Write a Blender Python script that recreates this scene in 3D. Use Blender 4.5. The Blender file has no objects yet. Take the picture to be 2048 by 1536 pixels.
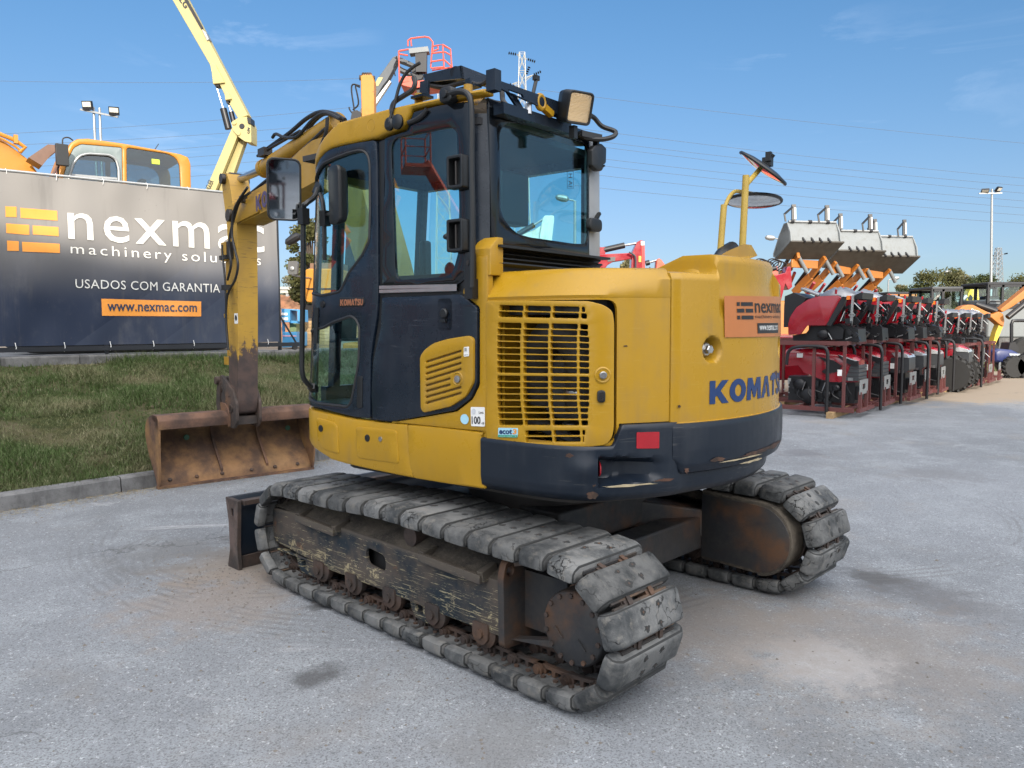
import bpy, bmesh, math, random
import numpy as np
from mathutils import Vector, Matrix, geometry
V = Vector
rad = math.radians
C = bpy.context.scene.collection
scene = bpy.context.scene
RND = random.Random(7)

# ------------------------------------------------------------------ camera
FPX, CAM_H, PITCH, ROLL = 1547.0, 1.5601, -0.0778, 0.0038
def rotm():
    cp, sp, cr, sr = math.cos(PITCH), math.sin(PITCH), math.cos(ROLL), math.sin(ROLL)
    return Matrix(((1, 0, 0), (0, cp, -sp), (0, sp, cp))) @ Matrix(((cr, 0, sr), (0, 1, 0), (-sr, 0, cr)))
RC = rotm()
cam = bpy.data.objects.new('camera', bpy.data.cameras.new('camera'))
C.objects.link(cam)
cam.data.sensor_width = 36; cam.data.lens = FPX / 2048 * 36
cam.data.clip_start = 0.05; cam.data.clip_end = 3000
mw = Matrix((RC.col[0], RC.col[2], -RC.col[1])).transposed().to_4x4()
mw.translation = (0, 0, CAM_H)
cam.matrix_world = mw
scene.camera = cam

# ------------------------------------------------------------------ light
SUN_EL, SUN_AZ = 19.0, 14.0            # sun behind the camera, a little to the right
SKY_K = (.235, .150, .084); FILL_GLOW = (23, 21.8, 20.2)
world = bpy.data.worlds.new('World'); scene.world = world; world.use_nodes = True
wt = world.node_tree; wt.nodes.clear()
def wn(t, **k):
    n = wt.nodes.new(t)
    for a, b in k.items(): setattr(n, a, b)
    return n
sky = wn('ShaderNodeTexSky', sky_type='NISHITA', sun_disc=False, sun_elevation=rad(SUN_EL), sun_rotation=rad(180 - SUN_AZ),
         altitude=50, air_density=1.0, dust_density=0.6, ozone_density=2.2)
bg = wn('ShaderNodeBackground'); bg.inputs[1].default_value = 0.15
wo = wn('ShaderNodeOutputWorld')
tc = wn('ShaderNodeTexCoord'); mp = wn('ShaderNodeMapping'); mp.inputs['Scale'].default_value = (1.6, 2.2, 9.0)
mp.inputs['Rotation'].default_value = (0.0, 0.25, 0.3)
nz = wn('ShaderNodeTexNoise'); nz.inputs['Scale'].default_value = 2.6; nz.inputs['Detail'].default_value = 9; nz.inputs['Roughness'].default_value = .62
nz.inputs['Distortion'].default_value = .6
mp2 = wn('ShaderNodeMapping'); nz2 = wn('ShaderNodeTexNoise'); nz2.inputs['Scale'].default_value = 2.3; nz2.inputs['Detail'].default_value = 2
cr1 = wn('ShaderNodeValToRGB'); cr1.color_ramp.elements[0].position = .55; cr1.color_ramp.elements[1].position = .78
cr2 = wn('ShaderNodeValToRGB'); cr2.color_ramp.elements[0].position = .5; cr2.color_ramp.elements[1].position = .68
mul = wn('ShaderNodeMath', operation='MULTIPLY'); mul2 = wn('ShaderNodeMath', operation='MULTIPLY'); mul2.inputs[1].default_value = .32
mx = wn('ShaderNodeMix', data_type='RGBA')
mx.inputs[7].default_value = (7.0, 7.6, 8.6, 1)
L = wt.links.new
L(tc.outputs['Generated'], mp.inputs[0]); L(mp.outputs[0], nz.inputs['Vector']); L(tc.outputs['Generated'], mp2.inputs[0]); L(mp2.outputs[0], nz2.inputs['Vector'])
L(nz.outputs['Fac'], cr1.inputs[0]); L(nz2.outputs['Fac'], cr2.inputs[0]); L(cr1.outputs[0], mul.inputs[0]); L(cr2.outputs[0], mul.inputs[1])
L(mul.outputs[0], mul2.inputs[0]); L(mul2.outputs[0], mx.inputs[0])
hs = wn('ShaderNodeHueSaturation'); hs.inputs['Saturation'].default_value = 1.28; hs.inputs['Hue'].default_value = .5; L(sky.outputs[0], hs.inputs['Color'])
den = wn('ShaderNodeVectorMath', operation='MULTIPLY_ADD'); den.inputs[1].default_value = SKY_K; den.inputs[2].default_value = (.90, .955, .955)
cmpv = wn('ShaderNodeVectorMath', operation='DIVIDE'); L(hs.outputs[0], den.inputs[0]); L(hs.outputs[0], cmpv.inputs[0]); L(den.outputs[0], cmpv.inputs[1]); L(cmpv.outputs[0], mx.inputs[6])
# fill glow added to the sky high behind the photographer, to lighten the shade
dt = wn('ShaderNodeVectorMath', operation='DOT_PRODUCT'); L(tc.outputs['Generated'], dt.inputs[0]); sv = (math.sin(rad(SUN_AZ)) * math.cos(rad(SUN_EL + 33)), -math.cos(rad(SUN_AZ)) * math.cos(rad(SUN_EL + 33)), math.sin(rad(SUN_EL + 33))); dt.inputs[1].default_value = sv
dc = wn('ShaderNodeMath', operation='MAXIMUM'); dc.inputs[1].default_value = 0; L(dt.outputs['Value'], dc.inputs[0])
pw = wn('ShaderNodeMath', operation='POWER'); pw.inputs[1].default_value = 2.0; L(dc.outputs[0], pw.inputs[0])
gl = wn('ShaderNodeVectorMath', operation='SCALE'); gl.inputs[0].default_value = FILL_GLOW; L(pw.outputs[0], gl.inputs['Scale'])
ad = wn('ShaderNodeVectorMath', operation='ADD'); L(mx.outputs[2], ad.inputs[0]); L(gl.outputs[0], ad.inputs[1])
L(ad.outputs[0], bg.inputs[0]); L(bg.outputs[0], wo.inputs[0])
sun = bpy.data.lights.new('sun', 'SUN'); sun.energy = 4.2; sun.angle = rad(0.5); sun.color = (1.0, 0.90, 0.76)
so = bpy.data.objects.new('sun', sun); C.objects.link(so)
sdir = V((math.sin(rad(SUN_AZ)) * math.cos(rad(SUN_EL)), -math.cos(rad(SUN_AZ)) * math.cos(rad(SUN_EL)), math.sin(rad(SUN_EL))))
so.rotation_euler = sdir.to_track_quat('Z', 'Y').to_euler(); so.location = (5, -5, 20)
vs = scene.view_settings
vs.view_transform = 'Standard'; vs.look = 'None'; vs.exposure = 0.46; vs.gamma = 1
scene.cycles.max_bounces = 8; scene.cycles.transparent_max_bounces = 16
scene.cycles.caustics_reflective = False; scene.cycles.caustics_refractive = False

# ------------------------------------------------------------------ pixel <-> place
def ray(x, y): return RC @ V(((x - 1024) / FPX, 1, -(y - 768) / FPX))
CO = V((0, 0, CAM_H))
class Frame:
    """a local frame standing on the ground: origin and heading (degrees)"""
    def __init__(s, o, deg): s.o = V(o); s.deg = deg; s.B = Matrix.Rotation(rad(deg), 3, 'Z'); s.Bi = s.B.transposed()
    def hit(s, x, y, ax, val):
        d = s.Bi @ ray(x, y); c = s.Bi @ (CO - s.o); return c + d * ((val - c[ax]) / d[ax])
    def w(s, p): return s.o + s.B @ V(p)
GW = Frame((0, 0, 0), 0)
UF = Frame((.1783, 4.5892, 0), 141.5)          # upper body of the excavator
TF = Frame((.1783, 4.5892, 0), 136.39)         # its undercarriage
BF = Frame(UF.w((1.05, 0, 0)), 129.5)          # its boom
def at(x, y, D): return GW.hit(x, y, 1, D)     # the point seen at a pixel, D metres ahead

# ------------------------------------------------------------------ mesh builder
class MB:
    def __init__(s): s.v = []; s.f = []; s.m = []
    def add(s, vs, fs, mi=0):
        n = len(s.v); s.v += [tuple(p) for p in vs]; s.f += [tuple(i + n for i in f) for f in fs]; s.m += [mi] * len(fs); return s
    def box(s, c, sz, R=None, mi=0, taper=None):
        c = V(c); h = V(sz) * .5; pts = []
        for k in range(8):
            p = V((h.x if k & 1 else -h.x, h.y if k & 2 else -h.y, h.z if k & 4 else -h.z))
            if taper and k & 4: p.x *= taper; p.y *= taper
            pts.append(c + (R @ p if R else p))
        return s.add(pts, [(0, 2, 3, 1), (4, 5, 7, 6), (0, 1, 5, 4), (2, 6, 7, 3), (0, 4, 6, 2), (1, 3, 7, 5)], mi)
    def bar(s, a, b, w, h, up=(0, 0, 1), mi=0):
        a, b = V(a), V(b); d = b - a; l = d.length; y = d.normalized(); x = y.cross(V(up))
        if x.length < 1e-4: x = y.cross(V((1, 0, 0)))
        x.normalize(); z = x.cross(y)
        return s.box((a + b) / 2, (w, l, h), Matrix((x, y, z)).transposed(), mi)
    def tube(s, path, r, n=8, mi=0, closed=False, cap=True):
        P = [V(p) for p in path]; m = len(P); rs = r if isinstance(r, (list, tuple)) else [r] * m
        vs = []; fs = []; prev = None
        for i, p in enumerate(P):
            if closed: t = (P[(i + 1) % m] - P[i - 1])
            else: t = (P[min(i + 1, m - 1)] - P[max(i - 1, 0)])
            t.normalize()
            if prev is None:
                a = t.cross(V((0, 0, 1)));
                if a.length < .05: a = t.cross(V((1, 0, 0)))
            else: a = prev - t * prev.dot(t)
            a.normalize(); prev = a; b = t.cross(a)
            for k in range(n):
                q = 2 * math.pi * k / n; vs.append(p + (a * math.cos(q) + b * math.sin(q)) * rs[i])
        for i in range(m if closed else m - 1):
            j = (i + 1) % m
            for k in range(n): fs.append((i * n + k, i * n + (k + 1) % n, j * n + (k + 1) % n, j * n + k))
        if cap and not closed: fs.append(tuple(range(n - 1, -1, -1))); fs.append(tuple((m - 1) * n + k for k in range(n)))
        return s.add(vs, fs, mi)
    def cyl(s, a, b, r, r2=None, n=20, mi=0): return s.tube([a, b], [r, r if r2 is None else r2], n, mi)
    def lathe(s, prof, o, axis, n=24, mi=0):
        """prof: (radius, distance along axis)"""
        o = V(o); z = V(axis).normalized(); x = z.cross(V((0, 0, 1)))
        if x.length < 1e-3: x = V((1, 0, 0))
        x.normalize(); y = z.cross(x); vs = []; fs = []
        for r, h in prof:
            for k in range(n):
                q = 2 * math.pi * k / n; vs.append(o + z * h + (x * math.cos(q) + y * math.sin(q)) * r)
        for i in range(len(prof) - 1):
            for k in range(n): fs.append((i * n + k, i * n + (k + 1) % n, (i + 1) * n + (k + 1) % n, (i + 1) * n + k))
        if prof[0][0] > 1e-5: fs.append(tuple(range(n - 1, -1, -1)))
        if prof[-1][0] > 1e-5: fs.append(tuple((len(prof) - 1) * n + k for k in range(n)))
        return s.add(vs, fs, mi)
    def grid(s, rows, mi=0, closed=False):
        n = len(rows[0]); vs = [p for r in rows for p in r]; fs = []
        for i in range(len(rows) - 1):
            for k in range(n if closed else n - 1):
                fs.append((i * n + k, i * n + (k + 1) % n, (i + 1) * n + (k + 1) % n, (i + 1) * n + k))
        return s.add(vs, fs, mi)
    def plate(s, outer, f, d0, d1, holes=(), b=0.0, mi=0, back=True, step=None):
        """flat outline (2-D) with holes, between depths d0 and d1 (d1 is the seen face, its rim rounded by b); f(x,y,d) places it"""
        loops = [ccw(outer)] + [ccw(h)[::-1] for h in holes]
        if step: loops = [densify(l, step) for l in loops]
        vs = []; fs = []
        rings = [(0, d0)] + ([(0, d1 - b * math.copysign(1, d1 - d0)), (.3 * b, d1 - .3 * b * math.copysign(1, d1 - d0)), (b, d1)] if b > 0 else [(0, d1)])
        tops = []; bots = []
        for l in loops:
            n = len(l); base = len(vs); Q = None
            for off, d in rings:
                Q = inset(l, off) if off else l
                vs += [f(x, y, d) for x, y in Q]
            for i in range(len(rings) - 1):
                for k in range(n): fs.append((base + i * n + k, base + i * n + (k + 1) % n, base + (i + 1) * n + (k + 1) % n, base + (i + 1) * n + k))
            tops.append((Q, base + (len(rings) - 1) * n)); bots.append((l, base))
        for grp, flip, dd in ((tops, False, d1), (bots, True, d0)):
            if flip and not back: continue
            idx = [b0 + k for Q, b0 in grp for k in range(len(Q))]
            flat = [V(p) for Q, b0 in grp for p in Q]; ed = []; n0 = 0
            for Q, b0 in grp: ed += [(n0 + k, n0 + (k + 1) % len(Q)) for k in range(len(Q))]; n0 += len(Q)
            polys = [Q for Q, b0 in grp]
            if step:                                               # inner points, so that the face follows a curved carrier
                xs = [p.x for p in flat]; ys = [p.y for p in flat]; g = step * .8
                nx, ny = int((max(xs) - min(xs)) / g), int((max(ys) - min(ys)) / (g * 3))
                for i in range(1, nx + 1):
                    for j in range(1, ny + 1):
                        q = V((min(xs) + i * g, min(ys) + j * g * 3))
                        if inside(q, polys): flat.append(q)
            ov, oe, of, orig, _, _ = geometry.delaunay_2d_cdt(flat, ed, [], 0, 1e-6)
            mp_ = []
            for v_, og in zip(ov, orig):
                og = [o_ for o_ in og if o_ < len(idx)]
                if og: mp_.append(idx[og[0]])
                else: mp_.append(len(vs)); vs.append(f(v_.x, v_.y, dd))
            for t in of:
                c = (ov[t[0]] + ov[t[1]] + ov[t[2]]) / 3
                if not inside(c, polys): continue
                t2 = tuple(mp_[i] for i in t)
                if len(set(t2)) < 3: continue
                fs.append(t2[::-1] if flip else t2)
        return s.add(vs, fs, mi)
    def mesh(s, name, mats, smooth=32, recalc=True):
        me = bpy.data.meshes.new(name); me.from_pydata(s.v, [], s.f)
        for m in mats: me.materials.append(m)
        me.polygons.foreach_set('material_index', s.m)
        bm = bmesh.new(); bm.from_mesh(me)
        bmesh.ops.remove_doubles(bm, verts=bm.verts, dist=1e-5)
        if recalc: bmesh.ops.recalc_face_normals(bm, faces=bm.faces)
        lim = rad(smooth)
        for fc in bm.faces: fc.smooth = True
        for e in bm.edges:
            e.smooth = len(e.link_faces) == 2 and e.calc_face_angle(9) < lim
        bm.to_mesh(me); bm.free(); return me
    def build(s, name, mats, parent=None, loc=None, rz=None, bevel=0, smooth=32, seg=2, recalc=True):
        if not isinstance(mats, (list, tuple)): mats = [mats]
        o = bpy.data.objects.new(name, s.mesh(name, mats, smooth, recalc)); C.objects.link(o)
        if parent: o.parent = parent
        if loc is not None: o.location = loc
        if rz is not None: o.rotation_euler.z = rz
        if bevel:
            md = o.modifiers.new('bevel', 'BEVEL'); md.width = bevel; md.segments = seg; md.limit_method = 'ANGLE'; md.angle_limit = rad(38); md.harden_normals = False
        return o
def inside(q, polys):
    c = False
    for l in polys:
        x0, y0 = l[-1]
        for x1, y1 in l:
            if (y1 > q.y) != (y0 > q.y) and q.x < (x0 - x1) * (q.y - y1) / (y0 - y1) + x1: c = not c
            x0, y0 = x1, y1
    return c
def area(l): return sum(l[i - 1][0] * l[i][1] - l[i][0] * l[i - 1][1] for i in range(len(l))) / 2
def ccw(l): l = [tuple(p[:2]) for p in l]; return l if area(l) > 0 else l[::-1]
def densify(l, st):
    o = []
    for i, p in enumerate(l):
        q = l[(i + 1) % len(l)]; k = max(1, math.ceil(math.dist(p, q) / st))
        o += [(p[0] + (q[0] - p[0]) * j / k, p[1] + (q[1] - p[1]) * j / k) for j in range(k)]
    return o
def inset(l, d):
    """moves a loop towards its material side (left of travel) by d"""
    n = len(l); o = []
    for i in range(n):
        a, b, c = V(l[i - 1]), V(l[i]), V(l[(i + 1) % n]); e1 = (b - a); e2 = (c - b)
        if e1.length < 1e-9 or e2.length < 1e-9: o.append(tuple(b)); continue
        e1.normalize(); e2.normalize()
        n1 = V((-e1.y, e1.x)); n2 = V((-e2.y, e2.x)); m = n1 + n2; k = max(.35, m.dot(n1)); o.append(tuple(b + m * (d / k)))
    return o
def rpoly(pts, r, n=4):
    o = []; m = len(pts)
    for i in range(m):
        a, b, c = V(pts[i - 1]), V(pts[i]), V(pts[(i + 1) % m])
        rr = r[i] if isinstance(r, (list, tuple)) else r
        k = min(rr, (a - b).length * .45, (c - b).length * .45)
        if k < 1e-6: o.append(tuple(b)); continue
        p = b + (a - b).normalized() * k; q = b + (c - b).normalized() * k
        for j in range(n + 1):
            t = j / n; o.append(tuple(p * (1 - t) ** 2 + b * 2 * t * (1 - t) + q * t * t))
    return o
def rrect(x0, y0, x1, y1, r, n=4): return rpoly([(x0, y0), (x1, y0), (x1, y1), (x0, y1)], r, n)
def circ(x, y, r, n=16, ry=None): return [(x + r * math.cos(2 * math.pi * k / n), y + (ry or r) * math.sin(2 * math.pi * k / n)) for k in range(n)]
def spline(pts, n=8):
    P = [V(p) for p in pts]; P = [P[0] * 2 - P[1]] + P + [P[-1] * 2 - P[-2]]; o = []
    for i in range(1, len(P) - 2):
        a, b, c, d = P[i - 1:i + 3]
        for j in range(n):
            t = j / n; o.append(.5 * ((2 * b) + (c - a) * t + (2 * a - 5 * b + 4 * c - d) * t * t + (3 * b - a - 3 * c + d) * t ** 3))
    return o + [P[-2]]
def empty(name, loc=(0, 0, 0), rz=0.0):
    o = bpy.data.objects.new(name, None); C.objects.link(o); o.location = loc; o.rotation_euler.z = rz; o.empty_display_size = .3; return o
def tag(o, label=None, cat=None, group=None, kind=None):
    if label: o['label'] = label
    if cat: o['category'] = cat
    if group: o['group'] = group
    if kind: o['kind'] = kind
    return o
def copy_tree(o, parent=None):
    c = o.copy(); C.objects.link(c)
    if parent: c.parent = parent
    for ch in list(o.children): copy_tree(ch, c)
    return c
_txt = {}
def text2d(body, bold=0.0, space=1.0, shear=0.0, res=3):
    """outline of writing as flat triangles, scaled to a 0..1 box -> (verts, faces, aspect)"""
    key = (body, bold, space, shear)
    if key not in _txt:
        cu = bpy.data.curves.new('writing', 'FONT'); cu.body = body; cu.offset = bold; cu.space_character = space; cu.shear = shear; cu.resolution_u = res
        ob = bpy.data.objects.new('writing', cu); C.objects.link(ob)
        me = bpy.data.meshes.new_from_object(ob.evaluated_get(bpy.context.evaluated_depsgraph_get()))
        vs = [v.co.copy() for v in me.vertices]; fs = [tuple(p.vertices) for p in me.polygons]
        bpy.data.objects.remove(ob); bpy.data.curves.remove(cu); bpy.data.meshes.remove(me)
        x0 = min(v.x for v in vs); x1 = max(v.x for v in vs); y0 = min(v.y for v in vs); y1 = max(v.y for v in vs)
        _txt[key] = ([((v.x - x0) / (x1 - x0), (v.y - y0) / (y1 - y0)) for v in vs], fs, (x1 - x0) / (y1 - y0))
    return _txt[key]
def write(mb, body, f, mi=0, **k):
    """f maps the 0..1 writing box to 3-D"""
    vs, fs, a = text2d(body, **k); mb.add([f(x, y) for x, y in vs], fs, mi)
def quad(p00, p10, p11, p01):
    a, b, c, d = V(p00), V(p10), V(p11), V(p01)
    return lambda x, y: (a * (1 - x) + b * x) * (1 - y) + (d * (1 - x) + c * x) * y

# ------------------------------------------------------------------ materials
class NT:
    def __init__(s, name):
        s.m = bpy.data.materials.new(name); s.m.use_nodes = True; s.t = s.m.node_tree; s.t.nodes.clear()
        s.out = s.n('ShaderNodeOutputMaterial'); s.tc = s.n('ShaderNodeTexCoord'); s.oi = s.n('ShaderNodeObjectInfo')
        s.co = s.n('ShaderNodeVectorMath', operation='MULTIPLY_ADD')
        s.co.inputs[1].default_value = (1, 1, 1); s.l(s.tc.outputs['Object'], s.co.inputs[0])
        k = s.n('ShaderNodeVectorMath', operation='SCALE'); k.inputs[0].default_value = (37, 71, 53); s.l(s.oi.outputs['Random'], k.inputs['Scale']); s.l(k.outputs[0], s.co.inputs[2])
    def n(s, t, **k):
        x = s.t.nodes.new(t)
        for a, b in k.items(): setattr(x, a, b)
        return x
    def l(s, a, b): s.t.links.new(a, b)
    def noise(s, scale, detail=4, rough=.55, vec=(1, 1, 1), dist=0.0, rot=None):
        m = s.n('ShaderNodeMapping'); m.inputs['Scale'].default_value = vec
        if rot: m.inputs['Rotation'].default_value = rot
        s.l(s.co.outputs[0], m.inputs[0]); x = s.n('ShaderNodeTexNoise')
        x.inputs['Scale'].default_value = scale; x.inputs['Detail'].default_value = detail; x.inputs['Roughness'].default_value = rough; x.inputs['Distortion'].default_value = dist
        s.l(m.outputs[0], x.inputs['Vector']); return x.outputs['Fac']
    def ramp(s, fac, a, b, lo=0.0, hi=1.0):
        x = s.n('ShaderNodeMapRange', interpolation_type='SMOOTHSTEP'); x.inputs[1].default_value = a; x.inputs[2].default_value = b; x.inputs[3].default_value = lo; x.inputs[4].default_value = hi
        s.l(fac, x.inputs[0]); return x.outputs[0]
    def mix(s, fac, a, b):
        x = s.n('ShaderNodeMix', data_type='RGBA')
        for v, i in ((fac, 0), (a, 6), (b, 7)):
            if isinstance(v, (int, float)): x.inputs[i].default_value = v
            elif isinstance(v, (tuple, list)): x.inputs[i].default_value = tuple(v) + ((1,) if len(v) == 3 else ())
            else: s.l(v, x.inputs[i])
        return x.outputs[2]
    def math(s, op, a, b):
        x = s.n('ShaderNodeMath', operation=op)
        for v, i in ((a, 0), (b, 1)):
            if isinstance(v, (int, float)): x.inputs[i].default_value = v
            else: s.l(v, x.inputs[i])
        return x.outputs[0]
    def bsdf(s, col, rough, metal=0.0, bump=None, bs=.3, bd=.01, spec=.5, coat=0.0):
        p = s.n('ShaderNodeBsdfPrincipled')
        for v, i in ((col, 'Base Color'), (rough, 'Roughness'), (metal, 'Metallic')):
            if isinstance(v, (int, float)): p.inputs[i].default_value = v
            elif isinstance(v, (tuple, list)): p.inputs[i].default_value = tuple(v) + ((1,) if len(v) == 3 else ())
            else: s.l(v, p.inputs[i])
        p.inputs['Specular IOR Level'].default_value = spec; p.inputs['Coat Weight'].default_value = coat; p.inputs['Coat Roughness'].default_value = .12
        if bump is not None:
            b = s.n('ShaderNodeBump'); b.inputs['Strength'].default_value = bs; b.inputs['Distance'].default_value = bd; s.l(bump, b.inputs['Height']); s.l(b.outputs[0], p.inputs['Normal'])
        s.l(p.outputs[0], s.out.inputs[0]); return p
def paint(name, col, rough=.4, dirt=(.10, .085, .07), dirty=.35, chip=0.0, chipcol=(.09, .035, .02), scratch=0.0, scol=(.5, .42, .25), spec=.5, coat=0.0, metal=0.0):
    m = NT(name); fade = m.noise(1.7, 4); c = m.mix(m.ramp(fade, .3, .7, 0, .4), col, tuple(min(1, x * .84 + .006) for x in col))
    d = m.noise(4.5, 8, .65); st = m.noise(3.0, 5, .6, (6, 6, .7))
    df = m.math('MULTIPLY', m.ramp(m.math('ADD', m.math('MULTIPLY', d, .6), m.math('MULTIPLY', st, .4)), .47, .75), dirty)
    c = m.mix(df, c, dirt)
    if scratch:
        for rot, sc in (((.5, .9, .3), 5.0), ((1.0, .2, 1.2), 7.0)):
            q = m.noise(sc, 3, .5, (1, 1, 22), .35, rot); w = m.noise(2.2, 2)
            c = m.mix(m.math('MULTIPLY', m.math('MULTIPLY', m.ramp(q, .665, .69), m.ramp(w, .45, .6)), scratch), c, scol)
    if chip:
        q = m.noise(7.0, 9, .7); c = m.mix(m.ramp(q, .72 - chip, .735 - chip), c, chipcol)
    fine = m.noise(160, 2)
    m.bsdf(c, m.ramp(d, .3, .75, rough * .8, min(1, rough * 1.5)), metal, fine, .03, .002, spec, coat); return m.m
def rusty(name, a=(.13, .065, .035), b=(.045, .03, .024), c3=(.28, .15, .055), rough=.75, scale=5, keep=None, kept=.5, metal=.2):
    m = NT(name); n1 = m.noise(scale, 8, .65); n2 = m.noise(scale * .45, 5, .6); c = m.mix(m.ramp(n1, .35, .65), a, b); c = m.mix(m.ramp(n2, .5, .72), c, c3)
    if keep:
        n3 = m.noise(scale * 1.3, 9, .72); c = m.mix(m.ramp(n3, kept - .015, kept + .015), c, keep)
    f = m.noise(scale * 14, 6, .7); m.bsdf(c, m.ramp(n1, .3, .7, rough * .75, rough * 1.15), metal, f, .35, .004); return m.m
def plain(name, col, rough=.5, metal=0.0, var=.25, spec=.5, scale=12):
    m = NT(name); q = m.noise(scale, 5, .6); c = m.mix(m.ramp(q, .3, .75, 0, var), col, tuple(x * .45 for x in col)); m.bsdf(c, rough, metal, m.noise(scale * 12, 3), .06, .002, spec); return m.m
def glassm(name, tint, refl=1.0, rough=.0):
    m = NT(name); t = m.n('ShaderNodeBsdfTransparent'); t.inputs[0].default_value = tint + (1,)
    g = m.n('ShaderNodeBsdfGlossy'); g.inputs['Roughness'].default_value = rough; g.inputs[0].default_value = (.9 * refl,) * 3 + (1,)
    f = m.n('ShaderNodeLayerWeight'); f.inputs[0].default_value = .5; mm = m.n('ShaderNodeMixShader')
    dirt = m.noise(3, 6, .65); df = m.n('ShaderNodeBsdfDiffuse'); df.inputs[0].default_value = (.25, .26, .26, 1)
    m2 = m.n('ShaderNodeMixShader'); m.l(m.ramp(dirt, .45, .85, .0, .06), m2.inputs[0]); m.l(t.outputs[0], m2.inputs[1]); m.l(df.outputs[0], m2.inputs[2])
    m.l(m.math('ADD', .075, m.math('MULTIPLY', m.math('POWER', f.outputs[1], 5.0), .9)), mm.inputs[0]); m.l(m2.outputs[0], mm.inputs[1]); m.l(g.outputs[0], mm.inputs[2]); m.l(mm.outputs[0], m.out.inputs[0]); return m.m

YEL = (.375, .210, .011)
M = {}
M['yellow'] = paint('machine_yellow', YEL, .30, (.20, .135, .06), .5, .0, scratch=.16, scol=(.46, .34, .10), spec=.32, coat=.10)
M['yellow_worn'] = paint('worn_boom_yellow', (.36, .20, .018), .42, (.12, .07, .03), .55, .06, (.10, .055, .03), scratch=.5, scol=(.06, .045, .03))
M['navy'] = paint('dark_navy_paint', (.006, .011, .020), .36, (.07, .07, .075), .20, .045, (.075, .035, .025), scratch=.28, scol=(.20, .19, .17), spec=.36)
M['cabdark'] = paint('dark_cab_paint', (.006, .012, .022), .25, (.07, .07, .075), .18, scratch=.25, scol=(.14, .15, .17), spec=.4, coat=.0)
M['black'] = plain('black_plastic', (.008, .009, .010), .42)
M['rubberhose'] = plain('hose_rubber', (.014, .014, .015), .5, scale=30)
M['frit'] = plain('black_window_border', (.006, .008, .011), .06, 0, .05, .5)
M['steel'] = plain('bare_steel', (.45, .45, .45), .28, .9)
M['darksteel'] = plain('dark_greasy_steel', (.05, .045, .042), .45, .6)
M['glass'] = glassm('tinted_cab_glass', (.68, .89, .92), 1.0)
M['glass_dark'] = glassm('dark_cab_glass', (.25, .36, .40), 1.0)
def mirm():
    m = NT('mirror_glass'); m.bsdf((.75, .78, .8), .03, 1.0); return m.m
M['mirror'] = mirm()
M['red'] = plain('red_reflector', (.32, .012, .02), .25)
M['white'] = plain('white_sticker', (.75, .75, .73), .45, 0, .12)
M['ink'] = plain('black_print', (.012, .012, .014), .5)
M['blueink'] = plain('blue_print', (.006, .030, .115), .42, 0, .15)
M['orangesticker'] = plain('orange_sticker', (.43, .15, .045), .3, 0, .1)
M['lightblue'] = plain('light_blue_sticker', (.35, .6, .72), .4, 0, .1)
M['greensticker'] = plain('green_sticker', (.05, .32, .22), .4, 0, .3)
M['dkgrey'] = plain('dark_grey_fabric', (.035, .036, .040), .85)
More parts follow.
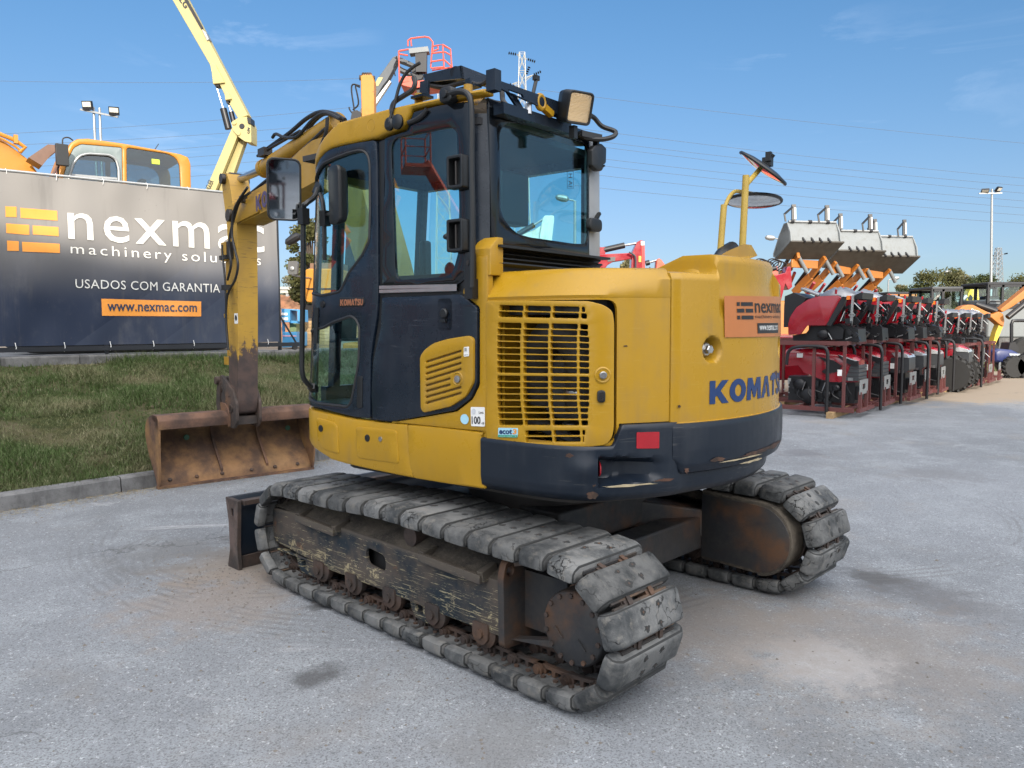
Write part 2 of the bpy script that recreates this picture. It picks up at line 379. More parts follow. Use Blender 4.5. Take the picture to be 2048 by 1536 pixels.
# ================================================================== THE SETTING
def asphalt():
    m = NT('pale_asphalt'); n1 = m.noise(.35, 6, .6); n2 = m.noise(2.4, 7, .65); sp = m.noise(135, 3, .65); sp2 = m.noise(52, 5, .75)
    c = m.mix(m.ramp(n1, .32, .68), (.158, .170, .184), (.215, .230, .250)); c = m.mix(m.ramp(n2, .42, .72, 0, .55), c, (.285, .308, .328))
    c = m.mix(m.ramp(sp, .36, .52, .8, 0), c, (.085, .085, .088)); c = m.mix(m.ramp(sp2, .58, .66, 0, .75), c, (.45, .47, .49))
    sand = m.noise(.9, 5, .6); c = m.mix(m.ramp(sand, .55, .75, 0, .4), c, (.235, .205, .17))
    wisp = m.noise(1.6, 7, .7, (1, .22, 1), .8, (0, 0, .9)); c = m.mix(m.ramp(wisp, .56, .70, 0, .42), c, (.17, .165, .165))
    wisp2 = m.noise(1.3, 8, .72, (.3, 1, 1), 1.2, (0, 0, .6)); c = m.mix(m.ramp(wisp2, .60, .72, 0, .5), c, (.43, .43, .44))
    edge = m.noise(5, 5, .7)
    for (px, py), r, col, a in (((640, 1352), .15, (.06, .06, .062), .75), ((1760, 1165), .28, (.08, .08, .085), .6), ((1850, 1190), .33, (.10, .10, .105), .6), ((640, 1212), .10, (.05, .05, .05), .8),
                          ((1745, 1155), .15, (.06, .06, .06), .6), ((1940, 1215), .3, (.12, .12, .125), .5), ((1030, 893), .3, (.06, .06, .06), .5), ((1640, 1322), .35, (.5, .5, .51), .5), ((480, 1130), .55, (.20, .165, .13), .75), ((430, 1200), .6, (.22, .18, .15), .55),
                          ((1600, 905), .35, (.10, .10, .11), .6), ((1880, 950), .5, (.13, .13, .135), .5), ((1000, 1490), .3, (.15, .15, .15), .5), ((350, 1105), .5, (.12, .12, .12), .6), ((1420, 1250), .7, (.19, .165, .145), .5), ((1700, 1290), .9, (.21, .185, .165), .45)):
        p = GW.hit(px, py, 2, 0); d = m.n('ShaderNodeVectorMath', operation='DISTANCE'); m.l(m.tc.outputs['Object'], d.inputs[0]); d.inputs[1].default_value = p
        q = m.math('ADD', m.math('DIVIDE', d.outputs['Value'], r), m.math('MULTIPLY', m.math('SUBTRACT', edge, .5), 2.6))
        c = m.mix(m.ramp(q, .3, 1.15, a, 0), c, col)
    far = m.n('ShaderNodeSeparateXYZ'); m.l(m.tc.outputs['Object'], far.inputs[0])
    fy = m.math('ADD', m.ramp(far.outputs[1], 12.0, 17.5), m.math('MULTIPLY', m.math('SUBTRACT', n2, .5), 1.2)); c = m.mix(m.ramp(fy, .35, .75, 0, .9), c, (.25, .20, .145))
    for (px, py), r0, r1 in (((560, 1090), .75, 1.15), ((900, 1010), 2.55, 2.95), ((1500, 1000), 1.9, 2.2)):      # faint curved track marks
        p = GW.hit(px, py, 2, 0); d = m.n('ShaderNodeVectorMath', operation='DISTANCE'); m.l(m.tc.outputs['Object'], d.inputs[0]); d.inputs[1].default_value = p
        q = m.math('ADD', d.outputs['Value'], m.math('MULTIPLY', m.math('SUBTRACT', edge, .5), .04)); band = m.math('MULTIPLY', m.ramp(q, r0, r0 + .06), m.ramp(q, r1 - .06, r1, 1, 0)); s_ = m.math('SINE', m.math('MULTIPLY', q, 95.0), 0); band = m.math('MULTIPLY', band, m.math('MULTIPLY', m.ramp(s_, -.2, .9), m.ramp(wisp, .42, .58))); c = m.mix(m.math('MULTIPLY', band, .42), c, (.11, .11, .11))
    cr = m.n('ShaderNodeTexVoronoi', feature='DISTANCE_TO_EDGE'); cr.inputs['Scale'].default_value = .55
    wv = m.n('ShaderNodeVectorMath', operation='ADD'); nz3 = m.n('ShaderNodeTexNoise'); nz3.inputs['Scale'].default_value = 2.5; nz3.inputs['Detail'].default_value = 7; m.l(m.co.outputs[0], nz3.inputs['Vector']); m.l(m.co.outputs[0], wv.inputs[0]); m.l(nz3.outputs['Color'], wv.inputs[1]); m.l(wv.outputs[0], cr.inputs['Vector'])
    gate = m.noise(.4, 2); crk = m.math('MULTIPLY', m.ramp(cr.outputs['Distance'], .002, .008, 1, 0), m.ramp(gate, .55, .62)); c = m.mix(m.math('MULTIPLY', crk, .5), c, (.06, .06, .06))
    m.bsdf(c, .85, 0, m.math('ADD', m.math('MULTIPLY', sp, .7), m.math('ADD', sp2, m.math('MULTIPLY', n2, 1.5))), .5, .006, .3); return m.m
M['asphalt'] = asphalt()
def concrete(name, col, sc=6):
    m = NT(name); a = m.noise(sc, 8, .65); b = m.noise(sc * 12, 4, .7); v = m.noise(sc * .6, 5, .6, (3, 3, .4)); c = m.mix(m.ramp(a, .35, .7), col, tuple(x * .55 for x in col)); c = m.mix(m.ramp(v, .5, .7, 0, .6), c, tuple(x * .35 for x in col))
    c = m.mix(m.ramp(b, .3, .42, .5, 0), c, (.04, .04, .04)); m.bsdf(c, .9, 0, m.math('ADD', a, b), .5, .008, .2); return m.m
M['concrete'] = concrete('weathered_concrete', (.15, .148, .145)); M['kerb'] = concrete('kerb_concrete', (.17, .17, .172), 5)
M['soil'] = None
def soil():
    m = NT('turf_soil'); a = m.noise(1.3, 6, .65); b = m.noise(9, 6, .7); c = m.mix(m.ramp(a, .4, .62), (.032, .042, .016), (.11, .095, .06)); c = m.mix(m.ramp(b, .4, .7, 0, .7), c, (.075, .075, .03)); m.bsdf(c, .95, 0, m.noise(40, 5, .7), .9, .03, .1); return m.m
M['soil'] = soil()
def grassm():
    m = NT('grass_blades'); a = m.noise(.75, 5, .62); b = m.noise(14, 5, .7); k = m.noise(55, 2)
    c = m.mix(m.ramp(a, .44, .66), (.070, .108, .034), (.20, .185, .105)); c = m.mix(m.ramp(b, .50, .70, 0, .8), c, (.34, .31, .21)); c = m.mix(m.ramp(k, .4, .7, 0, .6), c, (.035, .075, .014))
    p = m.bsdf(c, .7, spec=.2); tr = m.n('ShaderNodeBsdfTranslucent'); m.l(c, tr.inputs[0]); mm = m.n('ShaderNodeMixShader'); mm.inputs[0].default_value = .25; m.l(p.outputs[0], mm.inputs[1]); m.l(tr.outputs[0], mm.inputs[2]); m.l(mm.outputs[0], m.out.inputs[0]); return m.m
M['grass'] = grassm()

# ground, one sheet to the horizon
b = MB(); xs = [-900, -60, -12, 0, 12, 30, 60, 900]; ys = [-300, -30, -2, 4, 10, 20, 40, 1500]
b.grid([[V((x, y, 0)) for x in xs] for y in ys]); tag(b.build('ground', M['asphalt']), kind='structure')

KL = lambda t: V((-4.31 + .66 * t, 6.375 + .752 * t, 0)); KN = V((-.752, .66, 0))
WL = lambda t: V((-7.28 + .788 * t, 11 + .616 * t, 0)); WN = V((-.616, .788, 0))
b = MB(); t = -7.0
while t < 9.5:                                                     # kerb stones, a metre each
    a0, a1 = KL(t + .006), KL(t + .994); prof = [(0, -.02), (.012, .125), (.03, .145), (.13, .145), (.13, -.02)]; n = len(prof)
    b.add([p + KN * r + V((0, 0, z)) for p in (a0, a1) for r, z in prof], [(i, i + 1, n + i + 1, n + i) for i in range(n - 1)] + [tuple(range(n)), tuple(range(2 * n - 1, n - 1, -1))]); t += 1.0
tag(b.build('kerb', M['kerb']), kind='structure')

def bump(x, y): return .05 * math.sin(x * 1.7 + y * .9) + .035 * math.sin(x * 3.1 - y * 2.3 + 1) + .02 * math.sin(y * 5.3 + x * 4.1)
def slope_pt(t, r):
    a = KL(t) + KN * .12; w = WL(t * 1.02 - .3) - WN * .0; p = a * (1 - r) + w * r
    z = .10 + .90 * (max(0, r) ** .92) + bump(p.x, p.y) * min(1, r * 5) * min(1, (1 - r) * 6 + .4); return V((p.x, p.y, z))
b = MB(); b.grid([[slope_pt(-7 + 17 * i / 90, r / 40) for r in range(41)] for i in range(91)]); tag(b.build('grass_bank', M['soil'], recalc=False), kind='structure')
rng = np.random.default_rng(3)
N = 150000; tt = rng.uniform(-3.4, 8.2, N); rr = rng.uniform(-.012, 1.0, N); rr = np.sign(rr) * np.abs(rr) ** 1.2
gv = np.zeros((N * 3, 3)); 
P0 = np.array([slope_pt(a, c)[:] for a, c in zip(tt, rr)])
clump = .5 + .5 * np.sin(P0[:, 0] * 2.1 + np.sin(P0[:, 1] * 1.7) * 2) * np.sin(P0[:, 1] * 2.6 + 1)
hgt = rng.uniform(.03, .09, N) * (.7 + .9 * clump); hgt[rr > .93] *= 1.6
bare = np.sin(P0[:, 0] * 1.3 + 2 * np.sin(P0[:, 1] * .9 + 1)) + np.sin(P0[:, 1] * 1.9 - P0[:, 0] * .8) + .5 * np.sin(P0[:, 0] * 5.1) * np.sin(P0[:, 1] * 4.3)
hgt *= np.where(bare > 1.15, rng.uniform(.15, .5, N), 1.0)
ang = rng.uniform(0, 6.283, N); lean = rng.uniform(.2, 1.6, N) * hgt; wd = rng.uniform(.003, .0075, N)
dx, dy = np.cos(ang), np.sin(ang)
gv[0::3] = P0 + np.stack([-dy * wd, dx * wd, np.full(N, -.01)], 1); gv[1::3] = P0 + np.stack([dy * wd, -dx * wd, np.full(N, -.01)], 1); gv[2::3] = P0 + np.stack([dx * lean, dy * lean, hgt], 1)
def tri_mesh(name, verts, mat):
    me = bpy.data.meshes.new(name); n = len(verts); me.vertices.add(n); me.vertices.foreach_set('co', verts.astype(np.float32).ravel()); me.loops.add(n); me.loops.foreach_set('vertex_index', np.arange(n, dtype=np.int32))
    me.polygons.add(n // 3); me.polygons.foreach_set('loop_start', np.arange(0, n, 3, dtype=np.int32)); me.update(calc_edges=True); me.materials.append(mat)
    o = bpy.data.objects.new(name, me); C.objects.link(o); return o
tag(tri_mesh('grass', gv, M['grass']), 'short patchy green and straw grass on the bank below the banner', 'grass', kind='stuff')
# dry clippings and grit along the kerb foot and by the bucket
N = 5200; tt = rng.uniform(-3, 6, N); off = -np.abs(rng.normal(0, .16, N)); P0 = np.array([(KL(a) + KN * float(c))[:] for a, c in zip(tt, off)]); P0[:, 2] = rng.uniform(.003, .012, N)
ang = rng.uniform(0, 6.283, N); ln = rng.uniform(.01, .05, N); dx, dy = np.cos(ang), np.sin(ang); gv = np.zeros((N * 3, 3)); gv[0::3] = P0; gv[1::3] = P0 + np.stack([-dy * .004, dx * .004, ln * 0 + .002], 1); gv[2::3] = P0 + np.stack([dx * ln, dy * ln, rng.uniform(0, .01, N)], 1)
M['straw'] = plain('dry_straw', (.26, .21, .12), .9, 0, .6); tag(tri_mesh('dry_clippings', gv, M['straw']), 'dry grass clippings strewn on the asphalt along the kerb', 'clippings', kind='stuff')
b = MB()
def stone(p, r):
    vs = [V(p) + V((RND.uniform(.6, 1.1) * x * r, RND.uniform(.6, 1.1) * y * r, RND.uniform(.5, .8) * z * r)) for x, y, z in ((1, 0, 0), (0, 1, 0), (-1, 0, 0), (0, -1, 0), (0, 0, 1))]
    b.add(vs, [(0, 1, 4), (1, 2, 4), (2, 3, 4), (3, 0, 4)])
for k in range(900):
    q = RND.random()
    if q < .35: p = KL(RND.uniform(-3, 7)) + KN * -abs(RND.gauss(0, .5))
    elif q < .7: p = GW.hit(RND.gauss(430, 80), RND.gauss(1160, 40), 2, 0)
    else: p = GW.hit(RND.uniform(0, 2048), 900 + 620 * RND.random() ** .5, 2, 0)
    stone((p.x, p.y, 0), RND.uniform(.003, .011) * (1.7 if RND.random() < .06 else 1))
tag(b.build('grit', plain('grit_stone', (.16, .145, .13), .9, 0, .6)), 'loose grit and small stones scattered over the asphalt', 'grit', kind='stuff')
b = MB()
for k in range(70):
    p = GW.hit(RND.gauss(455, 45), RND.gauss(1165, 22), 2, 0); stone((p.x, p.y, 0), RND.uniform(.004, .014))
tag(b.build('fallen_mud', plain('fallen_mud_crumb', (.17, .15, .13), .95, 0, .5)), 'crumbs of dry mud fallen in front of the near track', 'mud', kind='stuff')

# raised yard behind the retaining wall
b = MB(); q = [WL(-14) + WN * .2, WL(9.5) + WN * .2, V((-1, 60, 0)), V((-90, 60, 0)), V((-60, -10, 0))]; b.add([V((p.x, p.y, 1.08)) for p in q], [tuple(range(len(q)))])
tag(b.build('raised_yard', M['asphalt']), kind='structure')
b = MB(); prof = [(0, .3), (0, 1.09), (.02, 1.11), (.22, 1.11), (.22, .3)]; n = len(prof)
for k in range(-14, 10):
    a0, a1 = WL(k + .004), WL(k + .996); b.add([p + WN * r + V((0, 0, z)) for p in (a0, a1) for r, z in prof], [(i, i + 1, n + i + 1, n + i) for i in range(n - 1)] + [tuple(range(n)), tuple(range(2 * n - 1, n - 1, -1))])
tag(b.build('retaining_wall', M['concrete']), 'low grey concrete retaining wall along the top of the grass bank', 'wall')

# ---- banner on its frame
BW = Frame(WL(0) + WN * .12, math.degrees(math.atan2(.616, .788)))      # x along the banner, z up
def bhit(x, y): p = BW.hit(x, y, 1, 0); return p.x, p.z
bx1 = bhit(556, 560)[0]; bx0 = -3.2; bz0 = bhit(300, 688)[1]; bz1 = bhit(300, 373)[1]
def bwav(x, z):
    e = min(1, max(0, (3.72 - z) / .5)); 
    tie = .010 * abs(math.sin(math.pi * (x - bx0 - .3) / .62)) * (math.exp(-(bz1 - z) / .22) + math.exp(-(z - bz0) / .22))
    return tie + .020 * math.sin(x * 1.9 + z * 2.2) + .011 * math.sin(x * 5.1 - z * 3.7 + 1) + .006 * math.sin(x * 11.3 + 2.1 * math.sin(z * 2.3)) + .006 * math.sin((x * .8 + z) * 8) * (1 - e * .6) + .010 * math.exp(-((x - 4.15) / .3) ** 2) * math.sin(x * 21 + z * 2)
def bpt(x, z, d=0.0): return V((x, -bwav(x, z) - d, z))
def bannerm():
    m = NT('printed_banner_vinyl'); s = m.n('ShaderNodeSeparateXYZ'); m.l(m.tc.outputs['Object'], s.inputs[0]); z = s.outputs[2]; x = s.outputs[0]
    c = m.mix(m.ramp(z, bz0 + .55, bz1 - .55), (.012, .020, .042), (.20, .19, .178))
    dg = m.math('SUBTRACT', m.math('MULTIPLY', x, .75), z)                       # printed diagonal bands
    for q in (-.55, .35, 1.3): c = m.mix(m.ramp(dg, q, q + .012, 0, .12), c, (.10, .115, .15))
    n = m.noise(3, 6, .6, (1, 1, .5)); c = m.mix(m.ramp(n, .5, .8, 0, .25), c, (.2, .19, .18)); st = m.noise(3.5, 5, .6, (2.5, 1, .22)); c = m.mix(m.ramp(st, .52, .72, 0, .22), c, (.09, .085, .08)); sp = m.noise(22, 3, .6); c = m.mix(m.ramp(sp, .70, .74, 0, .4), c, (.08, .07, .06))
    m.bsdf(c, .6, spec=.25); return m.m
M['banner'] = bannerm(); M['bwhite'] = plain('banner_white_print', (.60, .59, .55), .45, 0, .08); M['borange'] = plain('banner_orange_print', (.72, .27, .035), .45, 0, .08); M['bnavy'] = plain('banner_navy_print', (.02, .03, .06), .45, 0, .05)
bn = tag(empty('banner', BW.o, rad(BW.deg)), 'large grey to navy printed banner laced to a frame above the grass bank', 'banner')
b = MB(); nx, nzr = 150, 44
b.grid([[bpt(bx0 + (bx1 - bx0) * i / nx, bz0 + (bz1 - bz0) * k / nzr) for k in range(nzr + 1)] for i in range(nx + 1)])
def bquad(c):
    h = [bhit(*p) for p in c]
    def f(x, y):
        a, b_, c_, d_ = (V(p) for p in h); q = (a * (1 - x) + b_ * x) * (1 - y) + (d_ * (1 - x) + c_ * x) * y; return bpt(q.x, q.y, .013)
    return f
def bbox(c, mi, d=.003):
    h = bquad(c); b.grid([[h(i / 16, k / 6) + V((0, .0065, 0)) for k in range(7)] for i in range(17)], mi)
write(b, 'nexmac', bquad(((136, 478.5), (528, 506), (526, 454), (134, 425))), 1, bold=.004, space=1.15)
write(b, 'machinery solutions', bquad(((141, 513.5), (522, 537), (521, 511), (140, 487))), 1, bold=-.003, space=1.28)
write(b, 'USADOS COM GARANTIA', bquad(((151, 576), (440, 585.5), (439.5, 568.5), (150.5, 558))), 1, space=1.06)
bbox(((203.5, 631.5), (402, 633), (402, 603), (202, 597.5)), 2)
write(b, 'www.nexmac.com', bquad(((214, 622.5), (393, 624), (393, 611), (213.5, 607.5))), 3, bold=.016, space=1.03)
for c in (((11, 434), (33, 434.5), (32.5, 414), (10, 413)), ((41, 436), (115, 441.5), (114, 421.5), (40, 416)), ((12.5, 466), (58.5, 470), (58, 450), (12, 447)), ((65.5, 469), (117, 473), (116.5, 454.5), (65, 451)), ((14.5, 501.5), (38, 502), (37.5, 482.5), (14, 481)), ((45, 503), (119, 506.5), (118.5, 488), (44, 483.5))):
    bbox(c, 2)
b.build('banner_sheet', [M['banner'], M['bwhite'], M['borange'], M['bnavy']], bn, smooth=60)
M['galv'] = plain('galvanised_tube', (.32, .33, .33), .45, .6, .3); M['blacktube'] = plain('black_steel_tube', (.015, .017, .022), .4, .3)
b = MB(); b.tube([(bx0, .03, bz1 + .03), (bx1 + .02, .03, bz1 + .03)], .022, 8); b.build('top_rail', M['galv'], bn)
b = MB(); b.bar((bx0, .0, bz0 - .05), (bx1 + .35, .0, bz0 - .05), .05, .07); b.build('bottom_rail', M['blacktube'], bn)
for x in (bx0, -.9, 1.4, bx1 + .02):
    b = MB(); b.bar((x, .05, 1.11 - BW.o.z), (x, .05, bz1 + .05), .05, .05, (1, 0, 0)); b.build('post', M['blacktube'], bn)
b = MB(); b.bar((bx1 + .03, .03, bz0 + .45), (bx1 + .33, .03, bz0 - .05), .025, .025); b.build('brace', M['blacktube'], bn)
b = MB(); b.cyl((bx1 + .28, -.01, 1.155), (bx1 + .28, .03, 1.155), .045, n=14); b.bar((bx1 + .28, .01, 1.16), (bx1 + .28, .01, bz0 - .06), .03, .03, (1, 0, 0)); b.build('caster', M['darksteel'], bn)
x = bx0 + .3
while x < bx1:
    b = MB(); b.tube([(x, -.012, bz1 - .045), (x + .01, -.02, bz1 + .02), (x, .03, bz1 + .056)], .004, 5); b.build('lacing_cord', M['white'], bn); b = MB(); b.tube([(x, -.02, bz0 + .05), (x + .01, -.03, bz0 - .02), (x, 0, bz0 - .09)], .006, 5); b.build('lacing_cord', M['white'], bn); x += .62

# ---- the long hall behind the photographer, whose shadow lies over the yard
def cladding():
    m = NT('ribbed_cladding'); w = m.n('ShaderNodeTexWave', wave_type='BANDS', bands_direction='X'); w.inputs['Scale'].default_value = 3.0; m.l(m.tc.outputs['Object'], w.inputs['Vector']); n = m.noise(.6, 5)
    m.bsdf(m.mix(m.ramp(n, .3, .7), (.52, .52, .5), (.42, .42, .41)), .5, 0, w.outputs['Fac'], .6, .03); return m.m
M['clad'] = cladding(); M['door'] = plain('roller_door_grey', (.2, .21, .23), .5); M['roofm'] = plain('roof_sheet', (.2, .2, .21), .5)
hall = tag(empty('hall', (0, -34, 0)), 'long pale ribbed hall standing behind the photographer', 'building')
HZ = 18.75; b = MB(); b.box((9, -10, HZ / 2), (24, 20, HZ)); b.build('wall', M['clad'], hall)
b = MB(); b.box((27, -10, 7.0), (12, 20, 14.0)); b.build('annex', M['clad'], hall)
b = MB(); b.box((9, -10, HZ + .06), (24.4, 20.4, .12)); b.build('roof', M['roofm'], hall)
for x in (0, 8, 16):
    b = MB(); b.box((x, .03, 2.4), (4.6, .06, 4.8)); [b.box((x, .07, .3 + k * .5), (4.4, .03, .06)) for k in range(9)]; b.build('roller_door', M['door'], hall)
b = MB(); b.box((3, .05, 6.6), (4.2, .1, 1.3)); write(b, 'AIRO', quad((4.6, .104, 6.2), (1.4, .104, 6.2), (1.4, .104, 7.0), (4.6, .104, 7.0)), 1, bold=.02); b.build('sign', [M['white'], M['ink']], hall)
# ================================================================== THE EXCAVATOR
ex = tag(empty('mini_excavator', UF.o, rad(UF.deg)), 'large yellow and navy crawler excavator on worn rubber-padded tracks filling the foreground', 'excavator')
RT = rad(TF.deg - UF.deg)
M['pad'] = None
def padm():
    m = NT('worn_track_rubber'); a = m.noise(5, 8, .65); b = m.noise(16, 6, .7); c = m.mix(m.ramp(a, .34, .62), (.042, .046, .049), (.155, .157, .155)); c = m.mix(m.ramp(b, .52, .7, 0, .5), c, (.22, .205, .18))
    rnd = m.ramp(m.oi.outputs['Random'], 0, 1, .68, 1.05); h = m.n('ShaderNodeVectorMath', operation='SCALE'); m.l(c, h.inputs[0]); m.l(rnd, h.inputs['Scale']); c = h.outputs[0]
    v = m.n('ShaderNodeTexVoronoi', feature='DISTANCE_TO_EDGE'); v.inputs['Scale'].default_value = 14; nn = m.n('ShaderNodeTexNoise'); nn.inputs['Scale'].default_value = 14; nn.inputs['Detail'].default_value = 6; m.l(m.co.outputs[0], nn.inputs['Vector'])
    ad = m.n('ShaderNodeVectorMath', operation='MULTIPLY_ADD'); ad.inputs[1].default_value = (.13, .13, .13); m.l(nn.outputs['Color'], ad.inputs[0]); m.l(m.co.outputs[0], ad.inputs[2]); m.l(ad.outputs[0], v.inputs['Vector'])
    g = m.noise(3.4, 4, .6); ck = m.math('MULTIPLY', m.ramp(v.outputs['Distance'], .0, .03, 1, 0), m.ramp(g, .52, .64)); c = m.mix(m.math('MULTIPLY', ck, .92), c, (.012, .012, .012))
    m.bsdf(c, .82, 0, m.math('SUBTRACT', m.math('ADD', b, m.math('MULTIPLY', a, 2)), m.math('MULTIPLY', ck, 4)), .8, .008, .25); return m.m
M['pad'] = padm(); M['pit'] = plain('shaded_dirty_rubber', (.026, .027, .027), .85)  # rubber for pits and pad side strips; their shade is in this dark colour
def mudm():
    m = NT('dried_mud_on_steel'); a = m.noise(6, 8, .65); b = m.noise(40, 6, .7); c = m.mix(m.ramp(a, .35, .65), (.105, .09, .072), (.05, .045, .04)); c = m.mix(m.ramp(b, .5, .75, 0, .6), c, (.15, .128, .10)); m.bsdf(c, .95, 0, m.math('ADD', a, m.math('MULTIPLY', b, .6)), .9, .012, .1); return m.m
M['mud'] = mudm()
def framem():
    m = NT('scraped_track_frame'); a = m.noise(3.2, 8, .65); c = m.mix(m.ramp(a, .38, .60), (.012, .021, .030), (.075, .062, .052)); 
    z = m.n('ShaderNodeSeparateXYZ'); m.l(m.tc.outputs['Object'], z.inputs[0])
    low = m.ramp(z.outputs[2], .36, .20)
    for rot, sc, st in (((0, .15, 0), 6, 16), ((0, .5, 0), 5, 24), ((0, 1.5, 0), 9, 12), ((0, -.12, 0), 8, 20)):
        q = m.noise(sc, 5, .65, (1, 1, st), .5, rot); w = m.noise(2.0, 3); th = m.math('SUBTRACT', .665, m.math('MULTIPLY', low, .035))
        c = m.mix(m.math('MULTIPLY', m.math('GREATER_THAN', m.math('ADD', q, m.math('MULTIPLY', w, .10)), m.math('ADD', th, .036)), .75), c, (.36, .31, .19))
    q = m.noise(11, 9, .75); c = m.mix(m.math('MULTIPLY', m.math('GREATER_THAN', m.math('ADD', q, m.math('MULTIPLY', low, .09)), .67), .85), c, (.33, .28, .17))
    q = m.noise(6, 8, .7); c = m.mix(m.ramp(q, .60, .68, 0, .8), c, (.12, .06, .035)); top = m.ramp(z.outputs[2], .405, .43); c = m.mix(m.math('MULTIPLY', top, .85), c, (.085, .072, .058))
    m.bsdf(c, .7, 0, q, .25, .006, .3); return m.m
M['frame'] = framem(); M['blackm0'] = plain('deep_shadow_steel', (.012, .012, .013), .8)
M['rust'] = rusty('brown_rusty_steel', (.075, .05, .04), (.035, .03, .028), (.13, .07, .04), .75)
M['drive'] = rusty('hub_steel', (.045, .042, .040), (.028, .03, .034), (.12, .06, .03), .6, 6)
M['bucket'] = rusty('bucket_rust', (.15, .078, .048), (.065, .042, .034), (.28, .155, .06), .8, 4)
M['bucketin'] = rusty('bucket_inner_rust', (.26, .14, .06), (.10, .062, .045), (.33, .20, .085), .85, 3.2)

# ---------------------------------------------------------------- tracks
SR, SF, RP, ZC, NP = -1.095, 1.047, .256, .320, 38
RR = .256; ZR = ZC - RP + RR                                           # the drive end is a little smaller
def track_path(n=720):
    pts = []
    for i in range(61): q = math.pi / 2 * 3 - math.pi * i / 60; pts.append((SR + RR * math.cos(q), ZR + RR * math.sin(q)))
    for i in range(1, 60):
        t = i / 60; s = SR + (SF - SR) * t; pts.append((s, (ZR + RR) * (1 - t) + (ZC + RP) * t - .012 * (math.sin(math.pi * 2 * t) ** 2) + .030 * math.sin(math.pi * t)))
    for i in range(61): q = math.pi / 2 - math.pi * i / 60; pts.append((SF + RP * math.cos(q), ZC + RP * math.sin(q)))
    for i in range(1, 60): t = i / 60; pts.append((SF + (SR - SF) * t, ZC - RP))
    return pts
TP = track_path(); cl = [0]
for i in range(len(TP)): cl.append(cl[-1] + math.dist(TP[i], TP[(i + 1) % len(TP)]))
def on_path(d):
    d %= cl[-1]
    import bisect
    i = min(bisect.bisect_right(cl, d) - 1, len(TP) - 1); a = TP[i]; b_ = TP[(i + 1) % len(TP)]; f = (d - cl[i]) / max(1e-9, cl[i + 1] - cl[i]); return a[0] + (b_[0] - a[0]) * f, a[1] + (b_[1] - a[1]) * f
PT = cl[-1] / NP
def shoe_mesh(kind):
    """x along the track, y across, z outwards from the chain"""
    b = MB(); hw, hl = .242, PT * .440
    sec = [(-hw + .016, .022), (-hw - .001, .030), (-hw - .003, .070), (-hw + .006, .086), (-hw + .032, .104), (hw - .032, .104), (hw - .006, .086), (hw + .003, .070), (hw + .001, .030), (hw - .016, .022), (.195, .026), (.175, .056), (-.175, .056), (-.195, .026)]
    rows = []
    for x, s, q in ((-hl, .955, .70), (-hl + .004, .98, .86), (-hl + .013, .995, .965), (-hl + .028, 1, 1), (hl - .028, 1, 1), (hl - .013, .995, .965), (hl - .004, .98, .86), (hl, .955, .70)):
        rows.append([V((x, y * s, .05 + (z - .05) * q - .042)) for y, z in sec])
    b.grid(rows[1:7], closed=True); b.grid(rows[:2], 1, closed=True); b.grid(rows[6:], 1, closed=True); n = len(sec); b.add([p for r in (rows[0], rows[-1]) for p in r], [tuple(range(n)), tuple(range(2 * n - 1, n - 1, -1))])  # side strips take the darker rubber so the gaps between pads look shaded
    r = random.Random(kind)
    for sx in (-1, 1):
        for y in (-.055, .055):
            x = sx * .031 + (r.uniform(-.006, .006) if kind else 0); y += r.uniform(-.01, .01) if kind else 0
            if kind == 0: b.lathe([(.0165, 0), (.0150, .0010), (.0, .0004)], (x, y, .0618), (0, 0, 1), 12, 1)
            elif r.random() < .85:
                pts = [(x + r.uniform(.006, .021) * math.cos(q), y + r.uniform(.006, .026) * math.sin(q)) for q in [2 * math.pi * k / 13 for k in range(13)]]
                b.plate(pts, lambda X, Y, d: V((X, Y, d)), .0616, .0626, mi=1); b.cyl((x, y, .062), (x, y, .0636), .006, n=6, mi=3)
    if kind and r.random() < .8:                                   # torn rubber between the pits
        p = [V((r.uniform(-.05, -.02), r.uniform(-.07, .07))), V((r.uniform(-.01, .01), r.uniform(-.07, .07))), V((r.uniform(.02, .055), r.uniform(-.09, .09)))]
        q = spline([V((a.x, a.y, 0)) for a in p], 5); b.grid([[V((a.x, a.y - .0035 * r.uniform(.2, 1.3), .0626)), V((a.x, a.y + .0035 * r.uniform(.2, 1.3), .0626))] for a in q], 1)
    b.box((0, 0, .022), (PT * .99, .36, .012), mi=2)
    for x in (-.035, .035):
        for y in (-.11, .11): b.cyl((x, y, .006), (x, y, .018), .012, n=6, mi=3)
    return b
def link_mesh():
    b = MB()
    for y in (-.075, .075):
        o = rpoly([(-.105, -.028), (.105, -.028), (.115, .0), (.105, .030), (.03, .036), (-.03, .036), (-.105, .030), (-.115, 0)], .012, 3)
        off = .008 if y > 0 else -.008
        b.plate(o, lambda x, z, d: V((x, d, z)), y - .011, y + .011, [rrect(-.055, -.012, -.008, .022, .006, 2), rrect(.010, -.012, .055, .022, .006, 2)], 0)
        for x in (-PT / 2, PT / 2): b.cyl((x, y - .028, 0), (x, y + .028, 0), .026, n=12); b.cyl((x, y - .036 if y < 0 else y + .026, 0), (x, y - .026 if y < 0 else y + .036, 0), .016, n=10, mi=1)
        for x in (-.03, .03): b.cyl((x, y, .012), (x, y, .03), .011, n=6, mi=1)
    return b
M['plate'] = rusty('shoe_plate', (.07, .058, .05), (.04, .04, .042), (.20, .12, .07), .7, 4)
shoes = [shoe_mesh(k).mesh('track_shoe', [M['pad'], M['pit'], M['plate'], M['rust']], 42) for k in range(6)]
lk = link_mesh()
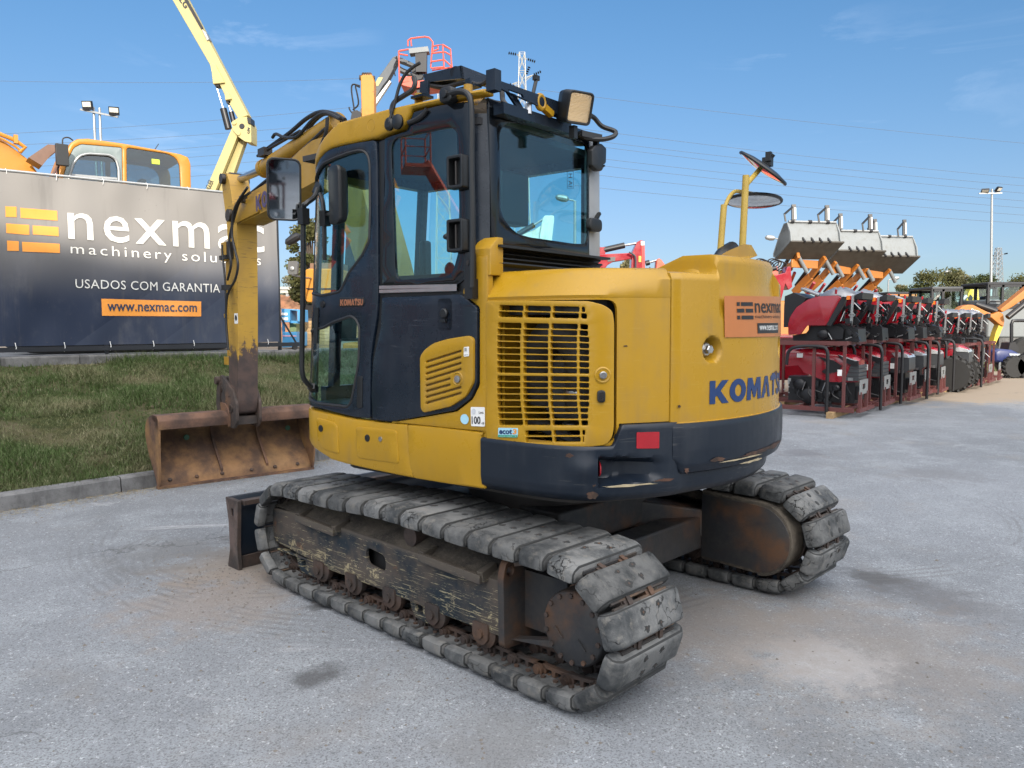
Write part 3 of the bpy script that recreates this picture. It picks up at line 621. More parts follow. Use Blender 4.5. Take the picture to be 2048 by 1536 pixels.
def make_track(side):
    tr = empty('crawler_track'); tr.parent = ex; tr.rotation_euler.z = RT
    yc = side * (1.165 - .242); ch = MB()
    for k in range(NP):
        o0 = .012; p = on_path(k * PT + o0); q = on_path((k + .5) * PT + o0); r = on_path((k - .5) * PT + o0); d = V((q[0] - r[0], 0, q[1] - r[1])).normalized(); nrm = V((-d.z, 0, d.x)); mid = V(((q[0] + r[0]) / 2, 0, (q[1] + r[1]) / 2))
        R = Matrix((d, V((0, 1, 0)), nrm)).transposed()
        # outward is away from the loop's middle
        if nrm.dot(mid - V((max(SR, min(SF, mid.x)), 0, ZC))) < 0: nrm = -nrm
        R = Matrix((d, nrm.cross(d), nrm)).transposed()
        o = bpy.data.objects.new('track_shoe', shoes[RND.choice((0, 1, 2, 3, 4, 5, 1, 3))]); C.objects.link(o); o.parent = tr
        j = RND.uniform(-.012, .012); o.matrix_local = Matrix.Translation((mid.x, yc, mid.z)) @ (R @ Matrix.Rotation(j, 3, 'Y') @ Matrix.Rotation(RND.uniform(-.01, .01), 3, 'X')).to_4x4() @ Matrix.Scale(-1 if RND.random() < .5 else 1, 4, (0, 1, 0)) if False else Matrix.Translation((mid.x, yc + RND.uniform(-.004, .004), mid.z)) @ (R @ Matrix.Rotation(j, 3, 'Y')).to_4x4()
        ch.add([V((mid.x, yc, mid.z)) + R @ V(v) for v in lk.v], lk.f)
    ch.build('track_chain', [M['rust'], M['steel']], tr)
    ins = -side
    # frame beam with mud on its sloping top
    b = MB(); yo = side * 1.055; yi = side * .80
    top = lambda s: .425 + .03 * math.sin(s * 5) * .3
    o = rpoly([(1.28, .22), (1.30, .30), (1.29, .43), (.95, .445), (-.70, .42), (-.70, .165), (-.2, .165), (.9, .19)], .02, 3)
    hole = rpoly([(.325, .285), (.325, .375), (.155, .36), (.155, .27)], .043, 5)
    b.plate(o, lambda x, z, d: V((x, d, z)), yo - side * .02, yo, [hole], .006)
    n = 26; rows = []
    for i in range(n + 1):
        s = -.70 + 1.99 * i / n; zt = .42 + .025 * (s + .7) / 2
        rows.append([V((s, yo - side * r, zt + h + (.016 * RND.random() if 0 < k < 5 else 0))) for k, (r, h) in enumerate(((.004, 0), (.05, .018), (.12, .05), (.19, .075), (.26, .085), (.30, .06)))])
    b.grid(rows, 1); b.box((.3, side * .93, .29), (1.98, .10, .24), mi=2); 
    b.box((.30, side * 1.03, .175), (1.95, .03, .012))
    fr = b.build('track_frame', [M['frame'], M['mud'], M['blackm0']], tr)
    for a0, a1 in (((.95, 0), (.56, 0)), ((-.17, 0), (-.60, 0))):       # step bars along the beam
        s0, s1 = a0[0], a1[0]; b = MB(); y1 = yo + side * .035
        b.bar((s0, y1, .432), (s1, y1, .418), .03, .04); b.bar((s0 - .01, y1, .436), (s0 - .01, yo - side * .06, .45), .035, .05); b.bar((s1 + .01, y1, .425), (s1 + .01, yo - side * .06, .45), .035, .055)
        k = s0
        while k > s1: b.box((k, y1, .452 - (s0 - k) * .035), (.006, .028, .008)); k -= .016
        b.build('step_bar', M['frame'], tr, bevel=.006)
    # final drive: guard plate, hub and sprocket
    b = MB(); b.plate(rpoly([(side * .80, .12), (side * 1.085, .13), (side * 1.09, .46), (side * 1.07, .52), (side * 1.03, .53), (side * .99, .50), (side * .80, .50)], .03, 4), lambda y, z, d: V((d, y, z)), -.70, -.735, [circ(side * 1.045, .475, .022, 12)], .004); b.bar((-.735, side * 1.02, .51), (-.95, side * .86, .545), .025, .03)
    b.plate([(-.70, .16), (-1.0, .235), (-1.0, .20)], lambda x, z, d: V((x, d, z)), side * .99, side * 1.04); b.bar((-.70, side * .90, .33), (-.98, side * .90, .33), .10, .26); b.build('drive_guard', M['drive'], tr)
    b = MB(); y0 = side * .825; b.lathe([(.17, 0), (.17, .03), (.158, .04), (.158, .225), (.152, .236), (.146, .24), (.06, .242), (0, .242)], (SR - .005, y0, ZR), (0, side, 0), 40)
    for k in range(14):
        q = 2 * math.pi * k / 14 + .2; b.cyl((SR - .005 + .138 * math.cos(q), y0 + side * .24, ZR + .138 * math.sin(q)), (SR - .005 + .138 * math.cos(q), y0 + side * .249, ZR + .138 * math.sin(q)), .011, n=6, mi=1)
    for k in (-.06, .06): b.bar((SR - .02 + k, y0 + side * .243, ZR - .06 + k * .2), (SR + .02 + k, y0 + side * .243, ZR - .02 + k * .2), .012, .006)
    b.build('drive_hub', [M['drive'], M['rust']], tr, smooth=40)
    b = MB(); b.lathe([(.12, 0), (.165, 0), (.165, .05), (.12, .05)], (SR, side * .91 - .025 * side, ZR), (0, side, 0), 32)
    for k in range(12):
        q = 2 * math.pi * k / 12; b.box((SR + .17 * math.cos(q), side * .91, ZR + .17 * math.sin(q)), (.05, .045, .05), Matrix.Rotation(-q, 3, 'Y'))
    b.build('sprocket', M['rust'], tr)
    b = MB(); b.lathe([(.05, -.05), (.17, -.045), (.165, -.05), (.19, -.04), (.19, .04), (.165, .05), (.17, .045), (.05, .05)], (SF, yc, ZC), (0, 1, 0), 40); b.lathe([(.06, -.07), (.06, .07)], (SF, yc, ZC), (0, 1, 0)); b.build('idler', M['mud'], tr)
    for s in (.78, .46, .12, -.22, -.56):
        b = MB(); b.lathe([(.05, -.13), (.078, -.12), (.078, -.09), (.062, -.08), (.062, .08), (.078, .09), (.078, .12), (.05, .13)], (s, yc, ZC - RP + .090), (0, 1, 0), 20)
        for q in (-1, 1): b.plate(rpoly([(s - .05, .20), (s + .05, .20), (s + .05, .13), (s + .02, .10), (s - .02, .10), (s - .05, .13)], .01, 2), lambda x, z, d: V((x, d, z)), yc + q * .118, yc + q * .142); b.cyl((s, yc + q * .13, .15), (s, yc + q * .155, .15), .022, n=10)
        b.build('track_roller', M['rust'], tr)
    b = MB(); b.lathe([(.02, -.06), (.05, -.055), (.05, .055), (.02, .06)], (-.02, side * .975, ZC + RP - .085), (0, 1, 0), 20); b.cyl((-.02, side * .8, ZC + RP - .085), (-.02, side * 1.01, ZC + RP - .085), .018); b.build('carrier_roller', M['rust'], tr)
    for s0, s1 in ((1.08, .84), (.0, -.2)):                              # chain guides under the beam
        b = MB(); b.plate(rpoly([(s0, .20), (s1, .185), (s1 - .01, .075), (s0 - .06, .075), (s0 - .02, .12)], .02, 3), lambda x, z, d: V((x, d, z)), side * 1.0, side * 1.03, [rpoly([(s0 - .05, .175), (s0 - .11, .17), (s0 - .11, .105), (s0 - .07, .11)], .01, 2)], .004); b.build('chain_guide', M['frame'], tr)
    if True:   # inner cover of the travel motor
        b = MB(); o = [(-.70, .14), (-1.06, .125)] + [(-1.06 + .205 * math.cos(q), .33 + .215 * math.sin(q)) for q in [rad(-90 - 12 * i) for i in range(0, 16)]] + [(-.70, .56)]
        b.plate(o, lambda x, z, d: V((x, d, z)), side * .80, side * .655, b=.012); b.plate([(x * .97 - .025, (z - .345) * .9 + .345) for x, z in o], lambda x, z, d: V((x, d, z)), side * .66, side * .650, b=.003, mi=1); b.build('motor_cover', [M['mud'], M['drive']], tr)
    return tr
for sd in (1, -1): make_track(sd)
# car body between the tracks
b = MB(); b.box((0, 0, .47), (.95, .80, .20), mi=0); b.lathe([(.44, 0), (.44, .12), (.50, .12), (.50, .22), (.40, .22)], (0, 0, .53), (0, 0, 1), 40, 1)
for sx in (-1, 1):
    for sy in (-1, 1):
        a = V((sx * .30, sy * .30, .45)); c = V((sx * .68, sy * .78, .34)); b.bar(a, c, .20, .17)
    b.bar((sx * .62, -.80, .30), (sx * .62, .80, .30), .16, .2) if sx < 0 else None
o = b.build('car_body', [M['drive'], M['darksteel']], ex, rz=RT, bevel=.012)
# dozer blade
b = MB(); prof = [(1.655, -.004), (1.60, .04), (1.575, .14), (1.575, .28), (1.60, .38), (1.66, .455), (1.69, .455), (1.67, .40), (1.64, .30), (1.64, .14), (1.67, .0)]
b.plate(prof, lambda x, z, d: V((x, d, z)), -1.15, 1.15, b=0, mi=1)
for s in (-1, 1): b.plate(rpoly([(1.695, -.006), (1.545, -.006), (1.56, .15), (1.545, .30), (1.535, .45), (1.70, .455), (1.665, .3), (1.66, .12)], .01, 2), lambda x, z, d: V((x, d, z)), s * 1.135, s * 1.162, [rrect(1.595, .34, 1.625, .39, .012)], .003)
b.bar((1.60, 1.12, .03), (1.60, -1.12, .03), .05, .1); b.bar((1.56, 1.12, .43), (1.56, -1.12, .43), .06, .03)
bl = b.build('dozer_blade', [M['rust'], M['navy']], ex, rz=RT, bevel=.004)
b = MB()
for s in (-1, 1): b.bar((1.57, s * .33, .22), (.4, s * .33, .36), .09, .14)
b.cyl((.5, 0, .44), (1.5, 0, .30), .05); b.build('blade_arm', M['darksteel'], ex, rz=RT, bevel=.01)

# ---------------------------------------------------------------- outline of the upper body, seen from above
OL = [(1.056, 0.2)] + [(1.056, .75)] + [(.806 + .25 * math.cos(rad(q)), .75 + .25 * math.sin(rad(q))) for q in range(6, 90, 7)]
t_zero = len(OL)
OL += [(.806, 1.0)] + [(.806 - .0713 * k, 1.0) for k in range(1, 20)] + [(-.62, 1.0)]
def bz(a, b_, c, t): return tuple(a[i] * (1 - t) ** 2 + b_[i] * 2 * t * (1 - t) + c[i] * t * t for i in (0, 1))
RTAIL = 1.316
OL += [bz((-.62, 1.0), (-.944, 1.0), (-RTAIL * math.cos(rad(38)), RTAIL * math.sin(rad(38))), k / 12) for k in range(1, 13)]
OL += [(-RTAIL * math.cos(rad(q)), RTAIL * math.sin(rad(q))) for q in range(36, -51, -2)]
OL += [(-.70, -1.06), (-.4, -1.06), (.2, -1.06), (.7, -1.06)]
OT = [0]
for i in range(1, len(OL)): OT.append(OT[-1] + math.dist(OL[i - 1], OL[i]))
OT = [t - OT[t_zero] for t in OT]
def lean(t, w):
    q = max(0, min(1, (.8 - t) / .8)); return .085 * max(0, w - 1.1) * q * q * (3 - 2 * q)
def P2(t):
    import bisect
    t = max(OT[0], min(OT[-1] - 1e-6, t)); i = bisect.bisect_right(OT, t) - 1; f = (t - OT[i]) / (OT[i + 1] - OT[i]); a, c = OL[i], OL[i + 1]; return V((a[0] + (c[0] - a[0]) * f, a[1] + (c[1] - a[1]) * f))
def N2(t):
    d = P2(t + .02) - P2(t - .02); d.normalize(); return V((-d.y, d.x)) * -1 if False else V((d.y * 1, -d.x)) if False else V((-d.y, d.x)) * (-1)
def S(t, w, o=0.0):
    p = P2(t); n = N2(t); q = p + n * o; return V((q.x - lean(t, w), q.y, w))
def hitS(x, y):
    """(t, w) on the body's outline surface where a pixel meets it"""
    d = UF.Bi @ ray(x, y); c = UF.Bi @ (CO - UF.o); w = 1.5
    for it in range(4):
        best = None
        for i in range(len(OL) - 1):
            a = V((OL[i][0] - lean(OT[i], w), OL[i][1])); e = V((OL[i + 1][0] - lean(OT[i + 1], w), OL[i + 1][1])) - a
            den = d.x * e.y - d.y * e.x
            if abs(den) < 1e-9: continue
            r = a - V((c.x, c.y)); k = (r.x * e.y - r.y * e.x) / den; s = (r.x * d.y - r.y * d.x) / den
            if k > 0 and -1e-6 <= s <= 1 + 1e-6 and (best is None or k < best[0]): best = (k, OT[i] + s * (OT[i + 1] - OT[i]))
        if best is None:            # beyond the silhouette: take the nearest edge
            return (-.16, w) if x < 1000 else (2.3, w)
        w = c.z + d.z * best[0]
    return best[1], w
def hs(pts): return [hitS(*p) for p in pts]
def z4(l): return [(680 + x / 3.531, 50 + y / 3.531) for x, y in l]
def z5(l): return [(600 + x / 4.042, 180 + y / 4.042) for x, y in l]
def z6(l): return [(600 + x / 3.49, 540 + y / 3.49) for x, y in l]
def z7(l): return [(930 + x / 4.042, 180 + y / 4.042) for x, y in l]
def z8(l): return [(940 + x / 2.8985, 480 + y / 2.8985) for x, y in l]
SP = lambda off=0.0: (lambda t, w, d: S(t, w, d + off))

# ---------------------------------------------------------------- lower skirts
def skirt(l, r=.012): return rpoly(hs(l), r, 3)
tj = hitS(817, 900)[0]; tr_ = hitS(973, 920)[0]
top1 = [hitS(*p) for p in z6([(160, 992), (260, 1012), (395, 1040), (560, 1060), (757, 1077)])]; bot1 = [hitS(*p) for p in z6([(803, 1452), (640, 1420), (500, 1391), (330, 1352), (230, 1322)])]
b = MB(); o1 = [(-.62, 1.10), (-.3, 1.09), (-.16, 1.085)] + [(t, w) for t, w in top1] + bot1 + [(-.16, .895), (-.3, .90), (-.62, .90)]
b.plate(rpoly(o1, .01, 2), SP(.012), -.05, 0, b=.012, step=.06); 
sk = b.build('side_skirt', M['yellow'], ex)
for q, bolts in (([(128, 1025), (258, 1062), (275, 1090), (290, 1285), (175, 1250), (138, 1195)], [(163, 1103)]), ([(402, 1090), (675, 1112), (692, 1130), (708, 1352), (425, 1312), (410, 1290)], [(488, 1170), (579, 1177)])):
    b = MB(); b.plate(rpoly(hs(z6(q)), .022, 3), SP(.017), -.02, .0, b=.007, step=.06)
    for i, p in enumerate(bolts):
        t, w = hitS(*z6([p])[0]); b.lathe([(.019, 0), (.019, .004), (.012, .006), (0, .003)] if i == 0 else [(.014, 0), (.013, .005), (0, .006)], S(t, w, .016), (S(t, w, 1) - S(t, w, 0)), 16, 1 if i == 0 else 2)
    b.build('skirt_hatch', [M['yellow'], M['black'], M['steel']], sk)
b = MB(); o2 = hs(z6([(762, 1078), (1000, 1100), (1295, 1134), (1280, 1142), (1284, 1240), (1306, 1528), (1040, 1490), (806, 1452), (780, 1380), (765, 1280)])); b.plate(rpoly(o2, .01, 2), SP(.014), -.05, 0, b=.010, step=.06)
b.build('side_skirt', M['yellow'], ex)
# deck plate that carries it all
b = MB(); ring = [P2(OT[0] + (OT[-1] - OT[0]) * k / 80) for k in range(81)]; b.plate([(p.x * .84, p.y * .84) for p in ring], lambda x, y, d: V((x, y, d)), .74, .80); b.box((1.0, 0, .95), (.5, .5, .35)); b.build('deck', M['darksteel'], ex)

# ---------------------------------------------------------------- engine bay shell and counterweight
tA = hitS(972, 700)[0]; tG = hitS(1226, 700)[0]; tC = hitS(1341, 700)[0]
def prof_engine(t):
    return [(-.16, .80), (-.04, .795), (.005, .80), (.022, .825), (.022, 1.125), (.0, 1.128), (.0, 1.40), (.0, 1.665), (-.004, 1.685), (-.07, 1.795), (-.10, 1.806), (-.22, 1.81), (-.40, 1.81)]
def loft(name, ts, prof, mats, disp=None, mif=None, sub=.03):
    b = MB(); rows = []; p0 = prof(ts[-1]); cnt = [max(1, math.ceil(math.dist(p0[i], p0[i + 1]) / sub)) for i in range(len(p0) - 1)]
    for t in ts:
        pr = prof(t); row = []
        for i in range(len(pr) - 1):
            k = cnt[i]
            for j in range(k): f = j / k; row.append((pr[i][0] + (pr[i + 1][0] - pr[i][0]) * f, pr[i][1] + (pr[i + 1][1] - pr[i][1]) * f))
        row.append(pr[-1]); rows.append([S(t, w, o + (disp(t, w) if disp else 0)) for o, w in row]); ws = [w for o, w in row]; os_ = [o for o, w in row]
    n = len(rows[0]); b.v = [p for r in rows for p in r]
    for i in range(len(rows) - 1):
        for k in range(n - 1): b.f.append((i * n + k, i * n + k + 1, (i + 1) * n + k + 1, (i + 1) * n + k)); b.m.append(mif(os_[k], os_[k + 1], ws[k], ws[k + 1]) if mif else 0)
    return b
def sm(x, a, c): x = max(0, min(1, (x - a) / (c - a))); return x * x * (3 - 2 * x)
# yellow side of the engine bay: frame round the grille door, upper chamfer, top
b = MB()
ge = hs(z8([(100, 350), (700, 352), (780, 372), (828, 410), (838, 480), (838, 1075), (838, 1195), (100, 1195)]))
tg1 = max(p[0] for p in ge)
bodyY = [(tA - .03, 1.035), (tA - .03, 1.668), (tC - .004, 1.668), (tC - .004, 1.13), (tg1 + .02, 1.13), (tg1 + .02, 1.035)]
b.plate(bodyY, SP(), -.02, .0, [rpoly([(tA + .02, 1.05), (tA + .02, 1.660), (tg1 + .008, 1.660), (tg1 + .008, 1.05)], .05, 5)], 0, step=.05)
nt = 26; rows = []
for i in range(nt + 1):
    f = i / nt; t = tA - .03 + (tC - .004 - tA + .03) * f; k = sm(f, .55, 1.0); bot = 1.668
    cr = 1.70 + .0 * k; ch = .085 * (1 - k) + .03 * k
    rows.append([S(t, bot, 0), S(t, bot + .012, .004 - .002 * k), S(t, 1.70 + .05 * k, -.012 * (1 - k) + .0), S(t, 1.775, -ch * .82), S(t, 1.792, -ch), S(t, 1.80, -ch - .02), S(t, 1.805, -.25), S(t, 1.805, -.50)])
rows.insert(0, [p + V((0, -.04, 0)) for p in rows[0]])
b.grid(rows)
en = b.build('engine_housing', M['yellow'], ex, smooth=40)
b = MB(); b.plate([(-1.06, .46), (-.42, .90), (-.42, -.1), (-1.1, -.3)], lambda x, y, d: V((x, y, d)), 1.77, 1.80); b.build('bonnet_top', M['yellow'], ex)
# what shows through the grille: dark bay, big air hose, fan shroud
b = MB(); b.plate([(tA - .05, .85), (tA - .05, 1.66), (tg1 + .1, 1.66), (tg1 + .1, .85)], SP(-.34), -.01, 0, step=.08)
b.box((-.50, .80, 1.3), (.02, .36, .8), mi=1); b.plate([(tA - .03, 1.60), (tC, 1.60), (tC, 1.72), (tA - .03, 1.72)], SP(-.055), -.01, 0, step=.08); b.plate([(tg1 - .02, 1.03), (tg1 + .06, 1.03), (tg1 + .06, 1.70), (tg1 - .02, 1.70)], SP(-.055), -.01, 0, step=.08); b.build('engine_bay', [M['black'], M['yellow']], ex)
b = MB(); tq = hitS(1085, 690)[0]; b.tube(spline([S(tq - .16, 1.20, -.24), S(tq - .14, 1.42, -.17), S(tq, 1.52, -.14), S(tq + .13, 1.42, -.16), S(tq + .12, 1.15, -.22)], 6), .075, 14); b.lathe([(.16, 0), (.16, .04), (.10, .05), (.05, .03)], S(tq + .02, 1.28, -.24), S(tq, 1, 1) - S(tq, 1, 0), 24)
for w in (1.1, 1.25, 1.4): b.lathe([(.08, -.01), (.082, 0), (.08, .01)], S(tq + .12, w, -.2), (0, 0, 1), 16, 1)
b.tube(spline([S(tq - .25, 1.05, -.2), S(tq - .1, 1.1, -.12), S(tq + .2, 1.0, -.15)], 5), .03, 10); b.build('air_hose', [plain('grey_hose', (.05, .05, .05), .6), M['steel']], ex)
# grille door
b = MB(); gd = rpoly(hs(z8([(105, 352), (690, 355), (775, 378), (822, 415), (830, 480), (828, 1090), (815, 1150), (780, 1185), (700, 1196), (108, 1192)])), .018, 3)
holes = []
colx = [((183, 320), (170, 302)), ((330, 476), (320, 460)), ((489, 636), (474, 622)), ((650, 672), (636, 688))]
rowy = [(380, 405), (418, 443), (481, 506), (519, 543), (556, 580), (593, 617), (630, 654), (667, 691), (705, 729), (741, 766), (788, 813), (825, 849), (861, 885), (898, 921), (935, 960), (970, 993), (1007, 1031), (1044, 1069), (1105, 1130), (1143, 1168)]
for ri, (y0, y1) in enumerate(rowy):
    f = (y0 - 380) / 690; mid = 1 - abs(f * 2 - 1)
    for ci, ((xa, xb), (xc, xd)) in enumerate(colx):
        if ri >= 18 and ci == 0: continue
        g = min(1, mid * 2.2); x0 = xa + (xc - xa) * g; x1 = xb + (xd - xb) * g
        if ci == 3:
            x1 = {0: 668, 1: 678, 18: 668, 19: 660}.get(ri, 690 if 3 < ri < 15 else 684)
        dy = (6 if ci == 1 else 12 if ci == 2 else 18 if ci == 3 else 0) * (1 - f * .8) if ri < 18 else -3 * ci + 3
        q = z8([(x0, y0 - 2.5 + dy * .5), (x1, y0 - 2.5 + dy * .5 + 4 * (1 - f)), (x1, y1 + 2.5 + dy * .5 + 4 * (1 - f)), (x0, y1 + 2.5 + dy * .5)]); holes.append(rpoly(hs(q), .006, 2))
b.plate(gd, SP(.012), -.022, .004, holes, .004, step=.07)
bd = b.build('grille_door', M['yellow'], ex, smooth=40)
b = MB(); t, w = hitS(*z8([(766, 782)])[0]); ax = S(t, 0, 1) - S(t, 0, 0)
b.lathe([(.036, 0), (.030, .003), (.02, -.002)], S(t, w, .016), ax, 20, 1); b.lathe([(.016, 0), (.016, .014), (.013, .017), (0, .016)], S(t, w, .014), ax, 20); b.build('door_lock', [M['steel'], M['yellow']], bd)
b = MB(); q = rrect(*hitS(*z8([(734, 940)])[0]), *hitS(*z8([(779, 868)])[0]), .02, 4); b.plate(q, SP(.017), 0, .008, b=.004); 
for k in range(5): t, w = hitS(*z8([(756, 885 + 10 * k)])[0]); b.box(S(t, w, .026), (.012, .012, .006), None, 1)
b.build('door_latch', [M['black'], M['darksteel']], bd)
# stickers on the near side
def sticker(name, parent, px, items, off, r=.006, base=M['white'], extra=()):
    """px: quad BL BR TR TL; items: (text, material index, box in 0..1)"""
    b = MB(); c = hs(px); b.plate(rpoly(c, r, 3), SP(off), 0, .0015, step=.05)
    def f(x, y): 
        p = [V(q) for q in c]; q = (p[0] * (1 - x) + p[1] * x) * (1 - y) + (p[3] * (1 - x) + p[2] * x) * y; return q
    for it in items:
        x0, y0, x1, y1 = it[2]
        g = lambda x, y: (lambda q: S(q.x, q.y, off + .0035))(f(x0 + (x1 - x0) * x, y0 + (y1 - y0) * y))
        if it[0] is None:
            n = 10; b.grid([[g(i / n, k / 2) for k in range(3)] for i in range(n + 1)], it[1])
        elif callable(it[0]):
            b.add([g(x, y) for x, y in it[0]()], [tuple(range(len(it[0]())))], it[1])
        else: write(b, it[0], g, it[1], **(it[3] if len(it) > 3 else {}))
    return b.build(name, [base] + list(extra), parent, smooth=60)
sticker('eco_sticker', bd, z8([(178, 1140), (290, 1142), (292, 1088), (178, 1086)]), [(None, 2, (0, .0, 1, .25)), ('ecot', 1, (.06, .34, .72, .86), dict(bold=.03)), ('3', 3, (.76, .34, .95, .9), dict(bold=.03)), ('emission standards', 4, (.06, .07, .94, .19))], .0165, .004, M['lightblue'], [M['blueink'], M['greensticker'], M['borange'], M['white']])

# navy bumper under the engine bay
def pb(t):
    k = sm(t, tg1 - .02, tg1 + .03); tp = 1.038 + .09 * k; q = sm(t, tC - .01, tC + .12); e = .030 * q + .03 * sm(t, tC + .3, tC + 1.2)
    return [(-.20, .795 + e * .3), (-.05 - e, .79), (-.004 - e, .797), (.018 - e, .82), (.026 - e, .86), (.026 - e, tp - .012), (.02 - e, tp - .002), (-.01 - e, tp)]
cxs, cys = hitS(1245, 935); x_l = hitS(1196, 940)[0]; x_r = hitS(1332, 930)[0]
def scoop(t, w):
    if t < x_l: 
        # swelling to the left of the scoop
        return .015 * math.exp(-(((t - x_l + .04) / .07) ** 2 + ((w - cys) / .05) ** 2))
    a = (t - x_l) / (x_r - x_l)
    if a > 1: return 0
    h = .068 * (1 - a * .35); q = abs(w - cys + .012) / h
    return -.085 * (1 - sm(q, .55, 1.05)) * (1 - sm(a, .35, 1.0)) if q < 1.05 else 0
ts = [tA - .015 + (tC - .025 - tA) * k / 110 for k in range(110)] + [tC - .04 + (OT[-1] - 1.45 - tC + .04) * k / 60 for k in range(61)]
b = loft('bumper', ts, pb, None, scoop, None, .014); r0 = b.v[:len(b.v) // 171]
b.add(r0 + [p - V((0, .2, 0)) for p in r0], [(i, i + 1, len(r0) + i + 1, len(r0) + i) for i in range(len(r0) - 1)])
bm_ = b.build('rear_bumper', M['navy'], ex, smooth=40)
t, w = x_l, cys - .005; b = MB(); b.lathe([(.034, 0), (.030, .006), (0, .009)], S(t + .006, w, -.024), S(t + .2, w, .03) - S(t, w, 0), 20); b.build('round_reflector', M['red'], bm_)
sticker('reflector', bm_, z8([(949, 1203), (1077, 1202), (1078, 1107), (950, 1110)]), [], .0275, .004, M['red'])

# counterweight
tE = OT[-1] - 1.45
th0 = hitS(1436, 560)[0]; th1 = hitS(1500, 560)[0] + .42; hx, hy = hitS(1419, 699)
def pcw(t):
    cr_ = .05 * (1 - sm(t, tC, tC + .055)); z = .088 * sm(t, th0 - .012, th0 + .022) * (1 - sm(t, th1 - .022, th1 + .012))
    return [(-.30, .89 + cr_), (-.10, .885 + cr_), (.0, .888 + cr_), (.024, .900 + cr_), (.037, .935 + cr_ * .6), (.040, 1.0), (.038, 1.10), (.034, 1.118), (.018, 1.124), (.018, 1.40), (.016, 1.60), (.014, 1.755 + z), (.0, 1.778 + z), (-.03, 1.785 + z), (-.2, 1.79 + z), (-.5, 1.79)]
hx2 = hx + 2 * (OT[t_zero] + 0) if False else None
tmid = (th0 + th1) / 2
def dcw(t, w):
    d = 0
    for cx in (hx, 2 * tmid - hx):
        r = math.hypot(t - cx, (w - hy)); d -= .055 * (1 - sm(r, .036, .062))
    e = sm(t, tC, tC + .05); d -= .012 * (1 - e)
    if w > 1.5: d -= .030 * sm(w, 1.55, 1.75) * sm(t, th0 - .004, th0 + .008) * (1 - sm(t, th1 - .008, th1 + .004))
    return d
NT_ = 260; ts = [tC + (tE - tC) * k / NT_ for k in range(NT_ + 1)]
b = loft('cw', ts, pcw, None, dcw, lambda o0, o1, w0, w1: 0 if (w0 + w1) / 2 > 1.1215 else 1, .010)
nv = len(b.v) // (NT_ + 1); r0 = b.v[:nv]; cen = V((-.6, .25, 0))
b.add(r0 + [V((p.x * .62, p.y * .62 + .12, p.z)) for p in r0], [(i, i + 1, nv + i + 1, nv + i) for i in range(nv - 1)], 0); b.m[-(nv - 1):] = [0 if r0[i].z > 1.12 else 1 for i in range(nv - 1)]
cw = b.build('counterweight', [M['yellow'], M['navy']], ex, smooth=36)
for cx in (hx, 2 * tmid - hx):
    b = MB(); ax = S(cx, 0, 1) - S(cx, 0, 0); b.lathe([(.030, 0), (.030, .016), (.026, .02)], S(cx, hy, -.035), ax, 16); b.lathe([(.021, .018), (.021, .04), (.017, .044), (0, .044)], S(cx, hy, -.035), ax, 6); b.build('mounting_bolt', M['steel'], cw)
# hump in the middle of the counterweight
b = MB(); rows = []; hw0, hw1 = th0 - .075, th1 + .05
for i in range(49):
    f = i / 48; t = hw0 + (hw1 - hw0) * f; k = sm(f, 0, .22) * (1 - sm(f, .78, 1)); tp = 1.77 + .098 * k
    rows.append([S(t, 1.70, -.09), S(t, tp - .04, -.09), S(t, tp - .015, -.095), S(t, tp - .002, -.115), S(t, tp + .004, -.15), S(t, tp, -.21), S(t, 1.75, -.25)])
b.grid(rows); b.build('counterweight_hump', M['yellow'], cw, smooth=50)
b = MB(); pts = [hitS(*p) for p in z8([(1565, 125), (1590, 190), (1603, 240), (1612, 312)])]   # long scrape down the hump
n = len(pts); wd = [.006, .013, .010, .002]
sp = spline([V((p[0], p[1], wd[i])) for i, p in enumerate(pts)], 6); b.grid([[S(p.x + (RND.uniform(-.003, .003)) - p.z, p.y, -.036 + .04 * sm(1.69 - p.y, -.1, .15) if False else -.030), S(p.x + RND.uniform(-.003, .003) + p.z, p.y, -.030)] for p in sp]); 
M['chip'] = rusty('bared_chipped_steel', (.07, .03, .02), (.03, .02, .015), (.12, .06, .035), .7, 9)
b.build('scrape', M['chip'], cw)
def patch(name, parent, cx, cy, rx, ry, off, mat, n=14, sd=1):
    r = random.Random(sd); t, w = hitS(cx, cy); a = hitS(cx + rx, cy); c2 = hitS(cx, cy - ry); dt, dw = a[0] - t, c2[1] - w
    pts = [(t + dt * math.cos(q) * r.uniform(.5, 1.1), w + dw * math.sin(q) * r.uniform(.4, 1.1)) for q in [2 * math.pi * k / n for k in range(n)]]
    b = MB(); b.plate(pts, SP(off), 0, .0012, step=.03); return b.build(name, mat, parent)
M['primer'] = plain('cream_primer', (.36, .30, .19), .7, 0, .4, scale=20)
for i, (px, par, off, mt) in enumerate((((1422, 916, 14, 6), cw, .0415, 'chip'), ((1500, 902, 26, 6), cw, .0405, 'chip'), ((1530, 890, 16, 6), cw, .0405, 'chip'), ((1473, 914, 40, 2), cw, .0412, 'primer'), ((1492, 919, 22, 3), cw, .039, 'primer'), ((1364, 938, 5, 9), cw, .03, 'chip'), ((1142, 909, 9, 5), bm_, .0272, 'chip'), ((1155, 938, 11, 7), bm_, .0275, 'chip'), ((1187, 962, 6, 10), bm_, .0275, 'chip'), ((1185, 988, 14, 10), bm_, .022, 'chip'), ((1255, 968, 55, 3), bm_, .0272, 'primer'), ((1322, 958, 20, 4), bm_, .0272, 'chip'), ((1160, 930, 16, 2), bm_, .0275, 'primer'))):
    patch('paint_chip', par, *px, off, M[mt], 16, i)
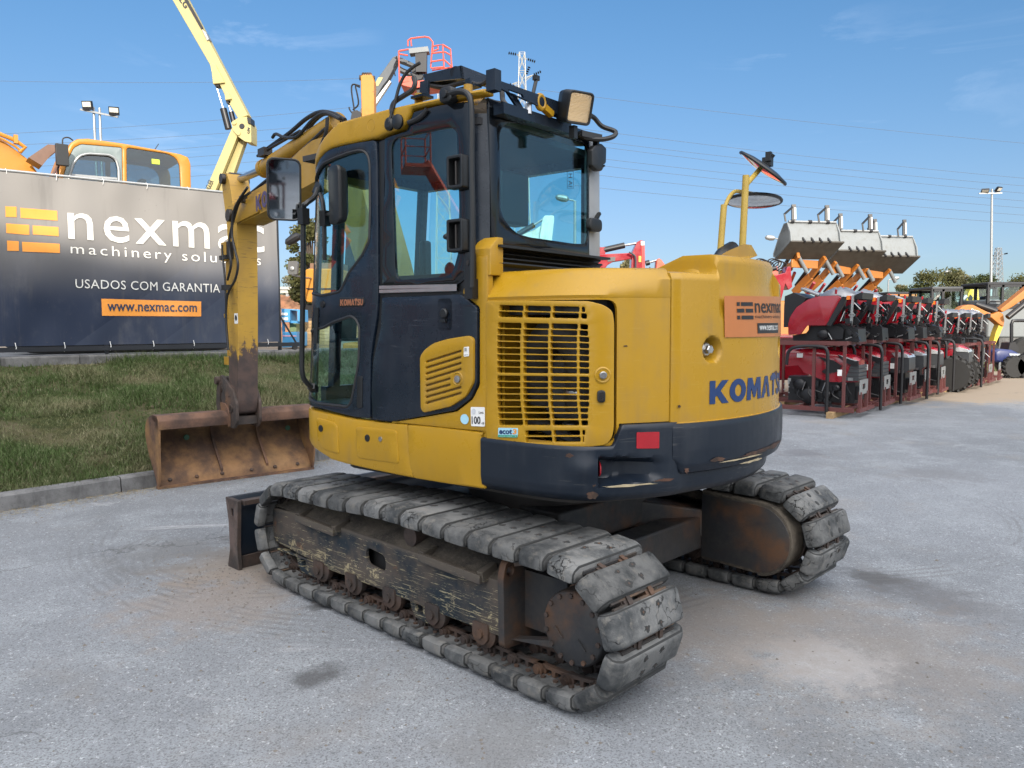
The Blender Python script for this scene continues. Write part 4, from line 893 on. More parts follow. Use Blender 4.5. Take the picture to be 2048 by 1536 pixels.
for i, (px, mt) in enumerate((((1353, 812, 4, 4), 'chip'), ((1251, 692, 5, 2), 'chip'), ((1543, 745, 4, 5), 'chip'))): patch('paint_chip', cw if px[0] > 1341 else en, *px, .0195 if px[0] > 1341 else .002, M[mt], 10, 40 + i)
def logo_bars(): return None
LB = dict(bold=.012)
bars = [(None, 1, (x0, y0, x1, y1)) for x0, x1, y0, y1 in ((.122, .155, .76, .85), (.17, .315, .76, .85), (.122, .205, .60, .69), (.222, .315, .60, .69), (.122, .155, .435, .525), (.17, .315, .435, .525))]
sticker('dealer_sticker', cw, [(1442, 674.5), (1553, 672), (1553, 594), (1441, 592)], bars + [('nexmac', 1, (.34, .59, .93, .83), LB), ('machinery solutions', 1, (.34, .43, .9, .55)), (None, 1, (.365, .09, .80, .34)), ('www.nexmac.com', 2, (.395, .16, .78, .28))], .0205, .004, M['orangesticker'], [M['ink'], M['white']])
def kfun(px, off):
    c = [V(p) for p in hs(px)]
    return lambda x, y: (lambda q: S(q.x, q.y, off))((c[0] * (1 - x) + c[1] * x) * (1 - y) + (c[3] * (1 - x) + c[2] * x) * y)
b = MB(); f = kfun(z8([(1368, 950), (1730, 918), (1728, 790), (1372, 816)]), .0205); t0 = hitS(*z8([(1368, 880)])[0]); 
tk0 = hitS(*z8([(1369, 950)])[0]); tk1 = hitS(*z8([(1736, 915)])[0]); hk = hitS(*z8([(1372, 816)])[0])[1] - tk0[1]
lt = (tk1[0] - tk0[0]) / 5.3                                        # seven block letters, the last two run round the tail
def lets(ch):
    K = {'K': [[(0, 0), (0, 1), (.28, 1), (.28, .62), (.62, 1), (.98, 1), (.55, .55), (1, 0), (.64, 0), (.36, .36), (.28, .28), (.28, 0)]],
         'O': [circ(.5, .5, .5, 24, .52), circ(.5, .5, .20, 16, .27)], 'M': [[(0, 0), (.06, 1), (.34, 1), (.5, .55), (.66, 1), (.94, 1), (1, 0), (.74, 0), (.72, .55), (.56, .1), (.44, .1), (.28, .55), (.26, 0)]],
         'A': [[(0, 0), (.34, 1), (.66, 1), (1, 0), (.72, 0), (.66, .2), (.5, .72), (.42, .48), (.50, .22), (.34, .2), (.28, 0)]], 'T': [[(.36, 0), (.36, .74), (.0, .74), (.0, .94), (.2, 1), (.3, 1.08), (.7, 1.08), (.8, 1), (1, .94), (1, .74), (.64, .74), (.64, 0)]],
         'S': [[(.02, .28), (.04, .08), (.3, -.02), (.7, -.02), (.95, .12), (.98, .36), (.8, .52), (.4, .64), (.34, .74), (.5, .8), (.68, .72), (.94, .76), (.86, .94), (.6, 1.02), (.3, 1), (.06, .86), (.04, .62), (.24, .48), (.62, .36), (.68, .26), (.5, .19), (.32, .28)]],
         'U': [[(0, 1), (.28, 1), (.28, .36), (.36, .22), (.64, .22), (.72, .36), (.72, 1), (1, 1), (1, .3), (.8, .04), (.6, -.02), (.4, -.02), (.2, .04), (0, .3)]]}
    return K[ch]
def komatsu(b, f, mi=0, flat=True):
    """f(x, y, d): x runs 0..7.9 along the word, y 0..1 up"""
    x = 0
    for ch, w_ in zip('KOMATSU', (1.05, 1.08, 1.22, 1.0, .92, .82, .9)):
        L_ = lets(ch); b.plate([(x + p[0] * w_, p[1]) for p in L_[0]], f, 0, .0012, [[(x + p[0] * w_, p[1]) for p in h] for h in L_[1:]], 0, mi, step=.35); x += w_ + .06
komatsu(b, lambda x, y, d: S(tk0[0] + x * lt * 1.03, tk0[1] + y * hk, .0195 + d)); b.build('maker_lettering', M['blueink'], cw)
# box bracket, exhaust elbow and mirrors on the tail
CWT = lambda x, y, off=-.2: None
def on_plane_dist(x, y, u): p = UF.hit(x, y, 0, u); return p
b = MB(); uq = -1.02; q = [on_plane_dist(*p, uq) for p in ((1487, 487), (1514, 510), (1506, 522), (1480, 528), (1415, 528), (1450, 505))]
c0 = on_plane_dist(1450, 515, uq); R = Matrix.Rotation(rad(-8), 3, 'Z')
def bent(pts, mb, u0, u1): mb.plate([(p.y, p.z) for p in pts], lambda y, z, d: V((d, y, z)), u0, u1)
top = [on_plane_dist(*p, -1.12) for p in ((1453, 503), (1488, 488), (1484, 514), (1415, 528))]
b.add([*top, *[p + V((.01, .0, -.006)) for p in top]], [(0, 1, 2, 3), (7, 6, 5, 4), (0, 4, 5, 1), (1, 5, 6, 2), (2, 6, 7, 3), (3, 7, 4, 0)])
back = [on_plane_dist(*p, -1.12) for p in ((1488, 488), (1503, 490), (1515, 511), (1484, 514))]
back2 = [on_plane_dist(1484, 514, -1.12), on_plane_dist(1515, 511, -1.12), on_plane_dist(1482, 523, -1.16), on_plane_dist(1415, 528, -1.16)]
for Q in (back, back2): b.add([*Q, *[p + V((.008, 0, -.004)) for p in Q]], [(0, 1, 2, 3), (7, 6, 5, 4), (0, 4, 5, 1), (1, 5, 6, 2), (2, 6, 7, 3), (3, 7, 4, 0)])
b.build('mirror_bracket', M['yellow'], ex, smooth=20)
b = MB(); e = [on_plane_dist(*p, -1.0) for p in ((1432, 545), (1437, 525), (1448, 508), (1464, 498))]; b.tube(spline(e, 5), .042, 14, cap=False); b.tube(spline([p + V((.004, 0, -.002)) for p in e], 5), .035, 14, cap=False); b.build('exhaust_elbow', M['black'], ex)
M['pole'] = paint('pole_yellow', (.42, .29, .05), .5, dirty=.3)
b = MB(); a0, a1 = on_plane_dist(1483, 505, -1.08), on_plane_dist(1492, 351, -1.08); b.cyl(a0 - V((0, 0, .1)), a1, .018, n=14); a2 = on_plane_dist(1520, 338, -1.08); b.cyl(a1 - V((0, 0, .05)), a2, .014, n=12)
p1_ = b.build('mirror_post', M['pole'], ex)
def disc_mirror(parent, cpx, r, nrm, u, back):
    c = on_plane_dist(*cpx, u); b = MB(); b.lathe([(0, -.022), (r * .6, -.016), (r, -.004), (r + .006, .004), (r + .004, .012), (r - .006, .013)], c, nrm, 36, 0); b.lathe([(r - .006, .0125), (r * .5, .024), (0, .03)], c, nrm, 36, 1)
    n = V(nrm).normalized()
    if back: b.box(c - n * .035, (.05, .04, .05)); b.box(c - n * .055 + V((0, .02, .01)), (.03, .025, .05)); b.cyl(c - n * .05, c - n * .085 , .012)
    return b.build('round_mirror', [M['black'], M['mirror']], parent)
vw = (UF.Bi @ (CO - UF.w(on_plane_dist(1527, 335, -1.08)))).normalized()
rt = (-vw).cross(V((0, 0, 1))).normalized(); up = rt.cross(-vw).normalized()
disc_mirror(p1_, (1527, 335), .155, -(up * .79 + rt * .61) + vw * .05, -1.08, True)
b = MB(); a0, a1 = on_plane_dist(1438, 505, -.98), on_plane_dist(1448, 410, -.98); b.cyl(a0 - V((0, 0, .1)), a1, .017, n=14); b.tube(spline([a1 - V((0, 0, .02)), on_plane_dist(1458, 395, -.98), on_plane_dist(1468, 384, -.98), on_plane_dist(1480, 383, -.98), on_plane_dist(1505, 388, -.98)], 4), .011, 10); p2_ = b.build('mirror_post', M['pole'], ex)
disc_mirror(p2_, (1508, 400), .155, -up * .96 + vw * .29 - rt * .03, -.98, False)

# ---------------------------------------------------------------- cab: near side
# yellow body behind the dark panel, bracket beside the rear window
b = MB(); o = hs(z6([(640, 1062), (900, 1020), (1100, 985), (1210, 900), (1258, 800), (1258, 262), (1140, 165), (1150, 120), (1165, 50), (1185, -20), (1230, -90)])) + [(tA + .015, 1.87), (tA + .015, 1.04)] + hs(z6([(1300, 1128)]))
b.plate(rpoly(o, .008, 2), SP(.006), -.04, 0, b=.006, step=.08)
for q in ((1205, 30),): t, w = hitS(*z6([q])[0]); b.plate(rrect(t - .03, w - .08, t + .03, w + .10, .02), SP(.008), 0, .02, b=.004, mi=1); [b.lathe([(.012, 0), (.010, .008), (0, .008)], S(t, w + d, .028), (0, 1, 0), 8, 2) for d in (-.04, .05)]
b.build('rear_quarter_panel', [M['yellow'], M['black'], M['darksteel']], ex)
b = MB(); q = [UF.hit(*p, 0, -.43) for p in ((975, 542), (977, 508), (1000, 492), (1000, 540))]; b.plate([(p.y, p.z) for p in ([V((0, 1.0, 1.78)), V((0, 1.0, 1.90)), V((0, .945, 1.955)), V((0, .905, 1.955)), V((0, .905, 1.78))])], lambda y, z, d: V((d, y, z)), -.34, -.445, b=.006); b.build('window_bracket', M['yellow'], ex)
b = MB(); dp = hs(z6([(586, 192), (860, 182), (1138, 168), (1250, 262), (1250, 790), (1205, 895), (1095, 980), (900, 1015), (650, 1056), (522, 1042), (512, 850), (522, 650), (555, 500), (578, 400)])); b.plate(rpoly(dp, .015, 3), SP(.012), -.02, .004, b=.006, step=.08); 
t, w = hitS(*z6([(1028, 310)])[0]); b.plate(rrect(t - .045, w - .075, t + .045, w + .075, .02), SP(.016), 0, -.014, b=.008); b.lathe([(.024, 0), (.024, .012), (.018, .016), (0, .016)], S(t, w + .005, .016), (0, 1, 0), 18, 1); b.box(S(t, w - .03, .028), (.035, .012, .012), mi=1)
dpo = b.build('rear_side_door', [M['cabdark'], M['black']], ex)
b = MB(); vp = hs(z6([(866, 602), (898, 555), (960, 510), (1060, 480), (1205, 457), (1238, 478), (1238, 780), (1185, 880), (1080, 950), (892, 993), (872, 965)])); sl = []
for (xa, ya, xb, yb) in ((908, 641, 1156, 563), (908, 682, 1156, 606), (908, 724, 1156, 647), (908, 765, 1156, 689), (908, 806, 1080, 755), (908, 845, 1080, 797), (908, 886, 1156, 815), (908, 927, 1156, 855)):
    q = z6([(xa, ya - 7), (xb, yb - 7), (xb, yb + 7), (xa, ya + 7)]); sl.append(rpoly(hs(q), .006, 3))
b.plate(rpoly(vp, .02, 3), SP(.030), -.016, .002, sl, .005); t, w = hitS(*z6([(1134, 758)])[0]); b.lathe([(.034, 0), (.030, .004), (.024, 0)], S(t, w, .031), (0, 1, 0), 20); b.lathe([(.017, 0), (.017, .01), (0, .012)], S(t, w, .030), (0, 1, 0), 16, 1)
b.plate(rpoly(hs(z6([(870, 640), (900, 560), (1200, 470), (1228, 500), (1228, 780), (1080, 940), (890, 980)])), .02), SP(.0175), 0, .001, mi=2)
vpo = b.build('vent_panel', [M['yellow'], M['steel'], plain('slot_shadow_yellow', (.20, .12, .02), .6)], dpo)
sticker('warning_sticker', vpo, z6([(1178, 603), (1214, 600), (1214, 533), (1178, 537)]), [(None, 1, (.15, .55, .6, .9)), (None, 1, (.1, .15, .9, .2))], .0335, .004, M['white'], [plain('grey_print', (.3, .3, .28), .5)])
qp = [o_ for o_ in bpy.data.objects if o_.name == 'rear_quarter_panel'][0]
sticker('noise_sticker', qp, z6([(1203, 1088), (1299, 1092), (1298, 956), (1200, 955)]), [('100', 1, (.07, .12, .70, .52), dict(bold=.02)), ('dB', 1, (.78, .12, .97, .24)), ('Lwa', 1, (.6, .66, .92, .8), dict(bold=.01)), (lambda: circ(.5, .5, .5, 16), 2, (.08, .62, .38, .92))], .0075, .006, M['white'], [M['ink'], plain('grey_print', (.55, .57, .6), .5)])
b = MB(); t, w = hitS(*z6([(1157, 1040)])[0]); b.plate(circ(t, w, .026, 20, .024), SP(.0075), 0, .0015); b.build('round_sticker', M['lightblue'], qp)
# upper rear side window: black-bordered glass
wf = hs(z5([(690, 392), (870, 330), (895, 250), (920, 180), (1120, 128), (1330, 96), (1378, 100), (1392, 700), (1385, 1490)]) + z6([(1110, 100), (575, 108)])); wc = hs(z5([(742, 470), (762, 408), (800, 388), (1180, 308), (1240, 308), (1270, 345), (1290, 900), (1285, 1300), (1240, 1470), (1180, 1510), (820, 1535), (785, 1515), (775, 1450)]))
wc = rpoly(wc, .02, 3); b = MB(); b.plate(rpoly(wf, .012, 3), SP(.0), -.012, .004, [wc], .003, step=.1); sw = b.build('side_window_frame', M['frit'], ex)
b = MB(); b.plate(inset(ccw(wc), -.01), SP(-.003), -.004, 0); b.build('window_glass', M['glass'], sw)
b = MB()
for y0, y1 in ((575, 572), (583, 578.5)): a, c = hitS(763, y0), hitS(918, y1); b.grid([[S(a[0] + (c[0] - a[0]) * k / 8, a[1] + (c[1] - a[1]) * k / 8 + dw, o) for dw, o in ((-.010, .004), (-.008, .016), (.008, .016), (.010, .004))] for k in range(9)])
b.build('slide_rail', M['steel'], ex)
b = MB(); t0_, t1_ = hitS(762, 580)[0], hitS(930, 578)[0]; b.plate([(t0_, 1.66), (t1_, 1.66), (t1_, 1.80), (t0_, 1.80)], SP(-.004), -.03, 0); b.build('rail_backing', M['black'], ex)
for y in (z5([(1305, 672)])[0], z5([(1305, 1182)])[0]):                   # latch boxes on the window's rear edge
    t, w = hitS(*y); b = MB(); b.plate(rrect(t - .05, w - .075, t + .05, w + .075, .012), lambda x, z, d: S(x, z, d), .004, .05, [rrect(t - .036, w - .06, t + .036, w + .06, .01)], .004); b.plate(rrect(t - .045, w - .07, t + .045, w + .07, .01), SP(.004), 0, .004); b.cyl(S(t - .005, w - .055, .03), S(t - .005, w + .05, .03), .006, n=8, mi=1); b.lathe([(.014, 0), (.017, .01), (.010, .03), (0, .034)], S(t - .05, w + .0, .03), (1, 0, 0), 12) if y[1] > 400 else None; b.build('window_latch', [M['black'], M['darksteel']], sw)
# door
do = [(-.26, 1.095), (-.26, 2.385), (-.2, 2.405)] + hs(z5([(182, 545), (215, 505), (265, 475), (350, 452), (450, 430), (600, 407), (628, 420), (636, 560), (640, 1000)]) + z6([(555, 190), (546, 330), (520, 480), (503, 620), (500, 1036), (395, 1028), (240, 990), (150, 962)])) + [(-.2, 1.10)]
w1 = [(-.225, 1.74), (-.225, 2.33)] + hs(z5([(205, 588), (300, 545), (400, 508), (485, 488), (530, 495), (562, 530), (576, 600), (579, 980), (571, 1220), (520, 1330)]) + z6([(350, 22), (310, 110), (286, 155), (162, 181)]))
w2 = [(-.21, 1.52)] + hs(z6([(170, 400), (230, 365), (305, 338), (362, 318), (400, 340), (426, 400), (420, 640), (391, 800), (366, 925), (340, 958), (145, 935)])) + [(-.20, 1.14), (-.225, 1.2), (-.225, 1.48)]
w1 = rpoly(w1, .02, 3); w2 = rpoly(w2, .02, 3); b = MB(); b.plate(rpoly(do, .012, 3), SP(.010), -.03, 0, [w1, w2], .008, step=.06)
t, w = hitS(*z6([(430, 850)])[0]); b.plate(rrect(t - .022, w - .085, t + .022, w + .085, .012), SP(.0105), 0, .004, b=.002, mi=1); t, w = hitS(*z6([(128, 390)])[0]); b.plate(rrect(t - .02, w - .1, t + .02, w + .1, .008), SP(.0105), 0, .006, mi=1); t, w = hitS(*z6([(170, 240)])[0]); b.lathe([(.02, 0), (.018, .008), (0, .009)], S(t, w, .01), (0, 1, 0), 14, 1)
dr = b.build('cab_door', [M['cabdark'], M['black']], ex, smooth=40)
for q in (w1, w2):
    b = MB(); b.plate(inset(ccw(q), -.012), SP(.0), -.004, 0, step=.05); b.build('window_glass', M['glass'], dr, smooth=60)
    b = MB(); lp = densify(inset(ccw(q), .002), .04); b.tube([S(x, z, .006) for x, z in lp], .009, 6, closed=True); b.build('window_seal', M['rubberhose'], dr)
b = MB(); f4 = hs(z6([(296, 250), (455, 248), (455, 205), (296, 207)])); b.plate(rpoly(hs(z6([(286, 258), (452, 254), (466, 228), (460, 190), (286, 192)])), .006), SP(.011), 0, .003, b=.002); komatsu(b, lambda x, y, d: S(f4[0][0] + (f4[1][0] - f4[0][0]) * x / 7.35, f4[0][1] + (f4[3][1] - f4[0][1]) * y, .0145 + d), 1); b.build('maker_badge', [M['black'], plain('copper_badge_print', (.30, .12, .06), .4)], dr)
# dark gap strip between door and window, roof band
b = MB(); b.plate(hs(z5([(636, 420), (690, 395), (695, 1500)]) + z6([(590, 200), (575, 380), (520, 640), (522, 1040), (495, 1040), (500, 640), (548, 330)])), SP(-.004), -.03, 0, step=.1); b.build('door_seal', M['black'], ex)
rb = [(-.62, 2.37), (-.2, 2.40)] + hs(z5([(175, 552), (210, 508), (265, 475), (350, 452), (450, 432), (640, 392)]) + z4([(315, 782), (440, 737), (482, 690), (505, 640), (520, 597), (870, 520), (1000, 500)])) + hs([(977, 189)])
tb = [hitS(*p) for p in z4([(1040, 448), (930, 466), (720, 515), (540, 552), (360, 592), (180, 640), (0, 690)]) + z5([(275, 312), (215, 380)])] + [(-.2, 2.455), (-.62, 2.43)]
b = MB(); b.plate(rpoly(rb + tb, .01, 3), SP(.012), -.05, .004, b=.014, step=.06)
t, w = hitS(*z5([(595, 290)])[0]); b.lathe([(.032, 0), (.030, .003), (.026, .001)], S(t, w, .014), (0, 1, 0), 20)
rfb = b.build('roof_band', M['yellow'], ex, smooth=45)
b = MB(); rows = []
for k in range(21):                                                    # crowned roof
    u = .80 - 1.16 * k / 20; wz = 2.57 + .05 * math.sin(math.pi * min(1, .15 + k / 20 * .85)) - (.10 * (1 - k / 4) ** 2 if k < 4 else 0)
    rows.append([V((u - (.10 if j in (0, 6) and k < 3 else 0), v, wz + dz)) for j, (v, dz) in enumerate(((.985, -.02), (.94, .02), (.8, .035), (.5, .04), (.2, .035), (.04, .01), (-.01, -.03)))])
b.grid(rows); b.plate([(.95, .97), (-.36, .97), (-.36, 0), (.95, 0)], lambda x, y, d: V((x, y, d)), 2.47, 2.50, mi=1); b.build('cab_roof', [M['yellow'], M['dkgrey']], ex, smooth=50)
# cab rear
ru = -.385; RP_ = lambda y, z, d: V((ru - d, y, z))
def hr(pts, u=ru): return [(p.y, p.z) for p in (UF.hit(*q, 0, u) for q in pts)]
rg = hr(z7([(186, 62), (560, 190), (1000, 340), (1002, 1340), (560, 1290), (212, 1242)])); rc = rpoly(hr(z7([(280, 640), (276, 350), (300, 300), (360, 262), (520, 285), (800, 380), (960, 430), (995, 480), (1002 - 6, 1200), (975, 1245), (880, 1242), (520, 1190), (430, 1165), (360, 1110), (310, 1040), (283, 960)])), .02, 3)
b = MB(); b.plate(rg, RP_, -.010, .004, [rc], .003); rw = b.build('rear_window_frame', M['frit'], ex)
b = MB(); b.plate(inset(ccw(rc), -.012), RP_, -.006, -.002); b.build('window_glass', M['glass'], rw)
b = MB(); f = quad(*[UF.hit(*p, 0, ru - .006) for p in z7([(826, 795), (878, 795), (878, 655), (826, 655)])]); 
for x0, y0, x1, y1 in ((0, 0, 1, .025), (0, .97, 1, 1), (0, 0, .05, 1), (.95, 0, 1, 1)): b.add([f(x0, y0), f(x1, y0), f(x1, y1), f(x0, y1)], [(0, 1, 2, 3)])
write(b, 'IA', lambda x, y: f(.2 + .6 * y, .1 + x * .35)); write(b, 'H', lambda x, y: f(.2 + .6 * y, .6 + x * .25)); b.build('window_print', M['ink'], rw)
b = MB(); cs = hr(z7([(1003, 345), (1085, 360), (1090, 1350), (1003, 1340)])); b.plate(cs, RP_, -.03, .002, b=.004); b.build('corner_post', plain('reflection_grey_post', (.30, .32, .34), .3), ex)  # the corner's reflection is put into this post's light grey colour
b = MB(); b.plate([(ru, .93), (-.30, .99), (-.29, .97), (ru + .02, .90)], lambda x, y, d: V((x, y, d)), 1.80, 2.52); b.build('corner_post', M['cabdark'], ex)
b = MB(); b.box((ru + .03, .48, 1.845), (.06, .92, .11)); [b.box((ru - .01 - .012 * k, .47, 1.90 - .022 * k), (.03, .93, .008), Matrix.Rotation(.5, 3, 'Y')) for k in range(4)]; b.box((ru - .03, .47, 1.915), (.10, .95, .012)); b.build('rear_louvre', M['black'], ex)
# far side and front of the cab: posts, glass
b = MB()
for u in (-.34, .38): b.bar((u, .02, 1.1), (u, .02, 2.5), .07, .06, (1, 0, 0))
b.bar((-.36, .02, 2.46), (.92, .02, 2.46), .05, .08); b.bar((-.36, .02, 1.72), (.97, .02, 1.60), .05, .06); b.box((.3, .02, 1.35), (1.3, .04, .5))
for v in (.04, .72): b.bar((1.04, v, 1.1), (.93, v, 2.48), .05, .05, (1, 0, 0))
b.bar((.93, .04, 2.46), (.93, .80, 2.46), .06, .08); b.bar((1.03, .04, 1.14), (1.03, .80, 1.14), .05, .1); b.bar((.99, .04, 1.75), (.99, .75, 1.75), .025, .025)
b.build('cab_frame', M['cabdark'], ex)
b = MB(); b.add([(1.035, .06, 1.15), (1.035, .74, 1.15), (.93, .74, 2.44), (.93, .06, 2.44)], [(0, 1, 2, 3)]); b.build('cab_glazing', M['glass'], ex); b = MB(); b.add([(-.32, .02, 1.72), (.95, .02, 1.62), (.88, .02, 2.44), (-.32, .02, 2.44)], [(0, 1, 2, 3)]); b.build('cab_glazing', M['glass'], ex)
b = MB(); b.box((.30, .5, 1.10), (1.25, .9, .04)); b.build('cab_floor', M['black'], ex)
# seat, consoles
b = MB(); b.box((.16, .50, 1.50), (.50, .50, .13)); b.box((-.06, .50, 1.68), (.13, .44, .34), Matrix.Rotation(-.12, 3, 'Y')); b.box((.16, .5, 1.25), (.4, .4, .4)); st = b.build('seat', M['dkgrey'], ex, bevel=.045, seg=3)
b = MB(); hd = UF.hit(1016, 398, 0, -.15); b.box((-.15, hd.y, hd.z), (.10, .24, .27)); b.cyl((-.14, hd.y, hd.z - .4), (-.14, hd.y, hd.z), .014); b.build('headrest', M['black'], st, bevel=.05, seg=3)
b = MB(); b.box((.36, .80, 1.58), (.5, .14, .22)); b.box((.36, .18, 1.58), (.5, .16, .22)); b.cyl((.55, .80, 1.65), (.57, .80, 1.86), .02); b.cyl((.55, .18, 1.65), (.57, .18, 1.86), .02)
b.lathe([(.025, 0), (.035, .06), (.02, .1)], (.57, .80, 1.84), (0, 0, 1), 12); b.lathe([(.025, 0), (.035, .06), (.02, .1)], (.57, .18, 1.84), (0, 0, 1), 12); b.box((.9, .35, 1.75), (.1, .2, .18)); b.box((.88, .08, 1.95), (.05, .08, .3)); b.build('control_console', M['black'], ex, bevel=.02)

# ---------------------------------------------------------------- roof fittings
def lp(px, v): return UF.hit(*px, 1, v)
hp = z4([(762, 495), (800, 478), (850, 470), (890, 480), (915, 510), (926, 560), (930, 700), (930, 980)]) + [(945, 420), (945, 500), (944, 575)]
b = MB(); b.tube(spline([lp(p, 1.04) for p in hp], 4), .014, 10); q = lp(hp[0], 1.03); b.plate(rrect(q.x - .04, q.z - .035, q.x + .04, q.z + .035, .025), lambda x, z, d: V((x, d, z)), 1.0, 1.05, b=.008); b.lathe([(.02, 0), (.018, .012), (0, .014)], V((q.x, 1.05, q.z)), (0, 1, 0), 10); q = lp((944, 578), 1.02); b.box(q, (.05, .05, .09)); b.build('handrail', M['black'], ex)
def rp(px, u): return UF.hit(*px, 0, u)
# dark box on a bracket over the roof
b = MB(); bxp = [lp(p, .80) for p in z4([(590, 350), (855, 285), (865, 375), (600, 405)])]
def slab(pts, dv, mb, mi=0): mb.add([*pts, *[p + V((0, -dv, 0)) for p in pts]], [(0, 1, 2, 3), (7, 6, 5, 4), (0, 4, 5, 1), (1, 5, 6, 2), (2, 6, 7, 3), (3, 7, 4, 0)], mi)
ax_ = (bxp[1] - bxp[0]).normalized(); slab(bxp, .012, b); c = bxp; dn = V((0, -.24, 0))
e1 = [c[1], c[1] + dn, c[2] + dn, c[2]]; slab([e1[0], e1[1], e1[2], e1[3]], 0, b) if False else b.add([*e1, *[p - ax_ * .01 for p in e1]], [(0, 1, 2, 3), (7, 6, 5, 4), (0, 4, 5, 1), (1, 5, 6, 2), (2, 6, 7, 3), (3, 7, 4, 0)])
b.add([c[0], c[1], c[1] + dn, c[0] + dn], [(0, 1, 2, 3)]); b.add([c[0], c[3], c[3] + dn, c[0] + dn], [(0, 1, 2, 3)])
p0 = lp(z4([(597, 505)])[0], .86); p1 = lp(z4([(600, 395)])[0], .86); b.bar(p0, p1, .06, .012, (0, 1, 0)); b.box(lp(z4([(580, 512)])[0], .9), (.09, .07, .012))
p0 = lp(z4([(912, 445)])[0], .8); p1 = lp(z4([(905, 380)])[0], .8); b.bar(p0, p1, .035, .012, (0, 1, 0)); b.box(p0, (.12, .05, .010))
for k in range(4): b.cyl(lp(z4([(690 + k * 30, 372 - k * 7)])[0], .78), lp(z4([(690 + k * 30, 372 - k * 7)])[0], .70), .012, n=8)
b.cyl(lp(z4([(820, 335)])[0], .79), lp(z4([(820, 335)])[0], .68), .03, n=14)
b.build('roof_camera_box', M['cabdark'], ex, smooth=20)
for px in ((556, 530), (905, 470)): b = MB(); q = lp(z4([px])[0], .88); b.cyl(q - V((0, 0, .05)), q + V((0, 0, .03)), .022, n=12); b.build('roof_boss', M['yellow'], ex)
hoses = [[(348, 690), (362, 640), (395, 520), (420, 430), (460, 350), (520, 295), (565, 268)], [(425, 690), (385, 660), (365, 600), (385, 545), (450, 500), (510, 460), (530, 410), (520, 370)], [(485, 690), (545, 665), (590, 630), (615, 595)], [(600, 405), (660, 430), (740, 440), (820, 420), (890, 405), (960, 420), (1010, 415), (1050, 385), (1085, 360), (1110, 380), (1130, 430), (1145, 480), (1150, 530), (1180, 570), (1210, 580)]]
for i, h in enumerate(hoses):
    b = MB(); b.tube(spline([lp(p, (1.03, 1.02, 1.01, .78)[i] - (.05 * k / len(h) if i < 2 else 0)) for k, p in enumerate(z4(h))], 5), .0125 if i else .008, 8)
    b.build('roof_hose', M['rubberhose'], ex)
b = MB()
for px, r in (((372, 705), .032), ((430, 690), .036)): q = lp(z4([px])[0], 1.0); b.lathe([(r, 0), (r, .012), (r * .6, .02), (0, .02)], V((q.x, 1.015, q.z)), (0, 1, 0), 18)
b.build('hose_grommet', M['black'], ex)
# visor rail over the rear window, beacon stalk, eye, lamp, handle, little mirror
b = MB(); rail = [rp(p, ru - .10) for p in z4([(1105, 385), (1150, 400), (1560, 545), (1600, 600), (1560, 640), (1180, 470), (1120, 440)])]
b.plate([(p.y, p.z) for p in rail], lambda y, z, d: V((ru - .10 + d, y, z)), 0, .012, [[(p.y, p.z) for p in (rp(q, ru - .10) for q in z4([(1185, 452), (1290, 490), (1300, 515), (1205, 482)]))]])
for a_ in ([(1180, 470), (1260, 590), (1310, 610), (1240, 490)], [(1440, 550), (1500, 640), (1560, 660), (1490, 570)]): q = [rp(p, ru - .07) for p in z4(a_)]; b.plate([(p.y, p.z) for p in q], lambda y, z, d: V((ru - .07 + d, y, z)), 0, .012)
b.bar(rp(z4([(1120, 590)])[0], ru - .05), rp(z4([(1600, 740)])[0], ru - .05), .06, .05); b.box(rp(z4([(1085, 395)])[0], ru - .10), (.05, .045, .09)); 
b.build('visor_rail', M['cabdark'], ex)
b = MB(); q = [rp(p, ru - .07) for p in z4([(1330, 600), (1360, 500), (1385, 390)])]; b.tube(q, .009, 8); b.box(q[2] + V((0, 0, .01)), (.022, .03, .022)); b.lathe([(.018, 0), (.014, .05)], q[0] - V((0, 0, .02)), (0, 0, 1), 10, 1); b.build('antenna', [M['black'], M['steel']], ex)
b = MB(); q = rp(z4([(1415, 545)])[0], ru - .09); b.tube([q + V((0, .028 * math.cos(a), .03 * math.sin(a))) for a in [k * math.pi / 8 for k in range(16)]], .013, 8, closed=True); b.bar(q - V((0, .03, .02)), q - V((0, .09, .04)), .03, .03); b.build('lifting_eye', M['yellow'], ex)
lc = [rp(p, ru - .20) for p in z4([(1620, 475), (1783, 535), (1755, 690), (1590, 640)])]; cc = sum(lc, V()) / 4; fx = (lc[1] - lc[0]).normalized(); nn = (UF.Bi @ (CO + V((2.6, 0, -.3)) - UF.w(cc))).normalized(); fz = V((0, 0, 1)); fz = (fz - nn * fz.dot(nn)).normalized(); fx = fz.cross(nn)
W_, H_ = .074, .077
LF = lambda x, y, d: cc + fx * x + fz * y + nn * d
b = MB(); b.plate(rrect(-W_ , -H_, W_, H_, .025), LF, -.05, .012, [rrect(-W_ * .84, -H_ * .84, W_ * .84, H_ * .84, .015)], .006); b.grid([[LF(x * s, y * s, d) for x, y in rrect(-W_, -H_, W_, H_, .025)] for s, d in ((1, -.049), (.92, -.09), (.7, -.11), (0.01, -.115))], closed=True); b.box(cc - nn * .05 - V((0, 0, .12)), (.03, .03, .06)); wl = b.build('work_lamp', M['black'], ex)
def lensm():
    m = NT('ribbed_lamp_lens'); m.bsdf((.80, .66, .46), .16, .35, None, .5, .004, .8); return m.m
b = MB(); n = 60; b.grid([[LF(-W_ * .84 + W_ * 1.68 * i / n, -H_ * .84 + H_ * 1.68 * k / n, .004 + (.0025 * math.sin(k * 2.1) + .006 * (1 - ((i - n / 2) / n * 2) ** 2))) for k in range(n + 1)] for i in range(n + 1)]); b.build('lamp_lens', lensm(), wl)
